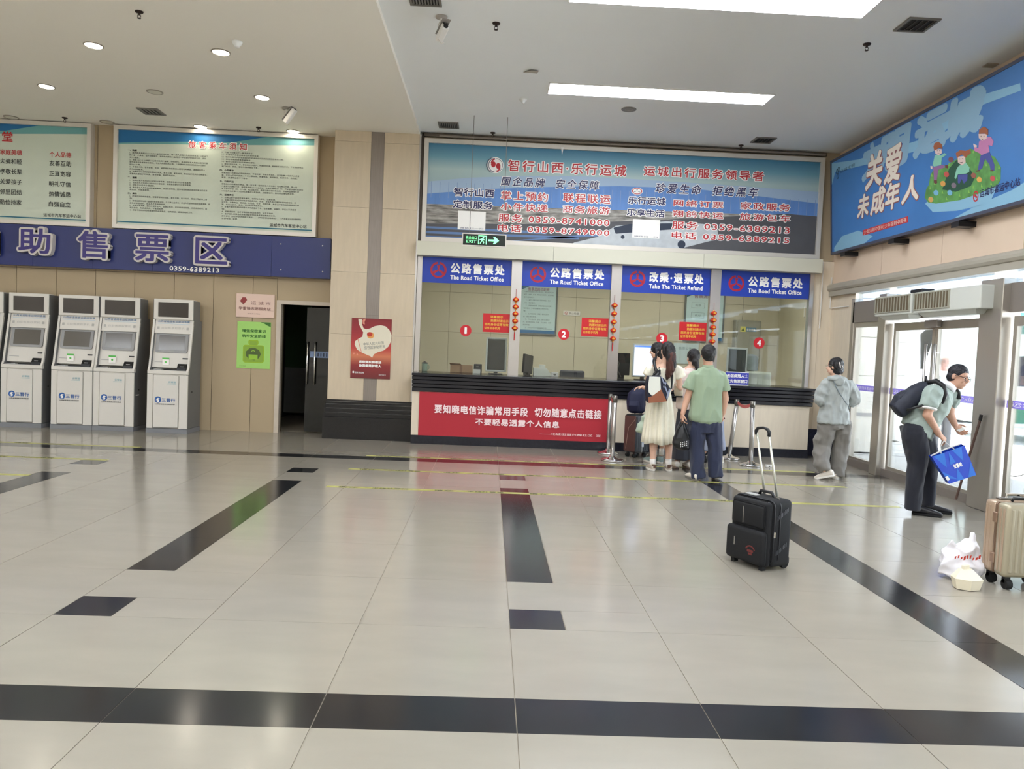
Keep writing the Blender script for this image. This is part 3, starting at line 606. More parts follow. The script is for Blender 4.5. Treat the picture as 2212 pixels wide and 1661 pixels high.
# plaque and green poster
x0_, x1_, z0_, z1_ = -4.0, -3.405, 1.80, 2.17
pq = thing('wall_plaque', 'pale pink volunteer station plaque on the wall above the green poster', 'plaque', (-3.7, 12.1, 1.8))
MB().rbox(x0_, x1_, 12.095, 12.12, z0_, z1_, .004, 1).build('plate', mat('pink beige acrylic', (226, 198, 182), rough=.3), pq)
fn = wall_fn(12.095); t = MB(); t.text('运 城 市', fn, (-3.77, 2.0, -3.46, 2.055), bold=.01); t.text('学雷锋志愿服务站', fn, (-3.955, 1.915, -3.46, 1.965), bold=.015); t.text('运城市文明办', fn, (-3.82, 1.85, -3.62, 1.868))
t.build('lettering', mat('brown lettering', (108, 52, 44)), pq)
t = MB(); t.prism([(-3.94, 2.05), (-3.90, 2.11), (-3.85, 2.11), (-3.83, 2.07), (-3.86, 2.03), (-3.885, 2.0), (-3.90, 2.035)], fn); t.prism([(-3.95, 2.06), (-3.91, 2.045), (-3.885, 1.995), (-3.90, 2.03)], fn, .003)
t.build('emblem', mat('dark red print', (150, 60, 60)), pq)
gp = thing('green_poster', 'green security awareness poster showing a briefcase, on the wall by the doorway', 'poster', (-3.71, 12.1, 1.0))
MB().box(-3.975, -3.455, 12.112, 12.119, 1.0, 1.735).build('sheet', mat('light green paper', (164, 214, 112), rough=.5), gp)
fn = wall_fn(12.112); t = MB(); t.text('增强保密意识', fn, (-3.90, 1.565, -3.53, 1.615), bold=.035); t.text('筑牢安全防线', fn, (-3.90, 1.485, -3.53, 1.535), bold=.035)
t.prism([(-3.62, 1.733), (-3.458, 1.733), (-3.458, 1.66), (-3.52, 1.69), (-3.56, 1.715)], fn); t.text('安全保密', fn, (-3.93, 1.03, -3.83, 1.042))
t.build('green_lettering', mat('deep green print', (60, 112, 44)), gp)
def rrect(a, b, c, d, r, n=5):
    o = []
    for (cx, cy, s0) in ((b-r, d-r, 0), (a+r, d-r, 90), (a+r, c+r, 180), (b-r, c+r, 270)):
        o += [(cx+r*math.cos(R(s0+90*k/n)), cy+r*math.sin(R(s0+90*k/n))) for k in range(n+1)]
    return o
t = MB().prism(rrect(-3.88, -3.55, 1.09, 1.37, .04), fn, .001); t.prism(rrect(-3.80, -3.64, 1.37, 1.45, .03), fn, .001); t.build('case_print', mat('yellow green print', (150, 186, 48)), gp)
t = MB().prism(rrect(-3.775, -3.665, 1.37, 1.43, .015), fn, .0015); t.prism(rrect(-3.86, -3.57, 1.105, 1.355, .03), fn, .0015); t.build('case_inner_print', mat('lime print', (136, 172, 60)), gp)
t = MB().prism(circle(-3.72, 1.23, .12, 9, ry=.10), fn, .002); t.build('cutout_print', mat('dark olive print', (84, 104, 52)), gp)
t = MB().prism([(-3.79, 1.14), (-3.65, 1.14), (-3.65, 1.22), (-3.79, 1.22)], fn, .0025); t.prism(arcband(-3.72, 1.255, .025, .034, R(20), R(160), 6), fn, .0025); t.build('screen_print', mat('bright green print', (150, 196, 60)), gp)
# red poster on the pillar
rp = thing('red_poster', 'red poster with a white curved shape on the pillar, above its black plinth', 'poster', (-1.8, YC, .93))
RX0, RX1, RZ0, RZ1 = -2.12, -1.515, .935, 1.85
MB().box(RX0, RX1, YC-.012, YC-.004, RZ0, RZ1).build('sheet', ramp_mat('red poster print', [(0, (110, 34, 36)), (.22, (140, 40, 40)), (.38, (205, 120, 84)), (.5, (186, 60, 54)), (.8, (150, 34, 44)), (1, (130, 30, 34))], 'Z', RZ0, RZ1), rp)
fn0 = wall_fn(YC-.012); W_, H_ = RX1-RX0, RZ1-RZ0
def fr_(u, v, w_): return fn0(RX0+(u/1218*1.26-.085)*W_, RZ1-((v/1661)*1.13-.062)*H_, w_)
t = MB()
t.prism([(245, 600), (350, 540), (365, 430), (330, 370), (260, 250), (235, 110), (330, 110), (330, 230), (370, 330), (430, 355), (520, 335), (640, 270), (780, 240), (900, 262), (1000, 350), (1052, 470), (1040, 640), (985, 760), (870, 860), (720, 910), (640, 960), (600, 1050), (560, 1010), (450, 970), (340, 925), (230, 860), (165, 740), (175, 660)], fr_, .001)
t.build('white_shape_print', mat('cream white print', (226, 218, 196)), rp)
t = MB(); t.text('中华人民共和国', lambda u, v, w_: fr_(u, v, w_), (380, 735, 870, 655), w=.002, rot=R(-7)); t.text('保守国家秘密法', fr_, (400, 825, 905, 745), w=.002, rot=R(-7)); t.build('grey_lettering', mat('grey lettering', (110, 116, 110)), rp)
t = MB(); t.text('贯彻落实保密法', fr_, (285, 1185, 830, 1120), bold=.05, w=.002); t.text('你我都是护密人', fr_, (285, 1280, 830, 1205), bold=.05, w=.002); t.text('国家保密局', fr_, (190, 1445, 415, 1400), w=.002); t.text('运城市保密局 宣', fr_, (775, 1475, 945, 1445), w=.002); t.prism([(x, y) for x, y in circle(155, 1415, 22, 14, ry=28)], fr_, .002)
t.build('white_lettering', M_txtw, rp)
t = MB(); t.prism(circle(545, 500, 85, 20, ry=80), fr_, .0015); t.build('badge_print', mat('gold print', (226, 160, 90)), rp)
t = MB(); t.prism(circle(525, 475, 66, 20, ry=55), fr_, .0025); t.build('badge_centre_print', mat('red print', (190, 60, 44)), rp)
t = MB(); t.prism([(235, 610), (250, 600), (345, 915), (330, 925)], fr_, .0015); t.prism([(130, 960), (160, 930), (178, 965), (150, 985)], fr_, .001); t.prism([(215, 990), (240, 950), (262, 985), (235, 1010)], fr_, .001); t.prism([(340, 140), (360, 120), (420, 100), (390, 180), (400, 240), (350, 230)], fr_, .0005); t.build('highlight_print', mat('salmon print', (220, 140, 120)), rp)

# ---- self service ticket machines
M_kw = mat('kiosk off white shell', (216, 212, 204), rough=.4); M_ks = mat('kiosk grey side', (112, 112, 112), rough=.45); M_kb = mat('kiosk base grey', (128, 130, 134), rough=.45)
M_kg = mat('kiosk grey bezel', (150, 150, 150), rough=.4); M_ksc = mat('kiosk dark display', (62, 56, 52), rough=.15); M_scr = mat('kiosk touch display', (98, 94, 88), rough=.12)
def kiosk():
    s = thing('ticket_machine', '', 'ticket machine', (0, 0, 0), group='self service ticket machines'); w_ = .30; B = lambda mb, n, m, par=None, **k: mb.build(n, m, par or s, world=True, **k)
    B(MB().box(-w_-.005, w_+.005, -.012, .50, 0, .065), 'base', M_kb)
    prof = [(0, .07), (0, .93), (.035, .99), (.175, 1.70), (.50, 1.70), (.50, .07)]
    def side(x0, x1): return MB().add([(x, y, z) for x in (x0, x1) for (y, z) in prof], [tuple(range(6)), tuple(range(11, 5, -1))]+[(i+6, (i+1) % 6+6, (i+1) % 6, i) for i in range(6)])
    B(side(-w_, -w_+.03), 'side_panel', M_ks); B(side(w_-.03, w_), 'side_panel', M_ks)
    B(MB().box(-w_+.03, w_-.03, .02, .5, .07, .93).box(-w_+.03, w_-.03, .2, .5, .93, 1.69), 'body', M_kw)
    # bright edge trim along the slope
    for sx in (-1, 1):
        a, b = (-w_-.002, -w_+.028) if sx < 0 else (w_-.028, w_+.002)
        m = MB(); P = [(-.004, .93), (.030, .99), (.170, 1.702), (.20, 1.702), (.062, .99), (.03, .93)]
        m.add([(x, y, z) for x in (a, b) for (y, z) in P], [tuple(range(6)), tuple(range(11, 5, -1))]+[(i+6, (i+1) % 6+6, (i+1) % 6, i) for i in range(6)]); B(m, 'edge_trim', M_kw)
    B(MB().rbox(-w_-.002, w_+.002, -.008, .05, .885, .94, .006, 2), 'shelf_lip', M_kw)
    # lower door with slight relief
    dr = B(MB().rbox(-.205, .165, -.016, .02, .085, .865, .006, 2), 'lower_door', M_kw)
    B(MB().box(-w_+.0, -.215, -.004, .02, .07, .88).box(.175, w_-.0, -.004, .02, .07, .88), 'front_stile', M_kw)
    fn = lambda u, v, q: Vector((u, -.017-q, v)); t = MB()
    t.prism(circle(-.13, .50, .048, 24), fn, .001); B(t, 'logo_disc', mat('logo blue', (44, 92, 160)), dr)
    t = MB(); t.prism([(-.165, .49), (-.14, .515), (-.12, .52), (-.09, .515), (-.13, .505), (-.11, .485), (-.12, .465), (-.155, .462), (-.135, .472), (-.13, .485), (-.15, .498)], fn, .002); t.text('S', fn, (-.148, .475, -.112, .525), bold=.03, w=.002); B(t, 'logo_mark', M_txtw, dr)
    t = MB(); t.text('三晋行', fn, (-.075, .468, .125, .528), bold=.025); B(t, 'blue_lettering', mat('logo blue', (44, 92, 160)), dr)
    t = MB(); t.text('山西省道路客运联网售票', fn, (-.165, .425, .12, .445), bold=.015); B(t, 'small_lettering', M_txtk, dr)
    t = MB(); t.text('云客运', fn, (.02, .755, .13, .785), bold=.02); t.box(.0, .13, -.0185, -.017, .738, .744); B(t, 'teal_lettering', mat('pale teal print', (120, 170, 180)), dr)
    # sloped console: header, touch screen
    ang = math.atan2(.14, .71)
    def sl(u, v, q):     # v = distance up the slope from (y=.06,z=.99)
        return Vector((u, .085+math.sin(ang)*v-math.cos(ang)*q, 1.0+math.cos(ang)*v+math.sin(ang)*q))
    def slab(u0, u1, v0, v1, q0, q1): return MB().add([sl(u, v, q) for q in (q0, q1) for (u, v) in ((u0, v0), (u1, v0), (u1, v1), (u0, v1))], [(3, 2, 1, 0), (4, 5, 6, 7), (0, 1, 5, 4), (1, 2, 6, 5), (2, 3, 7, 6), (3, 0, 4, 7)])
    B(slab(-.27, .27, -.02, .50, -.12, 0), 'console', M_kw)
    hd = B(slab(-.27, .27, .50, .715, -.12, .035), 'header_panel', M_kw)
    fnh = lambda u, v, q: sl(u, v, .036+q); t = MB(); t.text('山西省道路客运联网售票', fnh, (-.235, .665, .24, .70), bold=.02); t.box(0, 0, 0, 0, 0, 0); B(t, 'blue_lettering', mat('header blue', (98, 124, 156)), hd)
    t = MB(); t.prism([(-.24, .645), (.24, .645), (.24, .65), (-.24, .65)], fnh); B(t, 'header_rule', mat('pale blue rule', (170, 196, 214)), hd)
    t = MB(); t.text('自助售票取票机', fnh, (-.17, .565, .17, .60)); t.prism(rrect(-.24, -.205, .56, .60, .005, 2), fnh, .001); t.prism(rrect(.2, .235, .56, .60, .005, 2), fnh, .001); B(t, 'grey_lettering', mat('pale grey print', (176, 174, 170)), hd)
    m = MB(); po = rrect(-.245, .235, .21, .505, .03, 4); m.prism(po, sl, .014, 0); bz = B(m, 'screen_bezel', M_kg)
    m = MB().prism(rrect(-.20, .19, .245, .475, .004, 1), sl, .001, .0145); B(m, 'touch_screen', M_scr, bz)
    # tray and readers
    B(MB().box(-w_+.03, w_-.03, .03, .12, .94, .946), 'tray_floor', M_kg)
    B(MB().box(-.08, .10, .035, .09, .946, .958), 'ticket_slot', M_black)
    r_ = MB().add([Vector((u, y, z)) for u in (.12, .255) for (y, z) in ((.02, .946), (.10, .946), (.115, 1.045), (.07, 1.045), (.03, .985))], [(0, 1, 2, 3, 4), (9, 8, 7, 6, 5)]+[(i+5, (i+1) % 5+5, (i+1) % 5, i) for i in range(5)])
    rd = B(r_, 'card_reader', M_black); B(MB().box(.16, .215, .038, .05, .985, 1.01), 'reader_window', M_kg, rd)
    B(MB().rbox(-.23, -.12, .04, .10, .946, .956, .003, 1), 'scan_plate', mat('pale scan plate', (196, 196, 196), rough=.2))
    B(slab(.17, .26, .115, .135, 0, .004), 'card_slot', M_black); B(slab(-.24, -.10, .06, .066, 0, .004), 'note_slot', M_kg)
    # display on top
    td = B(MB().rbox(-.295, .295, .16, .30, 1.705, 2.015, .008, 2), 'top_display', M_kw)
    B(MB().box(-.225, .225, .156, .161, 1.745, 1.965), 'display_screen', M_ksc, td)
    B(MB().box(.297, .302, .17, .42, 1.64, 2.00).box(-.302, -.297, .17, .42, 1.64, 2.0).box(-.30, .30, .30, .42, 1.70, 2.0), 'display_back', M_ks)
    B(MB().lathe([(.012, 0), (.012, .006)], (w_+.0, .16, .62), 10, Matrix.Rotation(R(90), 3, 'Y')), 'side_lock', M_black)
    return s
k0 = kiosk()
KS = [(-4.81, 11.56, 'rightmost ticket machine, standing apart near the green poster', 0), (-5.625, 11.60, 'second ticket machine from the right, touching its left neighbour', 0), (-6.235, 11.58, 'third ticket machine from the right, in the middle of the row of five', 0), (-6.98, 11.59, 'fourth ticket machine from the right, the only whole one without a green sticker', 0), (-7.66, 11.60, 'leftmost ticket machine, cut off by the left edge of the photo', 0)]
kcopies = [k0]+[copy_tree(k0) for _ in KS[1:]]
for i, (x, y, lb, rz) in enumerate(KS):
    k = kcopies[i]
    k.location = (x, y, 0); k['label'] = lb
    WPOS[k.name] = (Vector((x, y, 0)), 0)
    if i in (0, 1, 2):
        m = MB().box(x-.115, x-.015, y+.075, y+.079, 1.02, 1.12); c_ = m.build('sticker', M_txtw, k)
        MB().box(x-.117, x-.013, y+.073, y+.0745, 1.105, 1.13).prism(circle(x-.065, 1.065, .016, 12), wall_fn(y+.075), .001).build('green_mark', mat('sticker green', (96, 190, 90)), c_)
kk = [o for o in bpy.data.objects if o.get('category') == 'ticket machine']
MB().box(-5.625+.303, -5.625+.306, 11.66, 11.76, .535, .55).build('paper_tab', M_txtw, [o for o in kk if o['label'].startswith('second')][0])

# ================================================================== CEILING FITTINGS
M_dl = mat('downlight lens lit', (255, 255, 250), emit=(255, 244, 224), es=DL); M_dlo = mat('downlight lens unlit', (216, 212, 196), rough=.3)
M_rim = mat('downlight rim', (170, 162, 150), rough=.35, metal=.4)
rows = {8.78: 'nearest row', 10.33: 'middle row', 11.915: 'row next to the wall'}; cols = {-3.14: 'first from the pillar side', -4.54: 'second from the pillar side', -5.94: 'third from the pillar side', -7.37: 'fourth from the pillar side'}
for y in (8.78, 10.33, 11.915):
    for x in (-3.14, -4.54, -5.94, -7.37):
        if (x, y) in ((-7.37, 8.78), (-7.37, 10.33), (-5.94, 8.78)): continue
        on = not ((x, y) in ((-4.54, 10.33), (-5.94, 11.915), (-7.37, 11.915)))
        d = thing('downlight', ('lit' if on else 'unlit') + ' round recessed downlight, ' + rows[y] + ', ' + cols[x], 'downlight', (x, y, CL), group='recessed downlights')
        MB().lathe([(.085, 0), (.105, 0), (.105, -.008), (.092, -.012), (.085, -.004)], (x, y, CL), 24).build('rim', M_rim, d, smooth=False)
        MB().lathe([(.086, -.002), (.084, -.009), (.05, -.0095)], (x, y, CL), 24).build('lens', M_dl if on else M_dlo, d)
# downlights over the part of the hall behind the camera give the same light as those in view
hidden_dl = [(x, y) for x in (-1.9, -6.9) for y in (6.6, 4.0)]
for (x, y) in hidden_dl:
    d = thing('downlight', 'lit round recessed downlight outside the picture, over the near part of the hall', 'downlight', (x, y, CL), group='downlights out of view')
    MB().lathe([(.085, 0), (.105, 0), (.105, -.008), (.085, -.01)], (x, y, CL), 20).build('rim', M_rim, d); MB().lathe([(.086, -.002), (.084, -.009), (.05, -.0095)], (x, y, CL), 20).build('lens', M_dl, d)
M_led = mat('lit panel', (255, 255, 255), emit=(242, 247, 255), es=LED)
for i, (x0_, x1_, y0_, lb) in enumerate(((.60, 3.34, 9.38, 'long lit ceiling panel, the farther of the two'), (.60, 3.34, 6.82, 'long lit ceiling panel, the nearer one cut by the top of the photo'), (.6, 3.34, 4.26, None), (.6, 3.34, 1.7, None), (.6, 3.34, -.86, None), (.6, 3.34, -3.42, None), (.6, 3.34, -5.98, None))+tuple((xa, xa+2.74, yb, None) for xa in (-5.4, -10.6) for yb in (5.4, 2.8, .2, -2.4, -5.0))):  # the two left columns are added to brighten the left floor and ceiling
    d = thing('ceiling_light_panel', lb or 'long lit ceiling panel out of view, placed to light the near part of the hall', 'ceiling light', ((x0_+x1_)/2, y0_+.18, CZ if x0_ > 0 else CL), group='long ceiling light panels' if lb else 'light panels out of view')
    cz0, CZ = CZ, (CZ if x0_ > 0 else CL)
    MB().box(x0_, x1_, y0_, y0_+.37, CZ-.012, CZ-.003).build('diffuser', M_led, d)
    MB().box(x0_-.015, x1_+.015, y0_-.015, y0_, CZ-.012, CZ).box(x0_-.015, x1_+.015, y0_+.37, y0_+.385, CZ-.012, CZ).box(x0_-.015, x0_, y0_, y0_+.37, CZ-.012, CZ).box(x1_, x1_+.015, y0_, y0_+.37, CZ-.012, CZ).build('frame', M_white, d); CZ = cz0
M_vd = mat('vent dark interior', (40, 38, 36), rough=.8); M_vf = mat('vent frame', (120, 116, 108), rough=.5)
for (x, y, z, lb, lon) in ((-.74, 11.37, CZ, 'louvred ceiling vent near the far wall, left of the exit sign rods', 1), (-.74, 7.30, CZ, 'louvred ceiling vent at the top edge of the photo beside the camera', 1), (3.91, 11.32, CZ, 'dark ceiling vent near the far wall above window 4', 0), (3.92, 7.28, CZ, 'dark ceiling vent beside the nearer light panel at upper right', 0), (-4.98, 11.23, CL, 'square dark ceiling vent between the downlights on the left', 0)):
    d = thing('ceiling_vent', lb, 'vent', (x, y, z), group='square ceiling vents'); h = .15
    MB().box(x-h+.02, x+h-.02, y-h+.02, y+h-.02, z-.004, z-.001).build('opening', M_vd, d)
    f = MB(); f.box(x-h, x+h, y-h, y-h+.024, z-.015, z).box(x-h, x+h, y+h-.024, y+h, z-.015, z).box(x-h, x-h+.024, y-h+.024, y+h-.024, z-.015, z).box(x+h-.024, x+h, y-h+.024, y+h-.024, z-.015, z); f.build('frame', M_vf, d)
    for k in range(9):
        u = x-h+.04+k*(2*h-.08)/8
        if not lon and k % 2: continue
        m = MB(); m.box(-.001, .001, -h+.03, h-.03, -.011, .011, M=Matrix.Translation((u, y, z-.0075)) @ Matrix.Rotation(R(40), 4, 'Y')); m.build('slat', M_vf, d)
for (x, y, z, lb) in ((-.07, 7.77, CZ, 'small dark sprinkler head between the camera and the near light panel'), (3.69, 7.78, CZ, 'small dark sprinkler head near the dark vent at upper right'), (-.09, 11.66, CZ, 'small sprinkler head above the picture board, left end'), (3.69, 11.66, CZ, 'small sprinkler head above the picture board, right end'), (-3.60, 7.81, CL, 'small dark sprinkler head alone near the top left of the photo'), (-6.51, 11.80, CL, 'small dark sprinkler head above the left notice board'), (-3.63, 11.80, CL, 'small dark sprinkler head above the right notice board')):
    d = thing('sprinkler', lb, 'sprinkler', (x, y, z), group='ceiling sprinkler heads'); mk = mat('sprinkler dark metal', (58, 46, 42), rough=.5, metal=.5)
    MB().lathe([(.006, 0), (.04, 0), (.036, -.012), (.012, -.018)], (x, y, z), 16).build('escutcheon', mk, d, smooth=True)
    m = MB().cyl((x, y, z-.01), (x, y, z-.035), .011, 8); m.tube([(x-.012, y, z-.03), (x-.016, y, z-.05), (x-.004, y, z-.065)], .003, 5).tube([(x+.012, y, z-.03), (x+.016, y, z-.05), (x+.004, y, z-.065)], .003, 5); m.lathe([(.004, 0), (.018, 0), (.018, -.003), (.004, -.004)], (x, y, z-.064), 12); m.build('head', mk, d)
def cctv(x, y, z, lb, yaw, down, drop, sc=1.0):
    d = thing('security_camera', lb, 'camera', (x, y, z), group='ceiling security cameras')
    MB().lathe([(.01, 0), (.06, 0), (.055, -.015), (.02, -.02)], (x, y, z), 18).build('mount_plate', mat('camera grey', (168, 162, 154), rough=.4), d, smooth=True)
    MB().cyl((x, y, z-.01), (x, y, z-drop), .011, 10).build('drop_pole', M_white, d)
    Mx = Matrix.Translation((x, y, z-drop)) @ Matrix.Rotation(yaw, 4, 'Z') @ Matrix.Rotation(-down, 4, 'X')
    MB().rbox(-.035, .035, -.16, .07, -.075, -.01, .012, 2, M=Mx).build('housing', M_white, d)
    MB().add([Mx @ Vector(p) for p in ((-.042, -.20, .0), (.042, -.20, .0), (.042, .06, .0), (-.042, .06, .0), (-.042, -.20, .006), (.042, -.20, .006), (.042, .06, .006), (-.042, .06, .006))], [(3, 2, 1, 0), (4, 5, 6, 7), (0, 1, 5, 4), (1, 2, 6, 5), (2, 3, 7, 6), (3, 0, 4, 7)]).build('sun_visor', mat('visor grey', (150, 145, 140), rough=.4), d)
    MB().lathe([(.002, 0), (.024, 0), (.024, .006)], (0, 0, 0), 14, None).build('lens', M_black, d, world=False)
    o = [c for c in bpy.data.objects if c.parent == d and c.name.startswith('lens')][-1]; L0 = WPOS[d.name][0]
    o.matrix_local = Matrix.Translation(-L0) @ Mx @ Matrix.Translation((0, -.163, -.045)) @ Matrix.Rotation(R(90), 4, 'X')
    for k in range(2): MB().box(-.028+.03*k, -.002+.03*k, -.165, -.162, -.028, -.015, M=Mx).build('infrared_window', M_black, d)
    MB().tube([(x-.01, y, z-.04), (x-.03, y, z-drop*.6), (x-.02, y, z-drop-.08), (x+.01, y, z-drop-.12), (x+.03, y+.02, z-drop-.10)], .004, 6).build('cable', mat('pale cable', (210, 200, 190), rough=.5), d)
cctv(-.61, 7.69, CZ, 'white bullet camera on a drop pole in the middle of the ceiling', R(20), R(12), .14)
cctv(-2.93, 10.74, CL, 'white bullet camera hanging in front of the right notice board', R(70), R(48), .12)
d = thing('ceiling_speaker', 'round ceiling speaker behind the farther light panel', 'speaker', (1.71, 10.23, CZ)); MB().lathe([(.07, 0), (.10, 0), (.10, -.008), (.07, -.01)], (1.71, 10.23, CZ), 24).build('rim', M_vf, d); MB().lathe([(.07, -.004), (.05, -.012), (.03, -.008), (.02, -.016)], (1.71, 10.23, CZ), 20).build('cone', mat('speaker grey', (150, 144, 134), rough=.6), d)
d = thing('smoke_detector', 'white cone shaped smoke detector beside the left downlights', 'smoke detector', (-2.85, 8.45, CL)); MB().lathe([(.055, 0), (.055, -.01), (.045, -.03), (.03, -.05), (.025, -.06)], (-2.85, 8.45, CL), 18).build('housing', M_ceil, d, smooth=True); MB().lathe([(.024, -.058), (.02, -.068)], (-2.85, 8.45, CL), 12).build('sensor_tip', M_white, d)
x, y = gr(1130, 214, CZ); d = thing('smoke_detector', 'small pale detector on the ceiling above the left part of the picture board', 'smoke detector', (x, y, CZ)); MB().lathe([(.05, 0), (.05, -.012), (.03, -.03), (.02, -.05)], (x, y, CZ), 16).build('housing', M_ceil, d, smooth=True); MB().lathe([(.018, -.05), (.014, -.058)], (x, y, CZ), 10).build('sensor_tip', M_white, d)
x, y = gr(1148, 153, CZ); h = thing('access_hatch', 'small loose ceiling access flap left of the farther light panel', 'hatch', (x, y, CZ))
MB().add([Vector((x-.09, y+.05, CZ-.001)), Vector((x+.07, y+.06, CZ-.001)), Vector((x+.08, y-.07, CZ-.02)), Vector((x-.02, y-.07, CZ-.02)), Vector((x-.09, y+.05, CZ-.006)), Vector((x+.07, y+.06, CZ-.006)), Vector((x+.08, y-.07, CZ-.026)), Vector((x-.02, y-.07, CZ-.026))], [(3, 2, 1, 0), (4, 5, 6, 7), (0, 1, 5, 4), (1, 2, 6, 5), (2, 3, 7, 6), (3, 0, 4, 7)]).build('flap', mat('hatch tan', (168, 158, 144)), h)
x, y = gr(2140, 140, CZ); h = thing('access_hatch', 'small square ceiling patch near the upper right edge of the photo', 'hatch', (x, y, CZ))
MB().box(x-.06, x+.06, y-.05, y+.05, CZ-.012, CZ).build('flap', mat('hatch tan', (168, 158, 144)), h)

# ================================================================== RIGHT WALL
XR = 5.30
wr = thing('wall_right', None, None, (XR, 8, 0), kind='structure')
MB().box(XR+.03, XR+.12, -8.2, 12.05, 2.62, CZ).build('wall_backing', M_lwalld, wr)
yy = [12.0, 10.35, 8.95, 7.55, 6.15, 4.75, 3.35, 1.95, .55, -.85, -2.25, -3.65, -5.05, -8.2]
for a, b in zip(yy[:-1], yy[1:]):
    MB().box(XR, XR+.03, b+.003, a-.003, 2.66, CZ).build('wall_panel', M_peach, wr)
MB().tube([(XR-.03, 11.8, 2.63), (XR-.03, -8.2, 2.63)], .065, 12).box(XR-.06, XR+.12, -8.2, 11.9, 2.50, 2.60).build('cornice', mat('grey stone cornice', (168, 162, 148), rough=.5, var=.05), wr)
MB().box(XR-.0, XR+.12, 11.04, 11.82, 0, 2.62).build('end_slab', M_cslab, wr)
MB().box(XR-.02, XR, 11.04, 11.80, .0, .42).build('skirting', mat('navy granite', (40, 42, 58), rough=.25, var=.15, vscale=30), wr)
# conduit on the end slab
c_ = MB().tube([(5.12, 11.78, 3.03), (5.12, 11.78, 2.0)], .008, 6).tube([(5.12, 11.785, 3.03), (4.98, 11.785, 3.03)], .008, 6).tube([(5.27, 11.79, 2.8), (5.27, 11.79, 2.32), (5.285, 11.2, 2.32)], .008, 6); c_.build('conduit', M_white, wr)
# glazed entrance: posts, rails, doors
M_fr = mat('bronze grey steel frame', (176, 170, 160), rough=.3, metal=.65, bump=.02, bscale=60, stretch=(1, 1, .05)); M_frd = mat('dark steel header', (140, 132, 126), rough=.4, metal=.35)
bays = [(11.0, 10.07, 'side'), (9.92, 7.95, 'door'), (7.72, 5.75, 'door'), (5.6, 3.6, 'door'), (3.45, 1.45, 'door'), (1.3, -.7, 'door'), (-.85, -2.85, 'door'), (-3.0, -5.0, 'door'), (-5.15, -7.6, 'side')]
fg = thing('trim_9', None, None, (XR, 8, 0), kind='structure')
MB().box(XR-.02, XR+.10, -8.2, 11.04, 2.07, 2.37).build('header_beam', M_frd, fg)
MB().box(XR-.03, XR+.10, -8.2, 11.04, -.002, .10).build('bottom_rail', M_frd, fg)
posts = [(11.10, 11.0), (10.15, 9.96), (8.02, 7.66), (5.80, 5.55), (3.65, 3.4), (1.5, 1.25), (-.65, -.9), (-2.8, -3.05), (-4.95, -5.2), (-7.55, -8.2)]
for a, b in posts: MB().rbox(XR-.10 if a < 11 else XR-.02, XR+.10, b, a, 0, 2.42, .006, 1).build('post', M_fr, fg)
M_soft = glass('transom glass', (226, 236, 246), .5)
for i, (a, b) in enumerate(zip(posts[:-1], posts[1:])):
    y1, y0 = a[1], b[0]
    wn = thing('window_%d' % (10+i), None, None, (XR, (y0+y1)/2, 2.37), kind='structure'); MB().box(XR+.03, XR+.04, y0, y1, 2.37, 2.5).build('transom_pane', M_soft, wn)
    dn = thing('door_%d' % (2+i), None, None, (XR, (y0+y1)/2, .1), kind='structure')
    if i == 0:
        MB().box(XR+.03, XR+.042, y0+.0, y1-.0, .10, 2.07).build('glass_pane', G_door, dn)
        MB().box(XR+.0, XR+.06, y0, y1, 2.0, 2.07).box(XR, XR+.06, y0, y1, .10, .13).box(XR, XR+.06, y1-.04, y1, .13, 2.0).build('pane_frame', M_fr, dn)
    else:
        ym = (y0+y1)/2-.02
        for (c, d, sgn) in ((y0+.05, ym-.005, 1), (ym+.005, y1-.05, -1)):
            lf = MB(); e = .055
            lf.box(XR, XR+.045, c, d, 1.93, 2.03).box(XR, XR+.045, c, d, .02, .14).box(XR, XR+.045, c, c+e, .14, 1.93).box(XR, XR+.045, d-e, d, .14, 1.93)
            lo = lf.build('door_leaf_frame', M_fr, dn); MB().box(XR+.018, XR+.026, c+e, d-e, .14, 1.93).build('glass_pane', G_door, lo)
            hy = d-.09 if sgn > 0 else c+.09
            MB().tube([(XR-.05, hy, .55), (XR-.05, hy, 1.75)], .016, 10).tube([(XR, hy, .65), (XR-.05, hy, .65)], .01, 8).tube([(XR, hy, 1.65), (XR-.05, hy, 1.65)], .01, 8).build('pull_bar', M_steel, lo, smooth=True)
        MB().rbox(XR-.07, XR+.0, ym-.13, ym+.13, 1.95, 2.04, .01, 2).build('door_closer', M_frd, dn)
    # purple manifestation strip with white characters
    if i < 3:
        MB().box(XR+.012 if i else XR+.024, XR+.014 if i else XR+.026, y0+.01, y1-.01, 1.095, 1.175).build('safety_strip', mat('purple film', (150, 130, 235), rough=.4, alpha=.75), dn)
        MB().text('运城市汽车客运中心站', lambda u, v, q: Vector((XR+.011-q if i else XR+.023-q, -u, v)), (-y1+.08, 1.11, -y0-.1, 1.16), bold=.01).build('strip_lettering', M_txtw, dn)
# leaning rod
MB
yb_, zb_ = atx(2065, 1078, 5.13); yt_, zt_ = atx(2117, 908, 5.17)
rd = thing('leaning_pole', 'thin brown pole leaning against the door post beside the blue bag', 'pole', (5.13, yb_, 0)); MB().tube([(5.13, yb_, max(zb_, .012)), (5.17, yt_, zt_)], .013, 8).build('shaft', mat('brown painted pole', (96, 74, 66), rough=.5), rd); MB().tube([(5.17, yt_, zt_), (5.172, yt_-.01, zt_+.06)], .017, 8).build('grip', M_black, rd)
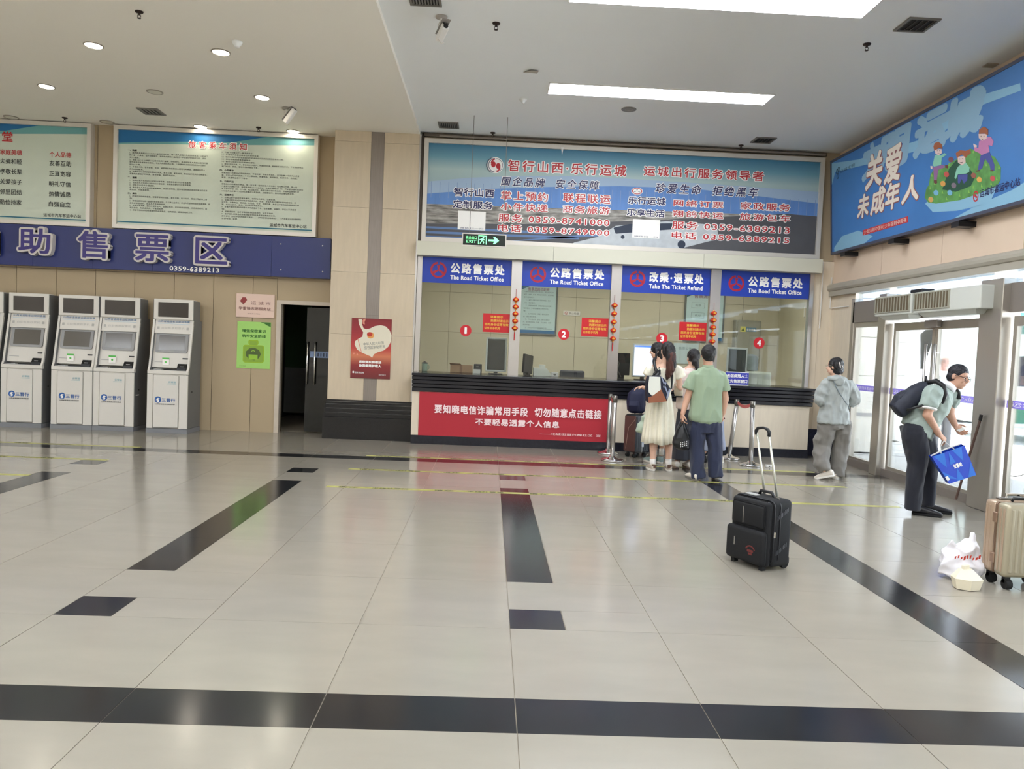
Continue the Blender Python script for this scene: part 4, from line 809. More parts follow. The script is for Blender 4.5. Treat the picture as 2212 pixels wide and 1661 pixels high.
# air curtains above the door
def aircurt(y0, y1, lb, slots):
    s = thing('air_curtain', lb, 'air curtain', (5.14, (y0+y1)/2, 2.15), group='air curtains over the entrance')
    MB().rbox(5.06, 5.28, y0, y1, 2.11, 2.36, .012, 2).build('housing', mat('air curtain shell', (206, 208, 200), rough=.4), s)
    MB().add([Vector(p) for p in ((5.07, y0+.08, 2.115), (5.26, y0+.08, 2.115), (5.24, y0+.14, 2.06), (5.12, y0+.14, 2.06), (5.07, y1-.08, 2.115), (5.26, y1-.08, 2.115), (5.24, y1-.14, 2.06), (5.12, y1-.14, 2.06))], [(0, 1, 2, 3), (7, 6, 5, 4), (0, 4, 5, 1), (1, 5, 6, 2), (2, 6, 7, 3), (3, 7, 4, 0)]).build('outlet', mat('air curtain shell', (206, 208, 200)), s)
    ya, yb = slots; MB().box(5.052, 5.062, ya, yb, 2.155, 2.335).build('intake', mat('intake brown', (96, 84, 64), rough=.7), s)
    n = 12
    for k in range(n+1):
        yk = ya+(yb-ya)*k/n; MB().box(5.044, 5.060, yk-.006, yk+.006, 2.15, 2.34).build('grille_bar', mat('grille beige', (168, 166, 150), rough=.5), s)
    MB().box(5.046, 5.06, ya-.01, yb+.01, 2.335, 2.348).box(5.046, 5.06, ya-.01, yb+.01, 2.145, 2.156).build('grille_rim', mat('grille beige', (168, 166, 150)), s)
aircurt(9.10, 9.98, 'farther white air curtain with a slotted intake over the entrance door', (9.14, 9.95))
aircurt(7.80, 9.06, 'nearer white air curtain with blank end panel over the entrance door', (8.34, 9.02))
MB
db = thing('door_sensor', 'small black door sensor box on top of the air curtains', 'sensor', (5.2, 9.1, 2.37)); MB().rbox(5.12, 5.28, 9.0, 9.26, 2.365, 2.41, .008, 1).build('case', M_black, db)
# ---- inclined advertising sign
SG = thing('light_box_sign', 'large blue slanted sign with painted children above the entrance doors', 'billboard', (5.12, 9, 3.12))
def sx(v): return 5.165-(v-3.12)*.068
def sfn(u, v, q): return Vector((sx(v)-q, -u, v))
SU0, SU1, SV0, SV1 = -11.62, -4.6, 3.12, 4.535
m = MB().prism([(SU0, SV0), (SU1, SV0), (SU1, SV1), (SU0, SV1)], sfn, -.09, 0); m.build('casing', mat('dark sign casing', (62, 62, 74), rough=.5), SG)
def rect(u0, v0, u1, v1): return [(u0, v0), (u1, v0), (u1, v1), (u0, v1)]
f = MB(); e = .035
for r_ in (rect(SU0, SV0, SU1, SV0+e), rect(SU0, SV1-e, SU1, SV1), rect(SU0, SV0, SU0+e, SV1), rect(SU1-e, SV0, SU1, SV1)): f.prism(r_, sfn, .012)
f.build('edge_frame', mat('navy frame', (70, 74, 92), rough=.4), SG)
MB().prism(rect(SU0+e, SV0+e, SU1-e, SV1-e), sfn, .003).build('blue_print', mat('printed blue', (66, 122, 186), rough=.45, var=.10, vscale=1.2), SG)
def sp(*pts):
    o = []
    for (x, y) in pts:
        yv, zv = atx(x, y, 5.12); o.append((max(SU0+e, min(SU1-e, -yv)), max(SV0+e, min(SV1-e, zv))))
    return o
L = MB()
L.prism(sp((1795, 358), (1860, 345), (2000, 300), (2100, 215), (2212, 180), (2212, 196), (2100, 238), (2000, 322), (1880, 355), (1810, 372), (1800, 400), (1796, 380)), sfn, .004)
L.prism(sp((1797, 535), (1815, 510), (1850, 498), (1880, 510), (1860, 530), (1797, 545)), sfn, .004)
L.prism(sp((2055, 470), (2100, 445), (2180, 410), (2212, 390), (2212, 420), (2212, 432), (2150, 452), (2060, 475)), sfn, .004)
L.prism(sp((1995, 440), (2010, 425), (2100, 410), (2150, 400), (2130, 440), (2060, 455), (2010, 458)), sfn, .004)
L.build('pale_wave_print', mat('printed pale blue', (136, 182, 208)), SG)
t = MB(); x4 = [((1868, 290), (1905, 350)), ((1905, 268), (1970, 335)), ((1978, 245), (2050, 305)), ((2045, 195), (2130, 280))]
for ch, (a, b) in zip('文明运城', x4):
    (ya, za), (yb, zb_) = atx(a[0], a[1], 5.1), atx(b[0], b[1], 5.1); t.text(ch, sfn, (-ya, 4.0, -yb, 4.49), bold=.066, shear=.15, w=.0045)
t.build('pale_lettering', mat('printed pale blue letters', (140, 176, 200)), SG)
t = MB(); t2 = MB()
for ch, (a, b) in (('关', ((1872, 340), (1905, 398))), ('爱', ((1912, 325), (1946, 385))), ('未', ((1850, 425), (1872, 465))), ('成', ((1878, 412), (1908, 455))), ('年', ((1910, 400), (1938, 446))), ('人', ((1945, 388), (1978, 430)))):
    (ya, za), (yb, zb_) = atx(a[0], a[1], 5.1), atx(b[0], b[1], 5.1); bx = (-ya, zb_, -yb, za)
    t2.text(ch, sfn, (bx[0]-.012, bx[1]-.016, bx[2]+.02, bx[3]+.006), bold=.07, shear=.2, w=.005); t.text(ch, sfn, bx, bold=.035, shear=.2, w=.0065)
t.build('white_lettering', mat('cream lettering', (232, 222, 206)), SG); t2.build('lettering_edge', mat('printed rust edge', (150, 96, 96)), SG)
(ya, za), (yb, zb_) = atx(1861, 485, 5.12), atx(1957, 470, 5.12); L = MB().prism(rect(-ya, zb_-.055, -yb, zb_+.02), sfn, .006); L.build('red_strip_print', mat('printed red', (196, 52, 58)), SG)
MB().text('少年兴则中国兴 少年强则中国强', sfn, (-ya+.03, zb_-.045, -yb-.03, zb_+.01), w=.0068, bold=.01).build('strip_lettering', mat('cream lettering', (232, 222, 206)), SG)
(ya, za), (yb, zb_) = atx(2112, 415, 5.12), atx(2212, 400, 5.12)
t = MB(); t.text('运城市客运中心站', sfn, (-ya, 3.30, -ya+.62, 3.385), bold=.02, w=.006); t.text('宣', sfn, (-ya+.72, 3.32, -ya+.80, 3.40), bold=.02, w=.006); t.build('navy_lettering', M_txtn, SG)
t = MB(); t.prism(arcband(-ya-.07, 3.33, .032, .045, 0, R(359), 18), lambda u, v, q: sfn(u, v+(v-3.33)*.3, q), .006); t.prism(circle(-ya-.08, 3.34, .014, 10), sfn, .006); t.prism(circle(-ya-.06, 3.32, .014, 10), sfn, .006); t.build('logo_print', M_txtr, SG)
t = MB(); (ya, za), (_, zb_) = atx(1815, 362, 5.12), atx(1815, 385, 5.12); t.text('运城文明', sfn, (-ya+.10, zb_+.05, -ya+.55, zb_+.1), w=.006); t.prism(arcband(-ya+.0, zb_+.1, .028, .04, 0, R(359), 12), sfn, .006); t.prism(arcband(-ya+.05, zb_+.12, .028, .04, 0, R(359), 12), sfn, .006); t.prism(arcband(-ya+.02, zb_+.03, .028, .04, 0, R(359), 12), sfn, .006)
t.build('corner_lettering', mat('printed dark teal', (56, 84, 104)), SG)
def cr(x, y): return (1980+x/7.91, 250+y/7.91)      # close-up coordinates of the painting
def art(nm, col, *polys, q=.005, var=0):
    for p_ in polys: MB().prism(sp(*[cr(x, y) for x, y in p_]), sfn, q).build(nm, mat('printed ' + nm.replace('_', ' ') + str(col), col, var=var, vscale=9), SG)
art('meadow_print', (92, 148, 78), [(120, 1400), (150, 1260), (200, 1180), (240, 1010), (330, 880), (520, 850), (640, 770), (800, 700), (930, 560), (1020, 600), (1330, 700), (1420, 880), (1400, 1100), (1330, 1200), (1050, 1320), (700, 1440), (300, 1500), (170, 1480)], q=.005, var=.3)
art('shade_print', (34, 78, 58), [(420, 1260), (560, 900), (690, 760), (760, 760), (900, 900), (980, 1050), (900, 1200), (640, 1300)], q=.0055, var=.1)
B_ = [(380, 620), (330, 560), (340, 490), (400, 450), (460, 490), (465, 560), (440, 640)]
art('child_face', (222, 196, 188), [(345, 580), (450, 570), (455, 640), (400, 680), (350, 650)], [(715, 700), (840, 690), (840, 800), (780, 850), (715, 800)], [(1090, 310), (1230, 310), (1220, 390), (1140, 430), (1090, 380)], [(990, 480), (1050, 510), (1040, 540), (1000, 540)], [(250, 860), (285, 860), (280, 910), (255, 910)], q=.0075)
art('child_hair', (160, 92, 60), [(335, 600), (325, 530), (350, 470), (410, 445), (465, 490), (470, 570), (420, 550), (350, 590)], [(705, 740), (690, 640), (760, 590), (860, 600), (930, 570), (940, 640), (870, 690), (850, 720), (790, 660), (730, 700)], [(1095, 310), (1110, 230), (1190, 190), (1250, 230), (1245, 330), (1190, 305)], q=.008)
art('green_shirt_print', (136, 196, 172), [(340, 670), (440, 680), (500, 640), (530, 670), (450, 720), (430, 840), (310, 870), (290, 840)], [(720, 860), (840, 800), (900, 880), (890, 960), (830, 990), (700, 1000), (660, 1080), (640, 1060), (680, 920)], q=.007)
art('pink_shirt_print', (192, 124, 168), [(1090, 440), (1210, 370), (1290, 360), (1330, 440), (1300, 520), (1240, 500), (1250, 620), (1130, 690), (1080, 640), (1000, 600), (1000, 520), (1070, 560)], q=.007)
art('blue_trousers_print', (74, 82, 150), [(1100, 680), (1250, 620), (1320, 840), (1310, 940), (1250, 930), (1240, 840), (1170, 730), (1110, 900), (1040, 940), (1050, 870)], [(700, 1010), (860, 1000), (850, 1100), (790, 1160), (760, 1080), (710, 1170), (690, 1140)], q=.0072)
art('mauve_trousers_print', (146, 104, 148), [(300, 880), (460, 840), (500, 880), (380, 920), (340, 1100), (295, 1100)], q=.0072)
def dot_(x, y, r): return [(x+r*math.cos(k), y+r*math.sin(k)) for k in [i*.7854 for i in range(8)]]
art('face_mark', (70, 44, 44), dot_(385, 600, 6), dot_(425, 600, 6), [(380, 640), (400, 652), (425, 640), (402, 645)], dot_(750, 740, 7), dot_(800, 735, 7), [(740, 790), (775, 812), (805, 785), (772, 798)], dot_(1130, 350, 7), dot_(1180, 350, 7), [(1125, 395), (1150, 412), (1180, 392), (1150, 402)], q=.0082)
art('mauve_shoe_print', (104, 60, 56), [(295, 1100), (340, 1100), (345, 1150), (310, 1165), (290, 1140)], [(500, 840), (545, 850), (535, 900), (495, 890)], [(1010, 935), (1060, 925), (1070, 950), (1000, 955)], [(1240, 930), (1300, 920), (1290, 950), (1240, 945)], q=.0074)
art('tuft_print', (132, 184, 84), *[[(x-14, y), (x, y-60), (x+16, y)] for x, y in ((260, 1040), (420, 1330), (700, 1380), (860, 1320), (1080, 1220), (1180, 860), (1340, 1100), (1390, 900), (560, 860), (980, 640), (220, 1260), (480, 1440), (940, 1240), (1240, 1180), (300, 1180))], q=.0058)
fl_ = [((510, 1000), (196, 86, 78)), ((440, 1160), (220, 160, 84)), ((1050, 1090), (220, 166, 84)), ((1275, 1070), (200, 84, 84)), ((545, 1315), (118, 176, 208)), ((315, 1315), (118, 176, 208)), ((220, 1430), (216, 166, 96)), ((600, 750), (120, 74, 86)), ((960, 1020), (150, 90, 74)), ((620, 1190), (126, 112, 124))]
for (c_, col) in fl_: art('flower_print', col, [(c_[0]+42*math.cos(k), c_[1]+48*math.sin(k)) for k in [i*.6283 for i in range(10)]], q=.0076)
for yb in (11.1, 9.75, 8.4, 7.2): 
    m = MB().box(5.10, 5.31, yb-.07, yb+.07, 3.04, 3.10); m.build('bracket', M_black, SG)

# ================================================================== OUTSIDE
og = thing('ground', 'pale paved forecourt outside the glass doors', 'ground', (30, 10, 0)); og['kind'] = 'structure'; del og['category']; del og['label']
MB().box(5.5, 80, -40, 80, -.15, -.02).build('paving', mat('pale concrete paving', (214, 214, 214), rough=.6, var=.05, vscale=2, bump=.1), og)
for k in range(10): MB().box(5.5, 12, 12.3+k*.9, 12.32+k*.9, -.02, -.016).build('paving_joint', mat('paving joint', (170, 170, 172)), og)
pw = thing('outer_wall', 'white tiled outer wall seen through the first glass pane', 'wall', (6.3, 13.2, 0)); pw['kind'] = 'structure'; del pw['category']; del pw['label']
M_ot = mat('white outer tile', (228, 226, 220), rough=.4, rnd=.02)
for (x0_, x1_, y_) in ((5.55, 6.55, 12.5), (6.6, 8.1, 14.6)):
    MB().box(x0_, x1_, y_+.02, y_+.3, 0, 4.2).build('wall_backing', mat('tile joint grey', (176, 176, 176)), pw)
    n = 2; z = 0.0
    while z < 4.1:
        for k in range(n):
            a = x0_+(x1_-x0_)*k/n; b = x0_+(x1_-x0_)*(k+1)/n; MB().box(a+.004, b-.004, y_, y_+.02, z+.004, z+.636).build('wall_tile', M_ot, pw)
        z += .64
    MB().box(x0_, x1_, y_-.01, y_, .60, .66).build('wall_band', mat('grey wall band', (168, 168, 172)), pw)
cn = thing('trim_20', None, None, (7, 5, 2.85), kind='structure')
MB().box(5.42, 7.0, -8.2, 20, 2.86, 3.05).build('canopy_soffit', mat('white soffit', (236, 240, 244), rough=.6), cn)
# coach parked outside
bu = thing('coach', 'white coach with a violet stripe parked outside the glass door', 'bus', (16, 20.5, 0))
YB = 20.2
def bq(x, y): return at(x, y, YB)
prof = [bq(2046, 905), bq(2036, 880), bq(2038, 862), bq(2052, 838), bq(2078, 745), bq(2094, 692), bq(2110, 655), (15.0, 3.35), (23, 3.35), (23, .28)]
M_bw = mat('white coach paint', (222, 224, 230), rough=.25, coat=.3)
MB().prism(prof, lambda u, v, q: Vector((u, YB+q, v)), 2.5).build('body', M_bw, bu)
bf = lambda u, v, q: Vector((u, YB-q, v))
MB().prism([bq(2042, 857), bq(2212, 862), bq(2212, 877), bq(2038, 871)], bf, .01).build('violet_stripe', mat('violet stripe', (58, 56, 160), rough=.4), bu)
MB().prism([bq(2066, 832), bq(2068, 790), bq(2082, 752), bq(2094, 742), bq(2112, 741), bq(2112, 832)], bf, .01).build('side_window', mat('bluish side glass', (66, 78, 110), rough=.1), bu)
g_ = MB(); pts = [(bq(*p)[0], YB-.02, bq(*p)[1]) for p in ((2054, 818), (2062, 785), (2074, 757), (2090, 743), (2112, 741))]; g_.tube(pts, .035, 6); pts = [(bq(*p)[0], YB-.02, bq(*p)[1]) for p in ((2082, 812), (2088, 786), (2100, 768), (2116, 762))]; g_.tube(pts, .045, 6); g_.build('window_seal', mat('grey blue seal', (26, 30, 52), rough=.5), bu)
MB().rbox(bq(2108, 800)[0]-.15, bq(2108, 800)[0]+.12, YB-.35, YB-.15, bq(0, 818)[1]+1.35, bq(0, 760)[1]+1.32, .05, 2).build('mirror', mat('blue grey mirror', (36, 46, 86), rough=.4), bu)
MB().prism([bq(2100, 724), bq(2110, 722), bq(2113, 752), bq(2104, 762)], lambda u, v, q: Vector((u, YB-.5-q, v)), .12).build('mirror', mat('dark mirror back', (36, 38, 50), rough=.4), bu)
MB().prism([bq(2042, 720), bq(2066, 700), bq(2080, 702), bq(2062, 760), bq(2048, 800), bq(2042, 800)], lambda u, v, q: Vector((u, YB+1.2+q, v)), .02).build('windscreen', mat('dark windscreen', (18, 20, 26), rough=.1), bu)
MB().prism([bq(2040, 838), bq(2212, 846), bq(2212, 847.5), bq(2040, 839.5)], bf, .012).prism([bq(2104, 832), bq(2112, 828), bq(2118, 833), bq(2110, 837)], bf, .012).build('panel_line', mat('grey line', (48, 52, 58)), bu)
wx = bq(2140, 905)[0]; MB().lathe([(.05, -.02), (.48, -.02), (.5, .1), (.5, .25)], (wx, YB, .5), 28, Matrix.Rotation(R(-90), 3, 'X')).build('wheel', M_blackr, bu)
# teal bus further right
YB2 = 15.0
tbz = thing('city_bus', 'green and white bus parked outside, cut by the right edge of the photo', 'bus', (12, 15.5, 0))
x_, _ = at(2186, 800, YB2)
MB().rbox(x_, x_+6, YB2, YB2+2.4, .3, 3.1, .12, 3).build('body', mat('white green bus paint', (214, 228, 224), rough=.3), tbz)
MB().box(x_+.12, x_+6, YB2-.02, YB2, 1.15, 1.75).build('side_window', mat('dark bus glass', (34, 36, 52), rough=.15), tbz)
MB().box(x_+.1, x_+6, YB2-.02, YB2, 2.2, 2.9).build('teal_band', mat('teal band', (48, 120, 112), rough=.4, var=.2), tbz)
MB().box(x_+.03, x_+6, YB2-.02, YB2, .4, .72).build('teal_skirt', mat('teal skirt', (36, 110, 84), rough=.4), tbz)
MB().lathe([(.05, -.02), (.42, -.02), (.44, .1), (.44, .25)], (x_+1.2, YB2, .44), 28, Matrix.Rotation(R(-90), 3, 'X')).build('wheel', M_blackr, tbz)
# far boundary building
fb = thing('far_building', 'pale building beyond the forecourt behind the coach', 'building', (22, 46, 0)); MB().box(4, 60, 46, 50, 0, 6).build('wall', mat('pale far wall', (222, 224, 226), rough=.6), fb)
for k in range(10): MB().box(6+5*k, 8.6+5*k, 45.95, 46, 2.6, 4.4).build('window', mat('far window', (170, 186, 200), rough=.2), fb)
# barrier posts outside right door
bp_ = thing('barrier_post', 'dark barrier post with a shiny ball top outside the right door', 'post', (6.05, 8.55, 0))
bx, by = 5.73, 8.15
MB().cyl((bx, by, 0), (bx, by, .40), .024, 10).build('post', M_black, bp_); MB().sphere((bx, by, .43), .035, 12, 8).build('ball_top', M_chrome, bp_, smooth=True)
MB().tube([(bx, by, .33), (bx+.15, by+.1, .30), (bx+.27, by+.11, .33)], .006, 6).build('chain', M_black, bp_)
b2 = thing('barrier_post', 'thin dark barrier upright at the right edge, outside the door', 'post', (6.3, 8.3, 0)); MB().cyl((bx+.3, by+.12, 0), (bx+.3, by+.12, .38), .014, 8).build('post', M_black, b2); MB().sphere((bx+.3, by+.12, .385), .018, 8, 6).build('ball_top', M_chrome, b2)
# ================================================================== ON AND AROUND THE COUNTER
for k, (x, zs_, step, lb) in enumerate(((.365, 2.235, .1087, 'string of five red and gold lanterns on the post between windows 1 and 2'), (1.885, 2.215, .128, 'longest string of five red and gold lanterns on the post between windows 2 and 3'), (3.43, 2.16, .109, 'string of five red lanterns on the post between windows 3 and 4'))):
    s = thing('lantern_string', lb, 'lantern string', (x, 11.72, zs_-.7), group='lantern strings on the window posts')
    MB().tube([(x, 11.735, zs_+.16), (x, 11.72, zs_), (x, 11.72, zs_-step*4-.08)], .0035, 5).build('cord', mat('red cord', (150, 30, 30), rough=.7), s)
    for q in range(5):
        z = zs_-step*q; m = MB(); n = 12
        m.lathe([(.010, .034), (.032, .026), (.046, .010), (.048, 0), (.046, -.010), (.032, -.026), (.010, -.034)], (x, 11.715, z), 12)
        lo = m.build('lantern', mat('red lantern', (206, 48, 30), rough=.35), s)
        mg_ = mat('gold trim', (226, 160, 60), rough=.3, metal=.4)
        MB().lathe([(.012, .044), (.016, .034), (.012, .032)], (x, 11.715, z), 8).build('gold_cap', mg_, lo); MB().lathe([(.012, -.032), (.016, -.034), (.012, -.05)], (x, 11.715, z), 8).build('gold_cap', mg_, lo)
        MB().prism([(x-.018, z-.012), (x+.018, z-.012), (x+.022, z+.004), (x, z+.02), (x-.022, z+.004)], wall_fn(11.668), .003).build('gold_mark', mg_, lo)
    MB().tube([(x, 11.72, zs_-step*4-.06), (x, 11.72, zs_-step*4-.09), (x-.003, 11.72, zs_-step*4-.19)], [.006, .009, .006], 8).build('tassel', mat('red tassel', (205, 50, 50), rough=.8), s)
CT = 1.069
def monitor(x0, x1, z0, z1, lb, lit, y=12.0):
    s = thing('display_monitor', lb, 'monitor', ((x0+x1)/2, y, CT), group='customer displays on the counter')
    MB().rbox(x0, x1, y, y+.035, z0, z1, .012, 2).build('casing', mat('white monitor case', (232, 236, 232), rough=.35), s)
    e = .028; MB().box(x0+e, x1-e, y-.004, y, z0+e, z1-e).build('screen', lit, s)
    xm = (x0+x1)/2; MB().box(xm-.03, xm+.03, y+.03, y+.05, CT+.01, z0+.1).box(xm-.11, xm+.11, y-.02, y+.15, CT+.001, CT+.014).build('stand', M_black, s); return s
M_off = mat('black screen', (18, 22, 20), rough=.1); M_on = mat('lit screen', (220, 228, 250), emit=(215, 222, 255), es=.42)
monitor(-.065, .265, 1.11, 1.65, 'upright monitor with black screen at window 1', M_off)
m3 = monitor(2.255, 2.60, 1.12, 1.645, 'upright monitor with glowing white screen at window 3', M_on)
MB().box(2.283, 2.572, 11.993, 11.9955, 1.59, 1.617).build('screen_header', mat('screen header blue', (90, 130, 220), emit=(90, 130, 220), es=.3), m3)
monitor(3.76, 4.09, 1.11, 1.65, 'upright monitor with dark grey screen at window 4 above the blue sign', mat('grey screen', (62, 70, 68), rough=.12))
# clerk side things
def P_(px, py, Y): return W3(px, py, Y)
s = thing('mug', 'pale green mug with lid at the left end of window 1', 'mug', (-1.02, 12.05, CT)); M_mug = mat('pale green glaze', (150, 178, 158), rough=.3)
MB().lathe([(.01, 0), (.042, 0), (.045, .02), (.045, .12), (.04, .125)], (-1.02, 12.05, CT+.001), 20).build('body', M_mug, s, smooth=True)
MB().lathe([(.046, .125), (.046, .14), (.02, .15), (.01, .16)], (-1.02, 12.05, CT), 18).build('lid', M_black, s); MB().tube([(-.978, 12.05, CT+.10), (-.95, 12.05, CT+.09), (-.948, 12.05, CT+.05), (-.978, 12.05, CT+.03)], .006, 6).build('handle', M_mug, s)
s = thing('cardboard_box', 'open brown cardboard box behind the counter of window 1', 'box', (-.42, 12.2, CT)); M_cb = mat('cardboard', (178, 142, 108), rough=.8, var=.05)
MB().box(-.62, -.27, 12.12, 12.14, CT+.001, CT+.12).box(-.62, -.27, 12.29, 12.31, CT+.001, CT+.12).box(-.62, -.60, 12.14, 12.29, CT+.001, CT+.12).box(-.29, -.27, 12.14, 12.29, CT+.001, CT+.12).box(-.60, -.29, 12.14, 12.29, CT+.001, CT+.01).build('carton', M_cb, s)
MB().add([Vector(p) for p in ((-.62, 12.12, CT+.12), (-.44, 12.12, CT+.12), (-.46, 12.06, CT+.145), (-.64, 12.07, CT+.15))], [(0, 1, 2, 3)]).build('flap', M_cb, s); MB().box(-.47, -.43, 12.117, 12.12, CT+.001, CT+.12).build('packing_tape', mat('brown tape', (150, 112, 84), rough=.3), s)
s = thing('card_terminal', 'black terminal with white label box left of the window 1 monitor', 'terminal', (-.19, 12.1, CT)); MB().rbox(-.245, -.12, 12.04, 12.2, CT+.001, CT+.15, .01, 2).build('body', M_black, s); MB().box(-.25, -.14, 11.98, 12.02, CT+.001, CT+.068).build('label_holder', M_white, s); MB().box(-.21, -.17, 12.036, 12.039, CT+.10, CT+.12).build('key_panel', M_vf, s)
s = thing('printer', 'cream ticket printer with raised top at window 2', 'printer', (.85, 12.1, CT)); M_pr = mat('cream plastic', (228, 230, 222), rough=.4)
MB().add([Vector((x, y, z)) for y in (12.0, 12.22) for (x, z) in ((.70, CT+.002), (1.0, CT+.002), (.955, CT+.06), (.91, CT+.125), (.70, CT+.128))], [(0, 1, 2, 3, 4), (9, 8, 7, 6, 5)]+[(i+5, (i+1) % 5+5, (i+1) % 5, i) for i in range(5)]).build('body', M_pr, s)
MB().rbox(.79, .885, 12.03, 12.16, CT+.115, CT+.18, .01, 2).build('paper_cover', M_pr, s)
s = thing('monitor_clerk', 'dark clerk monitor seen edge-on behind window 2', 'monitor', (.60, 12.15, CT)); s.name = 'desk_monitor'; WPOS['desk_monitor'] = WPOS['monitor_clerk'] if 'monitor_clerk' in WPOS else (Vector((.6, 12.15, CT)), 0)
Mx = Matrix.Translation((.60, 12.16, CT)) @ Matrix.Rotation(R(62), 4, 'Z') @ Matrix.Rotation(R(6), 4, 'Y'); MB().rbox(-.16, .16, -.02, .02, .03, .33, .008, 2, M=Mx).build('casing', M_black, s); MB().box(-.05, .05, -.04, .04, .001, .04, M=Mx).build('stand', M_black, s)
s = thing('name_holder', 'small white round-labelled holder on the counter at window 2', 'holder', (1.03, 11.95, CT)); MB().rbox(.975, 1.085, 11.93, 11.99, CT+.001, CT+.07, .006, 2).build('case', M_white, s); MB().prism(circle(1.03, CT+.035, .022, 16, ry=.014), wall_fn(11.93), .001).build('label', M_vf, s)
s = thing('office_chair', 'top of a dark office chair back behind window 2', 'chair', (1.36, 12.75, 0)); MB().rbox(1.18, 1.60, 12.72, 12.80, .62, 1.16, .035, 3).build('backrest', mat('dark navy chair', (32, 36, 50), rough=.6), s); MB().rbox(1.15, 1.62, 12.66, 13.16, .44, .52, .03, 2).build('seat', mat('dark navy chair', (32, 36, 50)), s); MB().cyl((1.39, 12.9, .06), (1.39, 12.9, .44), .025, 10).build('column', M_black, s)
for a in range(5): MB().tube([(1.39, 12.9, .09), (1.39+.28*math.cos(a*1.257), 12.9+.28*math.sin(a*1.257), .03)], .018, 6).build('leg', M_black, s)
s = thing('desk_monitor', 'black clerk monitor with cables at the left of window 3', 'monitor', (2.1, 12.3, CT)); MB().rbox(1.99, 2.27, 12.28, 12.32, CT+.06, CT+.42, .008, 2).build('casing', M_black, s); MB().box(2.08, 2.18, 12.26, 12.31, CT+.001, CT+.07).build('stand', M_black, s); MB().tube([(2.03, 12.26, CT+.38), (2.09, 12.25, CT+.25), (2.07, 12.25, CT+.14), (2.13, 12.25, CT+.03)], .006, 6).build('cable', M_vf, s)
s = thing('counter_sign', 'blue standing priority window sign with white characters at window 4', 'sign', (3.79, 11.5, CT)); MB().rbox(3.60, 3.955, 11.50, 11.515, CT+.001, 1.275, .003, 1).build('plate', mat('violet blue plate', (60, 66, 170), rough=.3), s)
MB().box(3.60, 3.955, 11.497, 11.50, 1.262, 1.275).box(3.60, 3.955, 11.497, 11.50, CT+.002, CT+.014).build('white_edge', M_white, s); MB().box(3.62, 3.94, 11.515, 11.57, CT+.001, CT+.01).build('foot', M_white, s)
t = MB(); t.text('老弱病残人士', wall_fn(11.499), (3.615, 1.185, 3.94, 1.24), bold=.03, w=.001).build('lettering', M_txtw, s); t = MB(); t.text('优先售票窗口', wall_fn(11.499), (3.615, 1.105, 3.935, 1.16), bold=.03, w=.001).build('lettering', M_txtw, s)
s = thing('water_dispenser', 'white box with a clear water bottle on top behind window 4', 'water dispenser', (4.5, 12.9, CT-.6)); MB().rbox(4.20, 4.72, 12.6, 13.0, .55, 1.27, .03, 2).build('cabinet', mat('pale plastic', (206, 214, 200), rough=.4), s)
MB().lathe([(.01, 0), (.12, .0), (.125, .03), (.115, .06), (.125, .09), (.125, .14), (.115, .16), (.125, .19), (.12, .24), (.05, .28), (.01, .28)], (4.42, 12.8, 1.28), 20).build('bottle', glass('bottle plastic', (200, 214, 218), 1.0, .25), s, smooth=True); MB().cyl((4.42, 12.8, 1.265), (4.42, 12.8, 1.285), .06, 14).build('collar', M_vf, s)
# notices inside the office
def office_notice(x0, x1, z0, z1, title, lb, y=14.46):
    s = thing('office_notice', lb, 'notice', ((x0+x1)/2, y, z0), group='framed notices on the office wall'); f = MB(); e = .03
    f.box(x0-e, x1+e, y, y+.04, z1, z1+e).box(x0-e, x1+e, y, y+.04, z0-e, z0).box(x0-e, x0, y, y+.04, z0, z1).box(x1, x1+e, y, y+.04, z0, z1); f.build('frame', mat('dark grey frame', (96, 104, 104), rough=.4), s)
    MB().box(x0, x1, y+.01, y+.03, z0, z1).build('print', mat('pale blue print', (196, 224, 228), rough=.3), s)
    fn = wall_fn(y+.01); MB().prism([(x0, z0+.0), (x1, z0), (x1, z0+.06), (x0, z0+.06)], fn, .002).prism([(x0, z1), (x0, z1-.12), (x0+.3*(x1-x0), z1-.03), (x0+.5*(x1-x0), z1)], fn, .002).build('blue_print', mat('printed blue band', (90, 140, 196)), s)
    if title: MB().text(title, fn, (x0+.2*(x1-x0), z1-.13, x1-.2*(x1-x0), z1-.07), bold=.02, w=.003).build('title', mat('mauve title', (150, 110, 130)), s)
    return s, fn
s, fn = office_notice(.54, 1.21, 1.79, 2.72, '售票员岗位职责', 'framed blue staff duty notice seen through window 2'); t = MB()
tx = ['为确保车站售票工作正常进行，使售票员工作', '规范、有序、有效，特制定本职责，请全体售', '票员遵照执行。', '一、遵守公司和车站各项规章制度，准时', '上岗，着装整齐。', '二、热情接待旅客，解答旅客提出的问题，', '唱收唱付，不得与旅客发生争吵行为，', '等。', '三、认真保管票款，票据，做到日清日', '结，保证票款安全。', '四、熟悉线路班次、里程、票价及发车时', '间，做到售票准确、快速、不出差错，提高', '服务质量。', '五、完成站领导交办的其他各项工作']
for k, s_ in enumerate(tx): w_ = .56*len(s_)/20; t.text(s_, fn, (.60 if '、' not in s_[:2] else .64, 2.555-.052*k, .60+w_, 2.583-.052*k), res=1, w=.003)
t.text('运城市汽车客运中心站', fn, (.88, 1.865, 1.15, 1.89), w=.003, bold=.02); t.build('body_lettering', mat('grey blue lettering', (120, 140, 150)), s, kind='stuff')
s, fn = office_notice(3.70, 4.41, 1.79, 2.72, '售票流程图', 'framed blue flow chart notice seen through windows 3 and 4'); t = MB()
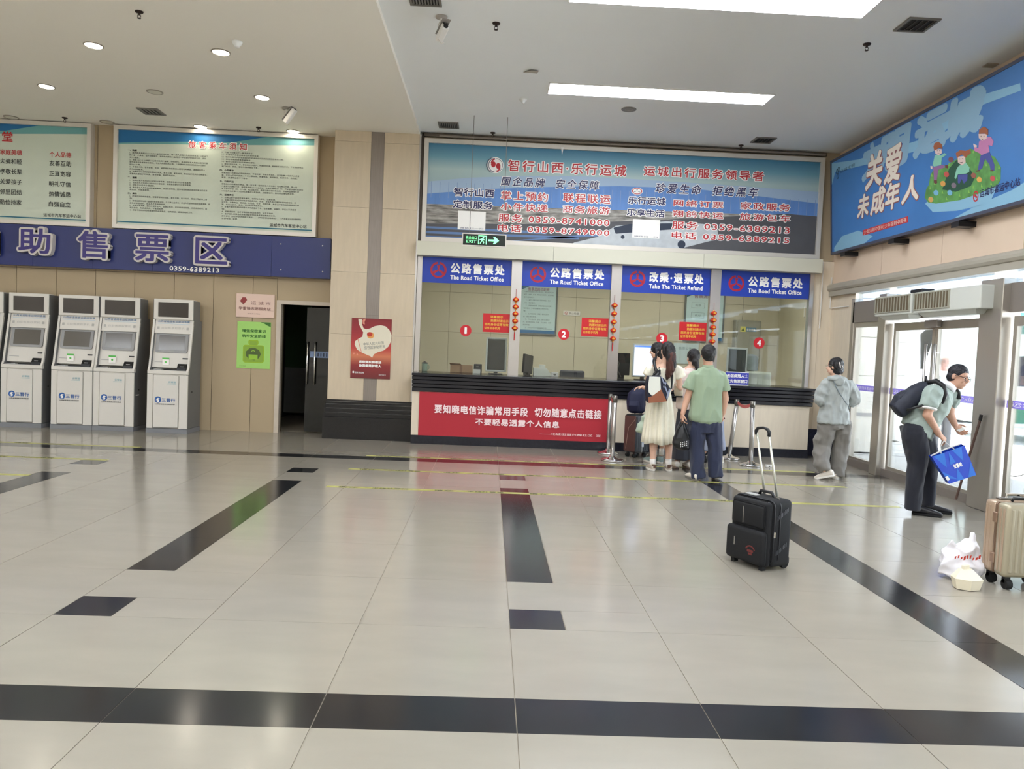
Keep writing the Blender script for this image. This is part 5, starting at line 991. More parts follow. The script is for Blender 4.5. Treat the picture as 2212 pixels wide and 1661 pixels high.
for k in range(4): z = 2.5-.19*k; t.prism([(3.80, z), (4.05, z), (4.05, z+.004), (3.80, z+.004)], fn, .003).prism([(3.80, z-.1), (4.05, z-.1), (4.05, z-.096), (3.80, z-.096)], fn, .003).prism([(3.80, z-.1), (3.804, z-.1), (3.804, z), (3.80, z)], fn, .003).prism([(4.046, z-.1), (4.05, z-.1), (4.05, z), (4.046, z)], fn, .003).text(('购票', '核对', '收款', '出票')[k], fn, (3.87, z-.07, 3.98, z-.03), w=.003)
t.build('chart_print', mat('grey blue lettering', (120, 140, 150)), s)
s = thing('paper_sheet', 'pale blue paper on the office wall below the notice in window 3', 'paper', (3.8, 14.48, 1.3)); MB().box(3.50, 3.98, 14.485, 14.495, 1.33, 1.72).build('sheet', mat('pale blue paper', (196, 216, 220)), s); MB().text('售票公告', wall_fn(14.485), (3.6, 1.6, 3.85, 1.65)).build('lettering', mat('grey blue lettering', (120, 140, 150)), s)
s = thing('smoking_sign', 'small no smoking plate on the office wall right of the duty notice', 'sign', (1.52, 14.48, 2.16)); MB().box(1.36, 1.68, 14.48, 14.495, 2.155, 2.24).build('plate', M_white, s); fn = wall_fn(14.48)
MB().text('禁止吸烟', fn, (1.47, 2.175, 1.65, 2.215), bold=.01).build('lettering', M_txtk, s); MB().prism(arcband(1.415, 2.197, .022, .03, 0, R(359), 16), fn).prism([(1.40, 2.21), (1.405, 2.215), (1.43, 2.185), (1.425, 2.18)], fn).build('prohibition_ring', M_txtr, s)
s = thing('electric_cabinet', 'grey electric cabinet with yellow warning label behind window 4', 'cabinet', (4.85, 14.3, 1.5)); MB().rbox(4.62, 5.10, 14.30, 14.49, 1.38, 2.20, .01, 1).build('box', mat('grey cabinet', (150, 150, 138), rough=.5), s); dr_ = MB().rbox(4.65, 5.07, 14.285, 14.30, 1.41, 2.17, .004, 1).build('door', mat('grey cabinet', (150, 150, 138)), s)
fn = wall_fn(14.285); MB().box(4.70, 4.80, 14.282, 14.285, 1.98, 2.08).build('warning_label', mat('yellow label', (226, 220, 120)), dr_); MB().prism([(4.715, 1.995), (4.785, 1.995), (4.75, 2.055)], wall_fn(14.282)).build('warning_triangle', mat('olive triangle', (96, 110, 50)), dr_); MB().box(4.805, 5.0, 14.282, 14.285, 1.99, 2.065).build('blue_label', mat('blue label', (90, 130, 160)), dr_); MB().text('安全用电', wall_fn(14.282), (4.82, 2.005, 4.985, 2.05), bold=.02).build('lettering', M_txtw, dr_)
s = thing('wall_control_box', 'small white control box with cable on the wall at the right of window 4', 'control box', (5.2, 12.9, 2.2)); MB().rbox(5.30, 5.42, 12.8, 12.86, 2.22, 2.40, .008, 1).build('case', M_white, s); MB().tube([(5.36, 12.83, 2.22), (5.33, 12.83, 2.12), (5.38, 12.83, 2.05)], .008, 6).build('cable', M_black, s); MB().box(5.33, 5.36, 12.795, 12.80, 2.28, 2.36).build('keypad', M_vf, s)

# ---- stanchions with belts
def stanchion(x, y, lb, top=(0, 0), z=.90):
    s = thing('queue_post', lb, 'barrier post', (x, y, 0), group='steel queue posts'); B = lambda mb, n, m: mb.build(n, m, s, smooth=True)
    B(MB().lathe([(.01, .001), (.155, .001), (.16, .012), (.15, .022), (.10, .035), (.05, .045), (.034, .07), (.01, .07)], (x, y, 0), 32), 'base', M_chrome)
    B(MB().tube([(x, y, .05), (x+top[0], y+top[1], z-.08)], .031, 20), 'post', M_steel)
    B(MB().tube([(x+top[0], y+top[1], z-.09), (x+top[0], y+top[1], z-.005), (x+top[0], y+top[1], z)], [.034, .034, .022], 20), 'belt_head', M_steeld); return Vector((x+top[0], y+top[1], z-.045))
a = stanchion(1.745, 10.42, 'nearer steel queue post at the left, in front of the red banner'); b = stanchion(1.80, 11.15, 'farther steel queue post at the left, close to the counter', z=.88)
c = stanchion(3.585, 11.08, 'farther steel queue post at the right, leaning beside the green shirted man', top=(.07, 0), z=.88); d = stanchion(3.69, 10.45, 'nearer steel queue post at the right, behind the black trolley case handle', top=(-.02, 0))
M_belt = mat('faded red belt', (216, 112, 108), rough=.7)
def belt(p, q, lb):
    m = MB(); n = 10; vs = []
    for i in range(n+1):
        r = p.lerp(q, i/n); r = r - Vector((0, 0, .05*math.sin(math.pi*i/n))); vs += [r+Vector((.0, 0, .024)), r-Vector((0, 0, .024))]
    m.add(vs, [(2*i, 2*i+1, 2*i+3, 2*i+2) for i in range(n)]); return top('belt', m, M_belt, lb, 'belt', group='red queue belts')
belt(a+Vector((0, .03, 0)), b-Vector((0, .03, 0)), 'faded red belt stretched between the two queue posts at the left'); belt(c+Vector((.0, -.03, 0)), d+Vector((0, .03, 0)), 'faded red belt stretched between the two queue posts at the right')
s = thing('paper_packet', 'small white packet on the floor beside the right queue post base', 'packet', (3.84, 10.36, 0)); MB().rbox(3.86, 3.95, 10.30, 10.37, .001, .035, .005, 1).build('packet', M_white, s); MB().prism(circle(3.90, .018, .009, 8), wall_fn(10.30), .001).build('mark', M_black, s)

# ---- yellow floor tapes with black lettering
M_tape = mat('yellow floor tape', (176, 173, 98), rough=.35, var=.14, vscale=6)
def tape(x0, x1, y, lb):
    s = thing('floor_tape', lb, 'tape', ((x0+x1)/2, y, 0), group='yellow waiting line tapes'); MB().box(x0, x1, y-.042, y+.042, .0003, .0012).build('strip', M_tape, s); t = MB(); x = x0+.12
    while x+1.0 < x1: t.text('请在', lambda u, v, q: Vector((u, y+v, .0012+q)), (x, -.03, x+.2, .03), bold=.03, sp=1.1, res=1, w=.0003); t.text('一米线外等候', lambda u, v, q: Vector((u, y+v, .0012+q)), (x+.27, -.03, x+.72, .03), bold=.03, sp=1.1, res=1, w=.0003); x += .98
    t.build('lettering', M_txtk, s, kind='stuff')
tape(-8.2, -4.5, 10.02, 'yellow floor tape nearest the ticket machines'); tape(-7.8, -4.38, 8.92, 'yellow floor tape, middle one of three at the left'); tape(-7.2, -4.62, 7.82, 'yellow floor tape, nearest one of three at the left')
tape(-1.57, 4.4, 10.03, 'yellow floor tape along the dark band before the counter'); tape(-1.6, 4.32, 8.93, 'yellow floor tape, middle one before the counter'); tape(-1.62, 4.36, 7.80, 'yellow floor tape, nearest one crossing behind the black trolley case')

# ================================================================== LUGGAGE
M_cl = mat('black ballistic nylon', (15, 16, 19), rough=.75, bump=.2, bscale=300); M_cl2 = mat('black piping', (24, 25, 29), rough=.4)
tc_ = thing('trolley_case', 'black soft trolley case with its silver handle pulled out, alone on the floor', 'suitcase', (2.0, 5.42, 0), R(-62)); Lc = lambda mb, n, m, par=None, **k: mb.build(n, m, par or tc_, world=False, **k)
WPOS[tc_.name] = (Vector((0, 0, 0)), 0)
Lc(MB().rbox(-.18, .18, -.06, .14, .022, .50, .035, 4), 'body', M_cl, smooth=True)
fp = Lc(MB().rbox(-.172, .172, -.105, -.05, .026, .485, .026, 4), 'front_section', M_cl, smooth=True)
Lc(MB().rbox(-.182, .175, -.145, -.09, .034, .28, .03, 4), 'lower_pocket', M_cl, smooth=True); Lc(MB().rbox(-.15, .15, -.122, -.095, .29, .46, .022, 3), 'upper_pocket', M_cl, smooth=True)
for (yy_, nm) in ((-.052, 'zip_piping'), (.005, 'zip_piping')):
    p_ = [(x, yy_, z) for x, z in rrect(-.183, .183, .05, .495, .045, 5)]; Lc(MB().tube(p_, .005, 6, closed=True), nm, M_cl2)
Lc(MB().box(-.04, -.036, -.126, -.12, .31, .43), 'silver_zip', M_steel); Lc(MB().box(-.09, -.084, -.15, -.144, .14, .20), 'silver_zip', M_steel); Lc(MB().rbox(.183, .189, -.055, -.038, .24, .28, .002, 1), 'zip_pull', M_chrome); Lc(MB().rbox(.10, .15, .02, .03, .50, .515, .003, 1).rbox(.12, .135, -.06, -.05, .455, .485, .003, 1), 'zip_pull', M_chrome)
lfn = lambda u, v, q: Vector((u, -.1455-q, v)); mr_ = mat('dull red print', (104, 40, 38)); Lc(MB().prism(arcband(.062, .118, .040, .050, R(25), R(155), 10), lfn, .001), 'red_emblem', mr_)
for (a0_, b0_, c0_, d0_) in ((.034, .118, .090, .136), (.046, .100, .080, .114)): Lc(MB().prism([(a0_, b0_), (c0_, b0_), (c0_, d0_), (a0_, d0_)], lfn, .001), 'red_emblem', mr_)
m = MB()
for k in range(8):
    for z0_ in (.36, .11): m.box(.1815, .184, -.02+.014*k, -.013+.014*k, z0_+.008*k, z0_+.03+.008*k)
Lc(m, 'side_tread', mat('grey rubber tread', (70, 72, 78), rough=.5))
Lc(MB().tube([(-.07, .06, .495), (-.05, .06, .53), (.05, .06, .53), (.07, .06, .495)], .012, 8), 'carry_handle', M_cl2, smooth=True); Lc(MB().rbox(-.12, -.02, -.03, .02, .498, .508, .003, 1), 'address_label', mat('grey label', (170, 172, 170), rough=.3))
for x_ in (-.065, .05): Lc(MB().tube([(x_, .115, .49), (x_-.10, .105, .945)], .0085, 8), 'telescopic_tube', mat('pale aluminium tube', (214, 214, 200), rough=.25, metal=.6), smooth=True)
Lc(MB().tube([(-.168, .105, .925), (-.171, .105, .955), (-.158, .105, .975), (-.104, .105, .985), (-.064, .105, .975), (-.047, .105, .955), (-.049, .105, .925)], [.012, .014, .012, .009, .012, .014, .012], 10), 'grip', M_cl2, smooth=True)
for x_ in (-.14, .14): Lc(MB().lathe([(.008, -.018), (.036, -.018), (.038, 0), (.036, .018), (.008, .018)], (x_, .11, .039), 18, Matrix.Rotation(R(90), 3, 'Y')), 'wheel', M_blackr)
for x_ in (-.13, .13): Lc(MB().box(x_-.015, x_+.015, -.11, -.07, .001, .03), 'foot', M_blackr)
Lc(MB().rbox(-.17, .17, .04, .145, .03, .09, .015, 2), 'bottom_guard', M_blackr)

def hard_case(name, lb, loc, rz, w_, d_, h_, m_face, m_side, m_trim, wheel=.03, handle=True, ribs=7, face_ribs=True):
    s = thing(name, lb, 'suitcase', loc, rz); WPOS[s.name] = (Vector((0, 0, 0)), 0); B = lambda mb, n, m, par=None, **k: mb.build(n, m, par or s, world=False, **k); z0_ = wheel*2+.012
    B(MB().rbox(-w_/2, w_/2, -d_/2, -.006, z0_, z0_+h_, .03, 4), 'front_shell', m_face, smooth=True); B(MB().rbox(-w_/2, w_/2, .006, d_/2, z0_, z0_+h_, .03, 4), 'back_shell', m_side, smooth=True)
    B(MB().rbox(-w_/2+.004, w_/2-.004, -.012, .012, z0_+.004, z0_+h_-.004, .02, 3), 'middle_frame', m_trim, smooth=True)
    for k in range(ribs):
        if face_ribs:
            x = -w_/2+w_*(k+1)/(ribs+1); B(MB().rbox(x-.010, x+.010, -d_/2-.005, -d_/2+.01, z0_+.035, z0_+h_-.035, .005, 2), 'rib', m_face)
    for sx_ in (-1, 1):
        for yk in (-d_/2+.035, -d_/2+.07, d_/2-.07, d_/2-.035): B(MB().rbox(sx_*w_/2-.004, sx_*w_/2+.004, yk-.009, yk+.009, z0_+.035, z0_+h_-.035, .003, 2), 'side_rib', m_side)
        for z in (z0_+h_*.22, z0_+h_*.78): B(MB().rbox(sx_*w_/2-.006, sx_*w_/2+.009, -.022, .022, z-.035, z+.035, .004, 1), 'latch', m_trim)
    for sx_ in (-1, 1):
        for sy in (-1, 1):
            fk = B(MB().rbox(sx_*(w_/2-.05)-.02, sx_*(w_/2-.05)+.02, sy*(d_/2-.045)-.02, sy*(d_/2-.045)+.02, wheel, z0_+.012, .006, 2), 'wheel_fork', M_black)
            B(MB().lathe([(.006, -.02), (wheel-.002, -.02), (wheel, 0), (wheel-.002, .02), (.006, .02)], (sx_*(w_/2-.05), sy*(d_/2-.045)-.012, wheel), 18, Matrix.Rotation(R(90), 3, 'Y')), 'wheel', M_blackr)
    B(MB().tube([(-.07, 0, z0_+h_), (-.06, 0, z0_+h_+.022), (.06, 0, z0_+h_+.022), (.07, 0, z0_+h_)], .009, 8), 'carry_handle', M_black, smooth=True); return s, B, z0_
s, B, z0_ = hard_case('suitcase', 'dark grey and brown hard suitcase with white frame, standing under the navy backpack', (2.17, 10.9, 0), R(-58), .24, .28, .545, mat('charcoal shell', (64, 68, 74), rough=.35), mat('charcoal shell', (64, 68, 74), rough=.35), mat('silver frame', (196, 200, 206), rough=.3, metal=.6), ribs=3)
B(MB().rbox(-.112, .112, -.152, -.13, .085, .60, .018, 3), 'front_panel', mat('brown shell', (92, 62, 58), rough=.35), smooth=True); B(MB().tube([(.11, -.15, .56), (-.02, -.156, .42), (-.06, -.156, .12)], .004, 5), 'hanging_cord', mat('tan cord', (170, 140, 126)))
s, B, z0_ = hard_case('suitcase', 'pale gold ribbed hard suitcase cut by the right edge of the photo', (3.70, 5.10, 0), R(0), .36, .25, .50, mat('pale gold shell', (172, 164, 142), rough=.3, metal=.35), mat('champagne shell', (178, 156, 134), rough=.3, metal=.3), mat('brass latch', (150, 124, 104), rough=.35, metal=.5), wheel=.036, ribs=8)
B(MB().rbox(-.12, .12, .05, .10, z0_+.50, z0_+.515, .004, 1), 'handle_housing', M_steeld); B(MB().tube([(-.06, .075, z0_+.5), (-.06, .075, z0_+.535), (.06, .075, z0_+.535), (.06, .075, z0_+.5)], .012, 8), 'trolley_grip', M_chrome)

_seed = [3]
def remesh(mb, voxel, smooth=4, disp=0, dscale=8, dvec=(1, 1, 1), seed=0):
    me = bpy.data.meshes.new('tmp'); me.from_pydata([tuple(v) for v in mb.v], [], mb.f); me.update()
    bm = bmesh.new(); bm.from_mesh(me); bmesh.ops.recalc_face_normals(bm, faces=bm.faces); bm.to_mesh(me); bm.free()
    o = bpy.data.objects.new('tmp', me); COL.objects.link(o)
    r = o.modifiers.new('r', 'REMESH'); r.mode = 'VOXEL'; r.voxel_size = voxel; r.adaptivity = 0
    if smooth: q = o.modifiers.new('s', 'SMOOTH'); q.iterations = smooth; q.factor = .5
    bpy.context.view_layer.update(); dg = bpy.context.evaluated_depsgraph_get(); m2 = bpy.data.meshes.new_from_object(o.evaluated_get(dg))
    if disp:
        ns = [v.normal.copy() for v in m2.vertices]
        for v, n_ in zip(m2.vertices, ns):
            p = Vector((v.co.x*dvec[0]*dscale+seed, v.co.y*dvec[1]*dscale, v.co.z*dvec[2]*dscale)); a_ = noise.noise(p); b_ = noise.noise(p*2.3+Vector((5, 5, 5)))
            v.co += n_*disp*((1-abs(a_)*2.2)+.4*b_-.4)
    out = MB(); out.v = [tuple(v.co) for v in m2.vertices]; out.f = [tuple(p.vertices) for p in m2.polygons]
    bpy.data.objects.remove(o); bpy.data.meshes.remove(me); bpy.data.meshes.remove(m2); return out
def loft(mb, secs, n=20, sq=2.0):
    """closed loft through sections (centre, half-width vector, half-depth vector); superellipse power sq"""
    vs = []
    for (c, a, b) in secs:
        for k in range(n):
            t_ = 2*math.pi*k/n; ct_, st_ = math.cos(t_), math.sin(t_); u = math.copysign(abs(ct_)**(2/sq), ct_); v = math.copysign(abs(st_)**(2/sq), st_); vs.append(Vector(c)+Vector(a)*u+Vector(b)*v)
    m_ = len(secs); mb.add(vs, [(i*n+k, i*n+(k+1) % n, (i+1)*n+(k+1) % n, (i+1)*n+k) for i in range(m_-1) for k in range(n)]+[tuple(range(n))[::-1], tuple((m_-1)*n+k for k in range(n))]); return mb
def limb(mb, pts, rs, caps=(True, True)):
    mb.tube(pts, rs, 14)
    for i, (p, r) in enumerate(zip(pts, rs)):
        if (i == 0 and not caps[0]) or (i == len(pts)-1 and not caps[1]): continue
        mb.sphere(p, r*.995, 14, 8)
    return mb
def ell(mb, c, r, Mx=None):
    n0 = len(mb.v); mb.sphere((0, 0, 0), 1, 18, 12, r)
    for i in range(n0, len(mb.v)): mb.v[i] = tuple(Vector(c)+((Mx @ Vector(mb.v[i])) if Mx else Vector(mb.v[i])))
    return mb
def basis(f, up=(0, 0, 1)):
    f = Vector(f).normalized(); r = f.cross(Vector(up)).normalized(); u = r.cross(f); return Matrix((r, f, u)).transposed()   # columns: right, front, up
def hand(mb, wr, d, pn, size=1.0, curl=.5, side=1):
    """wr wrist, d finger direction, pn palm normal (curl towards it), side: thumb side sign"""
    d = Vector(d).normalized(); pn = Vector(pn); pn = (pn-d*pn.dot(d)).normalized(); x = d.cross(pn)*side
    S = size; wr = Vector(wr)
    loft(mb, [(wr-d*.02*S, x*.024*S, pn*.018*S), (wr+d*.02*S, x*.034*S, pn*.016*S), (wr+d*.06*S, x*.042*S, pn*.015*S), (wr+d*.088*S, x*.040*S, pn*.012*S)], 14, 2.6)
    for k, (o, L_) in enumerate(((-.031, .066), (-.0105, .078), (.0105, .073), (.031, .056))):
        p = wr+d*.080*S-x*o*S; pts = [p]; dd = d.copy(); a_ = curl
        for seg in (.45, .32, .23): dd = (dd*math.cos(a_)+pn*math.sin(a_)).normalized(); pnn = (pn-dd*pn.dot(dd)); pn2 = pnn.normalized() if pnn.length > .01 else pn; pts.append(pts[-1]+dd*L_*seg*S); dd = (dd*math.cos(a_*.4)+pn2*math.sin(a_*.4)).normalized()
        mb.tube(pts, [.0088*S, .0086*S, .008*S, .0065*S], 8); mb.sphere(pts[-1], .0066*S, 8, 5)
    p = wr+d*.025*S+x*.028*S; q = p+(x*.8+d*.7+pn*.3).normalized()*.036*S; r_ = q+(d*.9+x*.15+pn*.5).normalized()*.032*S
    mb.tube([p, q, r_], [.013*S, .0105*S, .008*S], 8); mb.sphere(r_, .008*S, 8, 5)
def merge(a, b): n = len(a.v); a.v += b.v; a.f += [tuple(i+n for i in f) for f in b.f]; return a
def person(lb, loc, head, hf, hup, neck, torso, arms, legs, skin, hs=1.0, hands=(), female=False, face=True):
    """one continuous body mesh; clothing, hair and facial features are its parts"""
    s = thing('person', lb, 'person', loc); b = MB(); H = Vector(head); Bm = basis(hf, hup); r_, f_, u_ = Bm.col[0], Bm.col[1], Bm.col[2]
    ell(b, H+u_*.025*hs-f_*.005*hs, (.074*hs, .092*hs, .092*hs), Bm); ell(b, H-u_*.045*hs+f_*.022*hs, (.058*hs, .066*hs, .068*hs), Bm); ell(b, H-u_*.088*hs+f_*.052*hs, (.030*hs, .026*hs, .022*hs), Bm)
    b.tube([H+f_*.085*hs+u_*.012*hs, H+f_*.106*hs-u_*.022*hs, H+f_*.088*hs-u_*.036*hs], [.010*hs, .015*hs, .012*hs], 8); ell(b, H+f_*.078*hs-u_*.063*hs, (.026*hs, .014*hs, .012*hs), Bm)
    for sd_ in (-1, 1): ell(b, H+r_*.078*hs*sd_-f_*.008*hs-u_*.005*hs, (.010*hs, .020*hs, .032*hs), Bm); ell(b, H+r_*.034*hs*sd_+f_*.070*hs-u_*.030*hs, (.022*hs, .018*hs, .018*hs), Bm)
    limb(b, [neck, H-u_*.07*hs-f_*.015*hs], [.060*hs, .054*hs]); loft(b, torso, 18)
    for A in arms: limb(b, A[0], A[1])
    for A in legs: limb(b, A[0], A[1])
    body = remesh(b, .0075, 3)
    for hnd in hands: h_ = MB(); hand(h_, *hnd[0], **hnd[1]); merge(body, remesh(h_, .0034, 2))
    body.build('body', skin, s, smooth=True)
    if face:
        for sd_ in (-1, 1):
            e_ = MB(); ell(e_, H+r_*.031*hs*sd_+f_*.078*hs+u_*.0*hs, (.0125*hs, .008*hs, .0062*hs), Bm); eo = e_.build('eye', mat('eye white', (225, 220, 215), rough=.3), s, smooth=True)
            e_ = MB(); ell(e_, H+r_*.031*hs*sd_+f_*.0835*hs+u_*.0*hs, (.006*hs, .005*hs, .006*hs), Bm); e_.build('iris', M_hair, eo)
            MB().tube([H+r_*.014*hs*sd_+f_*.093*hs+u_*.020*hs, H+r_*.034*hs*sd_+f_*.090*hs+u_*.026*hs, H+r_*.052*hs*sd_+f_*.076*hs+u_*.020*hs], .003*hs, 6).build('eyebrow', M_hair, s)
        MB().tube([H-r_*.022*hs+f_*.086*hs-u_*.064*hs, H+f_*.094*hs-u_*.062*hs, H+r_*.022*hs+f_*.086*hs-u_*.064*hs], [.002*hs, .0045*hs, .002*hs], 6).build('mouth', mat('lips', (178, 96, 92), rough=.5), s)
    return s, Bm, H
def hair_cap(mb, H, Bm, hs, back=.016, up=.028, w_=.086, d_=.098, h_=.094): ell(mb, H+Bm.col[2]*up*hs-Bm.col[1]*back*hs, (w_*hs, d_*hs, h_*hs), Bm)
def shoe(s, heel, d, L_, m_up, m_sole, pitch=0, w_=.045, hh=.085):
    heel = Vector(heel); d = Vector((d[0], d[1], 0)).normalized(); x = Vector((d.y, -d.x, 0)); Mp = Matrix.Rotation(-pitch, 3, x) if pitch else Matrix.Identity(3); up_ = Mp @ Vector((0, 0, 1)); d = Mp @ d
    m = MB(); loft(m, [(heel+d*.0+up_*.045, x*w_*.62, up_*.030), (heel+d*.02+up_*.055, x*w_*.8, up_*.042), (heel+d*L_*.3+up_*(hh*.62), x*w_*.85, up_*(hh*.5)), (heel+d*L_*.55+up_*.045, x*w_*.95, up_*.032), (heel+d*L_*.8+up_*.036, x*w_*1.0, up_*.024), (heel+d*L_*.96+up_*.03, x*w_*.75, up_*.016), (heel+d*L_+up_*.026, x*w_*.4, up_*.010)], 16, 2.4)
    o = remesh(m, .006, 3).build('shoe', m_up, s, smooth=True)
    m = MB(); loft(m, [(heel+d*(-.006)+up_*.001, x*.001, d*.001)]*1+[(heel+d*L_*.5+up_*z, x*w_*1.02*q, d*L_*.505*q) for z, q in ((.0015, .96), (.006, 1), (.022, 1), (.026, .97))], 28, 2.6); m.build('sole', m_sole, o, smooth=False); return o
# ================================================================== PEOPLE
def fabric(name, col, **k): return mat(name, col, rough=.85, sheen=.15, bump=.08, bscale=180, **k)
X_, Y_, Z_ = Vector((1, 0, 0)), Vector((0, 1, 0)), Vector((0, 0, 1))
M_shoew = mat('off white shoe', (224, 216, 204), rough=.6); M_solew = mat('white sole', (230, 226, 218), rough=.6); M_shoek = mat('black shoe', (26, 26, 30), rough=.35)
# ---- man in green shirt, back to the camera
Y0 = 9.07
def P(x, y, dy=0): return W3(x, y, Y0+dy)
g = P(1526, 1036)
arms = [([P(1498, 818), P(1484, 862, .0), P(1475, 893, -.03)], [.045, .042, .029]), ([P(1560, 820), P(1567, 862, .0), P(1562, 893, .02)], [.045, .042, .029])]
legs = [([P(1510, 905), P(1508, 970), P(1509, 1029, .02)], [.085, .058, .04]), ([P(1542, 905), P(1544, 970), P(1547, 1026, .0)], [.085, .058, .04])]
tor = [(P(1525, 912), X_*.15, Y_*.10), (P(1526, 880), X_*.145, Y_*.10), (P(1528, 830), X_*.165, Y_*.105), (P(1529, 808), X_*.15, Y_*.085), (P(1529, 798), X_*.07, Y_*.06)]
s, Bm, H = person('man in a sage green shirt and navy trousers seen from behind, holding a black bag', (g.x, Y0, 0), P(1530, 767), (.1, 1, 0), (0, 0, 1), P(1529, 800, .0), tor, arms, legs, M_skin2, 1.02,
    hands=[((P(1474.5, 894, -.03), (-.05, -.1, -1), (1, .2, 0)), dict(curl=.75, side=1)), ((P(1562, 894, .02), (-.05, .15, -1), (-1, .2, 0)), dict(curl=.6, side=-1))])
m = MB(); loft(m, [(P(1524, 914.5), X_*.12, Y_*.12), (P(1523.5, 908), X_*.19, Y_*.14), (P(1523, 898), X_*.200, Y_*.145), (P(1524, 880), X_*.188, Y_*.138), (P(1527, 850), X_*.178, Y_*.132), (P(1529, 825), X_*.192, Y_*.128), (P(1529.5, 810), X_*.195, Y_*.11), (P(1529.5, 800), X_*.12, Y_*.085), (P(1529.5, 793), X_*.068, Y_*.068)], 28, 2.3)
limb(m, [P(1500, 812), P(1492, 828, 0), P(1487, 841)], [.062, .070, .078], (True, False)); limb(m, [P(1559, 814), P(1565, 830, 0), P(1567.5, 844)], [.062, .068, .074], (True, False))
remesh(m, .009, 3, disp=.013, dscale=9, dvec=(1.2, 1, .35), seed=2).build('shirt', fabric('sage green cotton', (144, 162, 136)), s, smooth=True)
m = MB(); loft(m, [(P(1529.5, 798, -.005), X_*.072, Y_*.072), (P(1529.5, 789, .0), X_*.066, Y_*.066), (P(1529.5, 788, .0), X_*.055, Y_*.055)], 20); m.build('collar', fabric('sage green cotton', (144, 162, 136)), s, smooth=True)
m = MB(); loft(m, [(P(1524, 935), X_*.16, Y_*.11), (P(1524, 915), X_*.182, Y_*.125), (P(1524, 895), X_*.175, Y_*.12)], 22)
limb(m, [P(1507, 920), P(1506, 970), P(1506, 1010), P(1508, 1032)], [.098, .088, .086, .088], (True, False)); limb(m, [P(1541, 920), P(1544, 970), P(1545, 1010), P(1546, 1030)], [.098, .086, .082, .084], (True, False))
remesh(m, .010, 3, disp=.014, dscale=8, dvec=(1.5, 1, .5), seed=8).build('trousers', fabric('navy suiting', (44, 50, 74)), s, smooth=True)
m = MB(); hair_cap(m, H, Bm, 1.02, .022, .030, .087, .098, .097); ell(m, H-Y_*.045-Z_*.02, (.072, .05, .062)); remesh(m, .007, 2, disp=.004, dscale=30).build('hair', M_hair, s, smooth=True)
shoe(s, (P(1503, 1036).x, Y0-.08, 0), (-.25, 1, 0), .27, M_shoew, mat('grey sole', (120, 116, 110))); shoe(s, (P(1547, 1036).x, Y0-.02, 0), (.2, 1, 0), .27, M_shoew, mat('grey sole', (120, 116, 110)))
# phone in the right hand
ph = thing('phone', 'dark red phone held low in the right hand of the man in green', 'phone', P(1559, 905, -.02)); c_ = P(1558, 906, .03); MB().rbox(-.02, .02, -.005, .005, -.045, .045, .003, 1, M=Matrix.Translation(c_) @ Matrix.Rotation(R(55), 4, 'Y')).build('body', mat('dark red case', (90, 30, 40), rough=.4), ph); MB().box(-.017, .017, .0051, .006, -.04, .04, M=Matrix.Translation(c_) @ Matrix.Rotation(R(55), 4, 'Y')).build('screen', M_black, ph)
# black bag in the left hand
bg_ = thing('handbag', 'black leather satchel with metal studs hanging from the left hand of the man in green', 'bag', P(1470, 975, -.06))
m = MB(); Yb = Y0-.04
def Q(x, y, dy=0): return W3(x, y, Yb+dy)
loft(m, [(Q(1478, 914), X_*.02, Y_*.02), (Q(1474, 925), X_*.055, Y_*.045), (Q(1472, 945), X_*.10, Y_*.065), (Q(1471, 958), X_*.105, Y_*.07), (Q(1474, 968), X_*.085, Y_*.06), (Q(1478, 972), X_*.04, Y_*.03)], 20, 2.4)
bgb = remesh(m, .008, 3, disp=.006, dscale=9).build('body', mat('black leather', (24, 24, 26), rough=.35, bump=.15, bscale=40), bg_, smooth=True)
MB().tube([Q(1473, 903), Q(1462, 925, -.05), Q(1456, 948, -.06)], .006, 6).tube([Q(1474, 903), Q(1480, 925, -.07), Q(1489, 950, -.07)], .006, 6).build('strap', mat('dark strap', (40, 40, 42), rough=.4), bg_)
for i in range(4): 
    for j in range(3): c_ = Q(1471+4.2*i, 957-1.0*i+4*j, -.072); MB().sphere(c_, .006, 8, 5, (1, .5, 1.5)).build('stud', M_chrome, bg_)

# ---- young woman in a cream dress
Y0 = 9.66
g = P(1425, 1012)
arms = [([P(1409, 795), P(1402, 822, .02), P(1400, 838, .2)], [.045, .034, .024]), ([P(1462, 797), P(1470, 838, .0), P(1463, 832, .22)], [.045, .036, .025])]
legs = [([P(1416, 880), P(1411, 955), P(1410, 1006)], [.08, .05, .034]), ([P(1440, 880), P(1445, 955), P(1444, 1007)], [.08, .05, .034])]
tor = [(P(1428, 880), X_*.15, Y_*.10), (P(1429, 850), X_*.115, Y_*.085), (P(1433, 810), X_*.14, Y_*.09), (P(1434, 795), X_*.14, Y_*.075), (P(1435, 786), X_*.06, Y_*.05)]
s, Bm, H = person('young woman in a cream dress with a long brown ponytail, seen from behind', (g.x, Y0, 0), P(1441, 758), (-.2, 1, 0), (0, 0, 1), P(1436, 788, .0), tor, arms, legs, M_skin, .94,
    hands=[((P(1400, 838, .2), (-.1, 1, .1), (0, 0, -1)), dict(curl=.4, side=1, size=.88)), ((P(1463, 832, .22), (-.3, 1, .2), (0, 0, -1)), dict(curl=.4, side=-1, size=.88))])
M_dress = fabric('cream dress cloth', (232, 226, 206), var=.03, vscale=30)
m = MB(); loft(m, [(P(1427, 858), X_*.135, Y_*.10), (P(1428, 848), X_*.125, Y_*.095), (P(1432, 820), X_*.150, Y_*.105), (P(1434, 802), X_*.155, Y_*.095), (P(1434, 795), X_*.13, Y_*.08)], 24, 2.2)
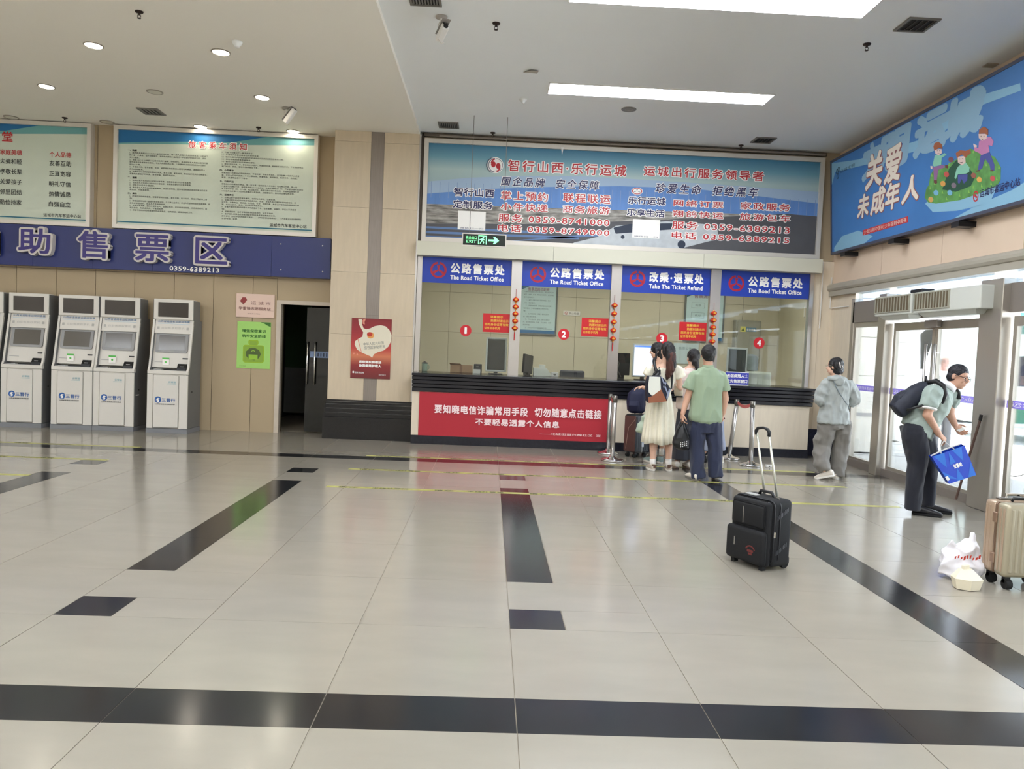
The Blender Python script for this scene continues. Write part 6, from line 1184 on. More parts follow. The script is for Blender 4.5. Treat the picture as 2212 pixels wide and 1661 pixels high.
ell(m, P(1404, 803), (.075, .08, .085)); ell(m, P(1464, 803), (.08, .08, .085)); limb(m, [P(1464, 803), P(1469, 816)], [.075, .078], (True, False)); limb(m, [P(1404, 803), P(1400, 812)], [.075, .075], (True, False))
remesh(m, .009, 3, disp=.010, dscale=10, dvec=(1.5, 1, .6), seed=4).build('dress_bodice', M_dress, s, smooth=True)
m = MB(); N_ = 96; rings = [(850, 1427.5, .128, .10, .0), (862, 1427, .142, .115, .006), (885, 1426, .162, .135, .012), (915, 1424.5, .180, .155, .017), (940, 1423.5, .192, .168, .021), (957, 1423, .200, .176, .024), (957.2, 1423, .192, .170, .024)]
vs = []
for (py, pxx, a_, b_, w_) in rings:
    c_ = P(pxx, py)
    for k in range(N_):
        t_ = 2*math.pi*k/N_; wv = w_*(math.sin(t_*15+.6*math.sin(3*t_))+.4*math.sin(t_*7)); zz = .012*math.sin(t_*5)*(1 if py > 950 else 0); vs.append(c_+Vector(((a_+wv)*math.cos(t_), (b_+wv)*math.sin(t_), zz)))
m.add(vs, [(i*N_+k, i*N_+(k+1) % N_, (i+1)*N_+(k+1) % N_, (i+1)*N_+k) for i in range(len(rings)-1) for k in range(N_)]+[tuple(range(N_))[::-1]]); m.build('dress_skirt', M_dress, s, smooth=True)
m = MB(); hair_cap(m, H, Bm, .94, .016, .030, .088, .10, .10); ell(m, H-Y_*.06+Z_*.0+X_*.01, (.085, .06, .10)); remesh(m, .007, 2, disp=.004, dscale=30).build('hair', M_hair, s, smooth=True)
m = MB(); limb(m, [P(1446, 752, -.10), P(1449, 770, -.13), P(1451, 790, -.14)], [.05, .062, .055]); remesh(m, .007, 1, disp=.008, dscale=22, dvec=(2, 2, .3)).build('ponytail', M_hair, s, smooth=True)
m = MB(); limb(m, [P(1450, 768, -.132), P(1449, 796, -.145), P(1444, 810, -.14), P(1441, 818, -.13)], [.060, .055, .038, .014]); remesh(m, .007, 1, disp=.008, dscale=24, dvec=(2, 2, .3)).build('ponytail_ends', M_hairb, s, smooth=True)
for (kx, ax_) in ((1410, 1410), (1444, 1444)): m = MB(); m.tube([P(ax_, 991), P(ax_, 1008)], [.040, .038], 16); m.build('sock', mat('white sock', (232, 228, 222), rough=.9), s, smooth=True)
for ax_, dx in ((1410, -.15), (1444, .1)):
    o = shoe(s, (P(ax_, 1016).x-.0, Y0-.055, 0), (dx, 1, 0), .235, mat('brown white slip-on', (196, 184, 168), rough=.6), M_solew, w_=.042); c_ = Vector((P(ax_, 1016).x, Y0-.06, .055)); MB().rbox(c_.x-.026, c_.x+.026, c_.y+.004, c_.y+.03, .038, .085, .006, 2).build('heel_patch', mat('brown print', (96, 70, 56)), o)
bp = thing('backpack', 'white, tan and navy backpack on the back of the woman in the cream dress', 'backpack', P(1424, 868, -.2)); Yb = Y0-.33
def C4(x, y): return (1380+x/5.36, 720+y/5.36)
def c4(*pts): return [ (W3(*C4(x, y), Yb).x, W3(*C4(x, y), Yb).z) for x, y in pts]
fb_ = lambda u, v, q: Vector((u, Yb-q, v))
m = MB().prism(c4((120, 492), (250, 495), (300, 530), (372, 648), (330, 785), (112, 805), (96, 690), (100, 560)), lambda u, v, q: Vector((u, Yb+.002+q, v)), .15); remesh(m, .008, 4).build('body', mat('navy canvas', (38, 42, 58), rough=.7), bp, smooth=True)
m = MB().prism(c4((122, 500), (245, 505), (252, 650), (200, 705), (150, 722), (112, 680), (108, 600)), fb_, .012); m.build('white_panel', mat('white leatherette', (228, 230, 220), rough=.5), bp)
m = MB().prism(c4((106, 738), (150, 728), (255, 648), (322, 786), (250, 795), (112, 806)), fb_, .014); m.build('tan_bottom', mat('tan leather', (150, 92, 66), rough=.5), bp)
m = MB().prism(c4((255, 505), (268, 505), (338, 690), (326, 700)), fb_, .010).prism(c4((300, 560), (318, 575), (290, 640), (280, 620)), fb_, .010).prism(c4((350, 640), (366, 655), (325, 770), (318, 740)), fb_, .010); m.build('pale_stripe', mat('pale blue stripe', (150, 160, 186)), bp)
m = MB(); S_ = lambda x, y, dy: W3(*C4(x, y), Y0+dy)
m.tube([S_(185, 290, -.02), S_(175, 320, -.10), S_(190, 400, -.17), S_(215, 500, -.24)], .020, 8).tube([S_(395, 330, -.06), S_(385, 520, -.11), S_(378, 640, -.12), S_(345, 650, -.2)], .012, 8); m.build('strap', M_black, bp, smooth=True)
m = MB(); m.tube([S_(190, 500, -.25), S_(170, 470, -.26), S_(205, 430, -.24), S_(238, 395, -.23), S_(245, 440, -.24), S_(240, 500, -.25)], .008, 8); loft(m, [(S_(185, 505, -.25), X_*.05, Y_*.06), (S_(215, 470, -.22), X_*.045, Y_*.05), (S_(235, 420, -.18), X_*.02, Y_*.03)], 12); m.build('top_flap', M_black, bp, smooth=True)

# ---- girl in front of her, face turned left
Y0 = 10.35
g = P(1428, 985)
arms = [([P(1402, 800), P(1398, 838, .0), P(1388, 836, .12)], [.042, .034, .024]), ([P(1447, 800), P(1450, 840, .05), P(1440, 835, .25)], [.042, .034, .024])]
legs = [([P(1417, 880), P(1416, 940), P(1414, 984)], [.075, .048, .033]), ([P(1432, 880), P(1432, 940), P(1429, 980)], [.075, .048, .033])]
tor = [(P(1425, 885), X_*.14, Y_*.10), (P(1425, 850), X_*.11, Y_*.085), (P(1425, 812), X_*.135, Y_*.09), (P(1424, 798), X_*.13, Y_*.07), (P(1422, 789), X_*.055, Y_*.05)]
s, Bm, H = person('black haired girl in profile facing left, beyond the woman in the cream dress', (g.x, Y0, 0), P(1420, 758), (-1, .35, -.05), (0, 0, 1), P(1423, 790, .0), tor, arms, legs, M_skin, .93,
    hands=[((P(1390, 836, .10), (-1, .2, -.1), (0, 0, -1)), dict(curl=.35, side=1, size=.9))])
m = MB(); loft(m, [(P(1424, 870), X_*.14, Y_*.11), (P(1425, 850), X_*.128, Y_*.10), (P(1425, 815), X_*.15, Y_*.105), (P(1424, 800), X_*.145, Y_*.085), (P(1423, 794), X_*.10, Y_*.07)], 22); ell(m, P(1403, 806), (.065, .07, .075)); ell(m, P(1446, 806), (.065, .07, .075)); remesh(m, .010, 3, disp=.006, dscale=8).build('blouse', fabric('white blouse', (226, 222, 214)), s, smooth=True)
m = MB(); loft(m, [(P(1423, 957), X_*.185, Y_*.15), (P(1423, 955), X_*.19, Y_*.155), (P(1424, 900), X_*.16, Y_*.13), (P(1424, 855), X_*.13, Y_*.105)], 30); remesh(m, .010, 3, disp=.016, dscale=9, dvec=(2, 2, .1)).build('skirt', fabric('sheer white skirt', (216, 212, 204)), s, smooth=True)
m = MB(); hair_cap(m, H, Bm, .93, .008, .034, .090, .104, .10); ell(m, H-Bm.col[1]*.05-Z_*.03, (.075, .06, .10)); limb(m, [H+Vector((-.035, -.075, .02)), H+Vector((-.03, -.085, -.06)), H+Vector((-.03, -.08, -.13))], [.018, .014, .008]); remesh(m, .007, 2, disp=.004, dscale=30).build('hair', M_hair, s, smooth=True)
for kx in (1414, 1429): MB().tube([P(kx, 968), P(kx, 983)], [.040, .038], 14).build('sock', mat('white sock', (232, 228, 222)), s, smooth=True); shoe(s, (P(kx, 985).x, Y0-.05, 0), (-.5, 1, 0), .235, mat('grey teal trainer', (140, 158, 156), rough=.7), M_solew)
# ---- woman with low ponytail, left of the green shirted man
Y0 = 10.0
g = P(1474, 1002)
arms = [([P(1471, 806), P(1464, 842, .0), P(1468, 846, .2)], [.048, .036, .026]), ([P(1512, 806), P(1514, 845, .0), P(1510, 848, .2)], [.048, .036, .026])]
legs = [([P(1478, 880), P(1474, 945), P(1464, 994)], [.085, .055, .036]), ([P(1500, 880), P(1494, 945), P(1488, 994)], [.085, .055, .036])]
tor = [(P(1489, 885), X_*.15, Y_*.11), (P(1489, 850), X_*.125, Y_*.09), (P(1491, 815), X_*.15, Y_*.095), (P(1493, 800), X_*.14, Y_*.075), (P(1495, 790), X_*.06, Y_*.05)]
s, Bm, H = person('woman in pale pink top and dark trousers, half hidden by the man in green', (g.x, Y0, 0), P(1497, 773), (-.25, 1, 0), (0, 0, 1), P(1496, 792), tor, arms, legs, M_skin, .95,
    hands=[((P(1468, 846, .2), (0, 1, 0), (0, 0, -1)), dict(curl=.4, side=1, size=.9))])
m = MB(); loft(m, [(P(1486, 884), X_*.165, Y_*.13), (P(1487, 860), X_*.155, Y_*.12), (P(1490, 822), X_*.165, Y_*.12), (P(1493, 804), X_*.155, Y_*.095), (P(1495, 795), X_*.09, Y_*.07)], 24); limb(m, [P(1476, 806), P(1468, 828, .02), P(1464, 844, .04)], [.07, .075, .072], (True, False)); limb(m, [P(1510, 808), P(1514, 828)], [.07, .07]); remesh(m, .010, 3, disp=.008, dscale=7, seed=5).build('top', fabric('pale pink cotton', (226, 208, 202)), s, smooth=True)
m = MB(); loft(m, [(P(1488, 900), X_*.15, Y_*.12), (P(1488, 876), X_*.15, Y_*.12)], 20); limb(m, [P(1478, 895), P(1474, 945), P(1469, 992)], [.098, .105, .115], (True, False)); limb(m, [P(1500, 895), P(1496, 945), P(1491, 993)], [.098, .10, .11], (True, False)); remesh(m, .010, 3, disp=.010, dscale=6, dvec=(1.6, 1, .3), seed=9).build('trousers', fabric('charcoal wide trousers', (58, 60, 70)), s, smooth=True)
m = MB(); hair_cap(m, H, Bm, .95, .018, .030, .088, .10, .10); ell(m, H-Y_*.075-Z_*.05+X_*.01, (.05, .045, .06)); limb(m, [H+Vector((.02, -.10, -.05)), H+Vector((.03, -.115, -.12)), H+Vector((.025, -.10, -.18))], [.035, .03, .012]); remesh(m, .007, 2, disp=.004, dscale=30).build('hair', M_hair, s, smooth=True)
for kx in (1460, 1488): shoe(s, (P(kx, 1002).x, Y0-.09, 0), (-.1, 1, 0), .24, M_shoew, mat('tan sole', (150, 130, 116)))
tb_ = thing('tote_bag', 'beige shoulder bag under the arm of the woman in pale pink', 'bag', P(1466, 848, -.12)); Yb = 9.86
m = MB(); loft(m, [(W3(1466, 855, Yb), X_*.05, Y_*.03), (W3(1466, 848, Yb), X_*.06, Y_*.04), (W3(1465, 835, Yb), X_*.055, Y_*.035), (W3(1465, 826, Yb), X_*.035, Y_*.02)], 18, 3); remesh(m, .006, 3, disp=.004, dscale=12).build('body', mat('beige bag leather', (202, 190, 170), rough=.5), tb_, smooth=True)
MB().tube([W3(1462, 830, Yb), W3(1466, 812, Yb+.02), W3(1473, 800, Yb+.06)], .006, 6).build('strap', mat('brown strap', (120, 96, 80), rough=.5), tb_); MB().rbox(W3(1466, 857, Yb).x-.05, W3(1466, 857, Yb).x+.05, Yb-.03, Yb+.03, W3(1466, 858, Yb).z, W3(1466, 855, Yb).z, .004, 1).build('dark_base', M_black, tb_)
# ---- person hidden in front of the man in green
Y0 = 10.6
g = P(1535, 985)
legs = [([P(1524, 880), P(1522, 940), P(1521, 976)], [.08, .052, .034]), ([P(1548, 880), P(1553, 940), P(1555, 975)], [.08, .052, .034])]
arms = [([P(1513, 806), P(1512, 840, .05), P(1518, 845, .25)], [.046, .036, .026]), ([P(1552, 806), P(1553, 840, .05), P(1547, 845, .25)], [.046, .036, .026])]
tor = [(P(1534, 885), X_*.15, Y_*.11), (P(1532, 845), X_*.13, Y_*.09), (P(1532, 812), X_*.15, Y_*.09), (P(1532, 802), X_*.13, Y_*.075), (P(1532, 794), X_*.06, Y_*.05)]
s, Bm, H = person('person in lavender grey trousers almost wholly hidden by the man in green', (g.x, Y0, 0), P(1531, 777), (0, 1, 0), (0, 0, 1), P(1532, 795), tor, arms, legs, M_skin, .93)
m = MB(); loft(m, [(P(1534, 882), X_*.16, Y_*.12), (P(1532, 845), X_*.15, Y_*.11), (P(1532, 815), X_*.16, Y_*.11), (P(1532, 804), X_*.14, Y_*.09)], 22); limb(m, [P(1515, 808), P(1512, 836)], [.065, .062], (True, False)); limb(m, [P(1550, 808), P(1552, 836)], [.065, .062], (True, False)); remesh(m, .011, 3, disp=.006).build('top', fabric('grey cotton', (150, 150, 158)), s, smooth=True)
m = MB(); loft(m, [(P(1535, 900), X_*.15, Y_*.12), (P(1535, 876), X_*.15, Y_*.12)], 20); limb(m, [P(1524, 895), P(1522, 945), P(1521, 973)], [.09, .08, .075], (True, False)); limb(m, [P(1547, 895), P(1553, 945), P(1556, 973)], [.09, .08, .075], (True, False)); remesh(m, .011, 3, disp=.008, dvec=(1.6, 1, .3)).build('trousers', fabric('lavender grey cloth', (150, 156, 176)), s, smooth=True)
m = MB(); hair_cap(m, H, Bm, .93); remesh(m, .008, 2).build('hair', M_hair, s, smooth=True)
shoe(s, (P(1521, 990).x, Y0-.05, 0), (0, 1, 0), .25, M_shoek, M_blackr); shoe(s, (P(1556, 990).x, Y0-.05, 0), (.2, 1, 0), .25, M_shoew, M_solew)

# ---- woman in grey hoodie walking away
Y0 = 9.5
g = P(1798, 1036)
arms = [([P(1784, 829), P(1773, 864, -.02), P(1780, 868, .22)], [.048, .038, .026]), ([P(1836, 831), P(1845, 864, .0), P(1833, 868, .22)], [.048, .038, .026])]
legs = [([P(1790, 910), P(1777, 962, .05), P(1780, 1014, -.10)], [.085, .055, .036]), ([P(1815, 910), P(1813, 965, .06), P(1811, 1026, .02)], [.085, .055, .036])]
tor = [(P(1801, 915), X_*.15, Y_*.11), (P(1802, 880), X_*.12, Y_*.09), (P(1809, 840), X_*.15, Y_*.095), (P(1810, 823), X_*.145, Y_*.08), (P(1808, 811), X_*.06, Y_*.05)]
s, Bm, H = person('woman in a pale grey hoodie and baggy grey trousers walking away near the glass door', (g.x, Y0, 0), P(1803, 792), (-.75, .75, -.05), (0, 0, 1), P(1807, 814), tor, arms, legs, M_skin, .95,
    hands=[((P(1780, 868, .22), (.6, 1, 0), (0, 0, -1)), dict(curl=.6, side=1, size=.9)), ((P(1833, 868, .22), (-.6, 1, 0), (0, 0, -1)), dict(curl=.6, side=-1, size=.9))])
M_hood = fabric('pale grey jersey', (160, 165, 162))
m = MB(); loft(m, [(P(1800, 914), X_*.200, Y_*.15), (P(1800, 905), X_*.196, Y_*.145), (P(1802, 880), X_*.160, Y_*.125), (P(1806, 855), X_*.155, Y_*.12), (P(1809, 838), X_*.168, Y_*.118), (P(1810, 825), X_*.16, Y_*.10), (P(1809, 815), X_*.09, Y_*.075)], 26, 2.2)
limb(m, [P(1787, 830), P(1776, 848, -.01), P(1772, 864, -.01), P(1777, 872, .12)], [.075, .078, .075, .060], (True, False)); limb(m, [P(1832, 832), P(1842, 848, .0), P(1846, 864, .0), P(1838, 872, .12)], [.075, .076, .074, .060], (True, False))
remesh(m, .009, 3, disp=.018, dscale=9, dvec=(1.4, 1, .8), seed=3).build('hoodie', M_hood, s, smooth=True)
m = MB(); ell(m, P(1807, 818, -.05), (.115, .09, .045)); ell(m, P(1812, 824, -.095), (.075, .05, .055)); remesh(m, .008, 3, disp=.01, dscale=12).build('hood', M_hood, s, smooth=True)
m = MB(); loft(m, [(P(1802, 925), X_*.17, Y_*.13), (P(1802, 906), X_*.17, Y_*.13)], 20)
limb(m, [P(1788, 918), P(1774, 962, .05), P(1775, 1000, -.05), P(1782, 1018, -.10)], [.115, .112, .095, .066], (True, False)); limb(m, [P(1818, 918), P(1816, 965, .06), P(1811, 1005, .04), P(1810, 1029, .02)], [.115, .105, .088, .074], (True, False))
remesh(m, .010, 3, disp=.018, dscale=6, dvec=(1.2, 1, 1.0), seed=6).build('trousers', fabric('grey parachute cloth', (124, 120, 114)), s, smooth=True)
m = MB(); hair_cap(m, H, Bm, .95, .022, .026, .090, .100, .100); ell(m, H-Bm.col[1]*.045-Z_*.045, (.072, .060, .062), None); hb_ = P(1811, 790, -.09); ell(m, hb_, (.060, .050, .066)); ell(m, hb_+Z_*.055+X_*.03, (.028, .028, .03)); ell(m, hb_+Z_*.01+X_*.055, (.02, .02, .03)); remesh(m, .007, 2, disp=.005, dscale=28).build('hair', M_hair, s, smooth=True)
MB().tube([hb_+Vector((-.012, -.050, .045)), hb_+Vector((-.004, -.058, .0)), hb_+Vector((.004, -.050, -.022))], .006, 6).tube([hb_+Vector((.02, -.046, .01)), hb_+Vector((.038, -.042, -.012)), hb_+Vector((.05, -.030, -.014))], .005, 6).build('hair_claw', mat('pearl hair clip', (226, 216, 206), rough=.25), s)
r_, f_, u_ = Bm.col[0], Bm.col[1], Bm.col[2]; MB().tube([H-r_*.086-f_*.0+u_*.01, H-r_*.078+f_*.08+u_*.01, H-r_*.03+f_*.105+u_*.008], .0025, 6).build('glasses', M_chrome, s)
shoe(s, (P(1791, 1014).x, Y0-.16, .06), (-.75, .75, 0), .25, M_shoew, M_solew, pitch=R(18)); shoe(s, (P(1806, 1036).x, Y0-.03, 0), (.15, 1, 0), .26, M_shoew, M_solew)
sb = thing('crossbody_bag', 'thin grey bag strap across the back of the woman in the grey hoodie', 'bag', P(1830, 880, -.1)); m = MB(); m.tube([P(1800, 819, -.10), P(1806, 836, -.130), P(1818, 856, -.132), P(1829, 872, -.11), P(1836, 884, -.05)], .006, 6); m.build('strap', mat('grey strap', (120, 130, 134), rough=.6), sb); MB().rbox(P(1838, 0).x-.03, P(1838, 0).x+.03, Y0-.06, Y0+.09, P(0, 905).z+.14, P(0, 905).z+.30, .02, 3).build('pouch', mat('grey pouch', (132, 142, 146), rough=.7), sb, smooth=True)

# ---- man bending forward with backpack
Y0 = 7.48
g = P(1985, 1110)
wv = Vector((.28, .96, 0)).normalized(); ta = (P(2032, 850)-P(1978, 920)).normalized(); dv = ta.cross(wv).normalized()
arms = [([P(2018, 856, -.17), P(2003, 896, -.22), P(2028, 938, -.16)], [.050, .044, .031]), ([P(2050, 853, .16), P(2052, 895, .20), P(2063, 918, .16)], [.058, .044, .030])]
legs = [([P(1973, 930, -.08), P(1983, 1003, -.08), P(1972, 1090, -.06)], [.10, .065, .045]), ([P(1992, 935, .09), P(2010, 1003, .09), P(2004, 1082, .10)], [.10, .062, .045])]
tor = [(P(1977, 932), wv*.16, dv*.13), (P(1985, 908), wv*.155, dv*.125), (P(2007, 880), wv*.17, dv*.13), (P(2027, 856), wv*.175, dv*.11), (P(2040, 842), wv*.08, dv*.07)]
hf = Vector((.52, -.85, -.16)); HD = P(2070, 815, -.02)
s, Bm, H = person('man in glasses and grey green polo shirt bending forward with a backpack', (g.x, Y0, 0), HD, hf, (.22, -.05, 1), P(2042, 842), tor, arms, legs, M_skin2, 1.0,
    hands=[((P(2028, 938, -.16), (.75, -.1, -.65), (-.5, .6, -.4)), dict(curl=.85, side=1, size=1.0)), ((P(2063, 918, .16), (.6, -.2, -.7), (.1, -.9, .1)), dict(curl=.55, side=-1, size=1.0))])
M_polo = fabric('grey green pique', (150, 164, 156))
m = MB(); loft(m, [(P(1979, 932), wv*.195, dv*.165), (P(1982, 918), wv*.19, dv*.165), (P(1996, 898), wv*.19, dv*.165), (P(2012, 876), wv*.20, dv*.155), (P(2028, 856), wv*.205, dv*.13), (P(2038, 846), wv*.12, dv*.09), (P(2043, 840), wv*.07, dv*.07)], 28, 2.3)
limb(m, [P(2016, 850, -.17), P(2008, 866, -.20), P(2004, 880, -.21)], [.088, .086, .083], (True, False)); limb(m, [P(2050, 852, .15), P(2056, 866, .19), P(2058, 874, .20)], [.08, .078, .074], (True, False))
remesh(m, .009, 4, disp=.015, dscale=9, dvec=(1, 1, .8), seed=11).build('polo_shirt', M_polo, s, smooth=True)
MB().tube([P(2003.5, 881, -.21), P(2003, 884, -.212)], [.085, .084], 20).build('sleeve_trim', M_white, s, smooth=True)
nb_ = P(2048, 835, -.01); na = (HD-P(2042, 842)).normalized(); m = MB(); c1, c2 = na.cross(Y_).normalized(), Y_
loft(m, [(nb_-na*.03, c1*.085, c2*.085), (nb_+na*.025, c1*.070, c2*.072), (nb_+na*.027, c1*.060, c2*.062)], 22); m.build('collar', mat('white collar', (230, 232, 234), rough=.7), s, smooth=True)
m = MB(); loft(m, [(P(1982, 945), wv*.17, X_*.15), (P(1976, 922), wv*.185, X_*.15)], 20)
limb(m, [P(1975, 935, -.08), P(1982, 975, -.08), P(1983, 1005, -.08), P(1975, 1050, -.07), P(1970, 1101, -.06)], [.128, .112, .092, .080, .074], (True, False)); limb(m, [P(1988, 935, .08), P(2003, 975, .09), P(2009, 1005, .09), P(2006, 1050, .1), P(2004, 1092, .10)], [.125, .105, .085, .072, .068], (True, False))
remesh(m, .010, 3, disp=.010, dscale=7, dvec=(1.2, 1, .6), seed=12).build('trousers', fabric('black trousers', (30, 32, 42)), s, smooth=True)
m = MB(); hair_cap(m, H, Bm, 1.0, .016, .044, .083, .097, .088); ell(m, H-Bm.col[1]*.040-Bm.col[2]*.005, (.081, .066, .072), Bm); remesh(m, .006, 2, disp=.004, dscale=35).build('hair', mat('short black hair', (24, 22, 30), rough=.5, bump=.5, bscale=90), s, smooth=True)
r_, f_, u_ = Bm.col[0], Bm.col[1], Bm.col[2]; m = MB()
for sd_ in (-1, 1):
    c_ = H+r_*.033*sd_+f_*.104-u_*.004; m.tube([c_+r_*.026*math.cos(a_)+u_*.019*math.sin(a_)-f_*.010*abs(math.cos(a_))*(1 if math.cos(a_)*sd_ > 0 else 0) for a_ in [k*2*math.pi/14 for k in range(14)]], .0024, 6, closed=True)
    m.tube([c_+r_*.026*sd_-f_*.010+u_*.008, H+r_*.080*sd_+f_*.03+u_*.010, H+r_*.082*sd_-f_*.02+u_*.004], .0028, 6)
m.tube([H-r_*.010+f_*.106, H+f_*.109+u_*.003, H+r_*.010+f_*.106], .0024, 6); m.build('glasses', mat('dark glasses frame', (60, 54, 56), rough=.3, metal=.5), s)
shoe(s, (P(1967, 1108).x, Y0-.02, 0), (.85, -.45, 0), .27, M_shoek, M_blackr); shoe(s, (P(2004, 1100).x, Y0+.10, 0), (.95, -.25, 0), .28, M_shoek, M_blackr)
cd_ = thing('card', 'white card held in the far hand of the bending man', 'card', P(2076, 928, .12)); MB().box(-.035, .035, -.022, .022, -.0008, .0008, M=Matrix.Translation(P(2076, 928, .10)) @ Matrix.Rotation(R(-25), 4, 'Y') @ Matrix.Rotation(R(20), 4, 'X')).build('card_body', M_white, cd_)
# backpack of the bending man
bk = thing('backpack', 'dark navy backpack on the back of the bending man', 'backpack', P(1962, 880)); ua = (P(2012, 826)-P(1935, 897)).normalized(); up2 = wv.cross(ua).normalized()
if up2.z < 0: up2 = -up2
cb = P(1972, 860); Mb = Matrix((tuple(wv)+(0,), tuple(up2)+(0,), tuple(ua)+(0,), (0, 0, 0, 1))).transposed(); Mb.translation = cb
m = MB(); loft(m, [(Mb @ Vector((0, .0, -.225)), wv*.11, up2*.045), (Mb @ Vector((0, .02, -.20)), wv*.15, up2*.085), (Mb @ Vector((0, .025, -.08)), wv*.16, up2*.095), (Mb @ Vector((0, .015, .07)), wv*.155, up2*.080), (Mb @ Vector((0, .0, .18)), wv*.13, up2*.055), (Mb @ Vector((0, -.005, .225)), wv*.08, up2*.03)], 26, 2.8)
remesh(m, .009, 3, disp=.007, dscale=8, seed=1).build('body', mat('dark navy nylon', (30, 34, 48), rough=.6, bump=.2, bscale=200), bk, smooth=True)
m = MB(); loft(m, [(Mb @ Vector((0, .075, -.18)), wv*.10, up2*.03), (Mb @ Vector((0, .095, -.10)), wv*.12, up2*.04), (Mb @ Vector((0, .085, .0)), wv*.10, up2*.03)], 20, 2.8); remesh(m, .009, 3).build('front_pocket', mat('dark navy nylon', (30, 34, 48)), bk, smooth=True)
MB().tube([Mb @ Vector((.0-.03, .02, .20)), Mb @ Vector((-.02, .07, .24)), Mb @ Vector((.03, .02, .20))], .010, 8).build('grab_handle', M_black, bk, smooth=True)
m = MB(); vs = [(P(2004, 826, -.10)), (P(2022, 823, -.15)), (P(2038, 834, -.19)), (P(2042, 852, -.21)), (P(2036, 868, -.20)), (P(2029, 876, -.17))]
m.tube(vs, [.020, .026, .026, .024, .020, .012], 8).tube([P(2000, 874, -.245), P(1985, 878, -.235), P(1958, 886, -.18)], .012, 8); m.tube([P(2062, 838, .10), P(2071, 848, .10), P(2072, 862, .08)], .02, 8); m.build('shoulder_strap', M_black, bk, smooth=True)
# blue paper bag
pb2 = thing('paper_bag', 'blue paper gift bag with white lettering held by the bending man', 'bag', P(2060, 1040, -.2)); Yb = Y0-.30
TL, TR, BR, BL = W3(2012.8, 987, Yb), W3(2083.7, 962, Yb+.02), W3(2109, 1026, Yb+.02), W3(2050.5, 1045, Yb)
bk_ = Vector((.03, .11, .0)); m = MB().add([TL, TR, BR, BL, TL+bk_, TR+bk_, BR+bk_, BL+bk_], [(0, 3, 2, 1), (4, 5, 6, 7), (1, 2, 6, 5), (0, 4, 7, 3), (3, 7, 6, 2)]); m.build('bag_body', mat('royal blue paper', (22, 66, 190), rough=.35), pb2)
def bfn(u, v, q): p_ = BL.lerp(BR, u).lerp(TL.lerp(TR, u), v); n_ = (TR-TL).cross(BL-TL).normalized(); n_ = n_ if n_.y < 0 else -n_; return p_+n_*(q+.0005)
m = MB()
for t_ in (((.05, 1), (.38, 1), (.22, .52)), ((.60, 1), (.9, 1), (.78, .55)), ((.3, .0), (.55, 0), (.5, .42)), ((0.02, .2), (.02, .45), (.35, .05)), ((.7, .0), (.98, 0), (.98, .45)), ((.35, .55), (.5, .98), (.55, .6))): m.prism(list(t_), bfn, .0006)
m.build('triangle_print', mat('lighter blue print', (36, 110, 206), rough=.35), pb2); m = MB(); m.text('安慕希', bfn, (.42, .40, .70, .55), bold=.04, w=.0012); m.build('lettering', M_txtw, pb2)
MB().prism([(0.0, .10), (.10, .12), (.10, .26), (0.0, .25)], bfn, .001).build('corner_label', M_white, pb2)
hp = P(2039, 952, -.20); MB().tube([bfn(.28, 1.0, .001), hp+Vector((-.03, 0, -.06)), hp, ], .004, 6).tube([bfn(.68, 1.0, .001), hp+Vector((.06, 0, -.05)), hp], .004, 6).build('rope_handle', mat('white cord', (220, 220, 216), rough=.7), pb2)
MB().tube([TL+Vector((.02, .05, .004)), (TL+TR)/2+Vector((0, .05, .012)), TR+Vector((-.02, .05, .004))], .008, 6).build('inner_paper', M_white, pb2)
# ---- old person outside
Y0 = 12.6
g = P(2037, 1000); legs = [([P(2034, 900), P(2034, 935)], [.08, .05])]; gx = P(2040, 790).x
def V(dx, z): return Vector((gx+dx, Y0, z))
s, Bm, H = person('grey haired person outside, seen through the door glass left of the bending man', (gx, Y0, 0), V(0, 1.56), (-.3, -1, 0), (0, 0, 1), V(0, 1.40), [(V(0, .9), X_*.15, Y_*.11), (V(0, 1.1), X_*.14, Y_*.10), (V(0, 1.32), X_*.16, Y_*.1), (V(0, 1.4), X_*.08, Y_*.06)], [([V(-.19, 1.32), V(-.23, 1.05), V(-.2, .85)], [.05, .04, .03]), ([V(.19, 1.32), V(.23, 1.05), V(.2, .85)], [.05, .04, .03])], [([V(-.09, .9), V(-.1, .48), V(-.1, .06)], [.085, .06, .04]), ([V(.09, .9), V(.1, .48), V(.1, .06)], [.085, .06, .04])], mat('pink skin', (226, 180, 168), rough=.6), 1.0, hands=[((V(-.2, .85), (0, 0, -1), (1, 0, 0)), dict(curl=.4, side=1)), ((V(.2, .85), (0, 0, -1), (-1, 0, 0)), dict(curl=.4, side=-1))])
m = MB(); hair_cap(m, H, Bm, 1.0, .02, .03); remesh(m, .008, 2, disp=.004, dscale=30).build('hair', mat('grey hair', (196, 190, 190), rough=.6), s, smooth=True)
m = MB(); loft(m, [(V(0, .80), X_*.18, Y_*.14), (V(0, 1.1), X_*.17, Y_*.13), (V(0, 1.32), X_*.19, Y_*.12), (V(0, 1.41), X_*.09, Y_*.08)], 22); limb(m, [V(-.2, 1.32), V(-.24, 1.05)], [.07, .065], (True, False)); limb(m, [V(.2, 1.32), V(.24, 1.05)], [.07, .065], (True, False)); remesh(m, .011, 3, disp=.008).build('shirt', fabric('white shirt', (226, 226, 228)), s, smooth=True)
m = MB(); loft(m, [(V(0, .78), X_*.17, Y_*.13), (V(0, .95), X_*.17, Y_*.13)], 20); limb(m, [V(-.09, .85), V(-.1, .48), V(-.1, .08)], [.095, .08, .07], (True, False)); limb(m, [V(.09, .85), V(.1, .48), V(.1, .08)], [.095, .08, .07], (True, False)); remesh(m, .011, 3, disp=.008).build('trousers', fabric('grey trousers', (120, 122, 130)), s, smooth=True)
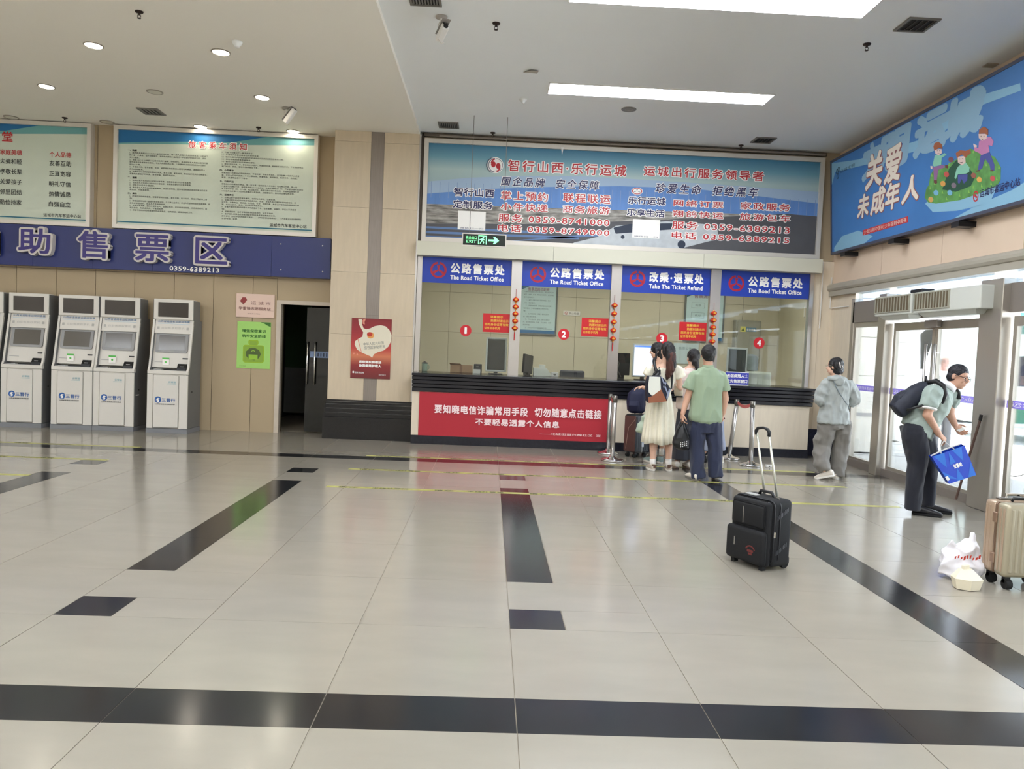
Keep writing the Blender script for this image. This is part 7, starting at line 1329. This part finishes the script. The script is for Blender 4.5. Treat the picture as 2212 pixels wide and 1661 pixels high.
for dx in (-.1, .1): shoe(s, (gx+dx, Y0+.06, -.02), (0, -1, 0), .26, M_shoek, M_blackr)

# navy backpack standing on the dark suitcase
nb = thing('backpack', 'navy school backpack resting on the dark hard suitcase by the queue posts', 'backpack', (2.20, 10.85, .63)); Yb = 10.9
m = MB(); loft(m, [(W3(1375, 892, Yb), X_*.085, Y_*.07), (W3(1374, 886, Yb), X_*.125, Y_*.10), (W3(1374, 868, Yb), X_*.135, Y_*.11), (W3(1376, 850, Yb), X_*.125, Y_*.10), (W3(1380, 841, Yb), X_*.09, Y_*.08), (W3(1382, 837, Yb), X_*.04, Y_*.04)], 24, 2.8); remesh(m, .009, 3, disp=.005).build('body', mat('deep navy nylon', (32, 36, 66), rough=.6, bump=.2, bscale=200), nb, smooth=True)
m = MB(); loft(m, [(W3(1370, 888, Yb-.1), X_*.07, Y_*.025), (W3(1369, 876, Yb-.115), X_*.085, Y_*.04), (W3(1370, 866, Yb-.11), X_*.07, Y_*.025)], 18, 2.8); remesh(m, .009, 2).build('front_pocket', mat('deep navy nylon', (32, 36, 66)), nb, smooth=True)
MB().tube([W3(1384, 840, Yb-.03), W3(1391, 846, Yb-.05), W3(1392, 870, Yb-.05), W3(1389, 888, Yb-.03)], .018, 8).tube([W3(1378, 838, Yb), W3(1382, 832, Yb), W3(1386, 838, Yb)], .008, 6).build('strap', M_black, nb, smooth=True)
# pale green bag hanging beside the cream dress
gb = thing('shopping_bag', 'pale green cloth bag hanging between the suitcase and the cream dress', 'bag', W3(1394, 945, 10.3)); Yb = 10.28
m = MB(); loft(m, [(W3(1396, 937, Yb), X_*.07, Y_*.04), (W3(1391, 932, Yb), X_*.11, Y_*.06), (W3(1392, 915, Yb), X_*.095, Y_*.055), (W3(1397, 898, Yb), X_*.05, Y_*.035), (W3(1400, 886, Yb), X_*.018, Y_*.015)], 22); remesh(m, .009, 3, disp=.016, dscale=8, seed=3).build('sack', fabric('pale green cloth', (188, 204, 184)), gb, smooth=True)
MB().tube([W3(1400, 890, Yb), W3(1400, 868, Yb), W3(1399, 845, Yb)], .008, 6).build('handle', fabric('pale green cloth', (188, 204, 184)), gb)
# plastic bag and takeaway box by the gold case
M_pl = mat('translucent white plastic', (240, 238, 242), rough=.35, alpha=.8)
pg = thing('plastic_bag', 'crumpled white plastic bag with red print on the floor beside the gold suitcase', 'bag', (3.42, 5.2, 0)); Yb = 5.25
m = MB(); loft(m, [(Vector((3.40, Yb, .03)), X_*.15, Y_*.10), (Vector((3.40, Yb, .10)), X_*.155, Y_*.11), (Vector((3.40, Yb, .18)), X_*.12, Y_*.08), (Vector((3.42, Yb, .235)), X_*.085, Y_*.05), (Vector((3.44, Yb, .27)), X_*.04, Y_*.02)], 26); limb(m, [Vector((3.46, Yb, .22)), Vector((3.47, Yb, .31))], [.03, .008]); limb(m, [Vector((3.34, Yb, .2)), Vector((3.315, Yb-.02, .27))], [.03, .01])
remesh(m, .007, 2, disp=.022, dscale=9, seed=7).build('sack', M_pl, pg, smooth=True)
pfn = lambda u, v, q: Vector((3.25+u, 5.122-q, v)); rr_ = random.Random(4)
for k in range(9):
    u = .02+.021*k; v = .165+.006*math.sin(k*1.7); hgt = .020+.012*rr_.random(); wd_ = .009+.006*rr_.random()
    MB().prism([(u, v), (u+wd_, v+.004), (u+wd_+.003, v+hgt), (u+.002, v+hgt-.006)], pfn, .001).build('red_print', mat('red print', (176, 62, 70)), pg)
tk = thing('takeaway_box', 'folded cream paper food box in front of the plastic bag', 'box', (3.27, 5.03, 0)); M_tk = mat('cream paper', (228, 220, 196), rough=.6); m = MB()
c_ = Vector((3.28, 4.99, 0)); base = [c_+Vector((.085*math.cos(a_), .07*math.sin(a_), .004)) for a_ in [R(20+60*k) for k in range(6)]]; mid = [c_+Vector((.105*math.cos(a_), .085*math.sin(a_), .075)) for a_ in [R(20+60*k) for k in range(6)]]; tp = [c_+Vector((.045*math.cos(a_)-.01, .035*math.sin(a_), .135)) for a_ in [R(20+60*k) for k in range(6)]]
m.add(base+mid+tp, [(5, 4, 3, 2, 1, 0), (12, 13, 14, 15, 16, 17)]+[(r0*6+k, r0*6+(k+1) % 6, (r0+1)*6+(k+1) % 6, (r0+1)*6+k) for r0 in (0, 1) for k in range(6)]); m.build('paper_body', M_tk, tk)
m = MB().rbox(-.03, .03, -.012, .012, 0, .035, .006, 2, M=Matrix.Translation(c_+Vector((-.015, 0, .128))) @ Matrix.Rotation(R(25), 4, 'Z')); m.build('twisted_top', M_tk, tk)
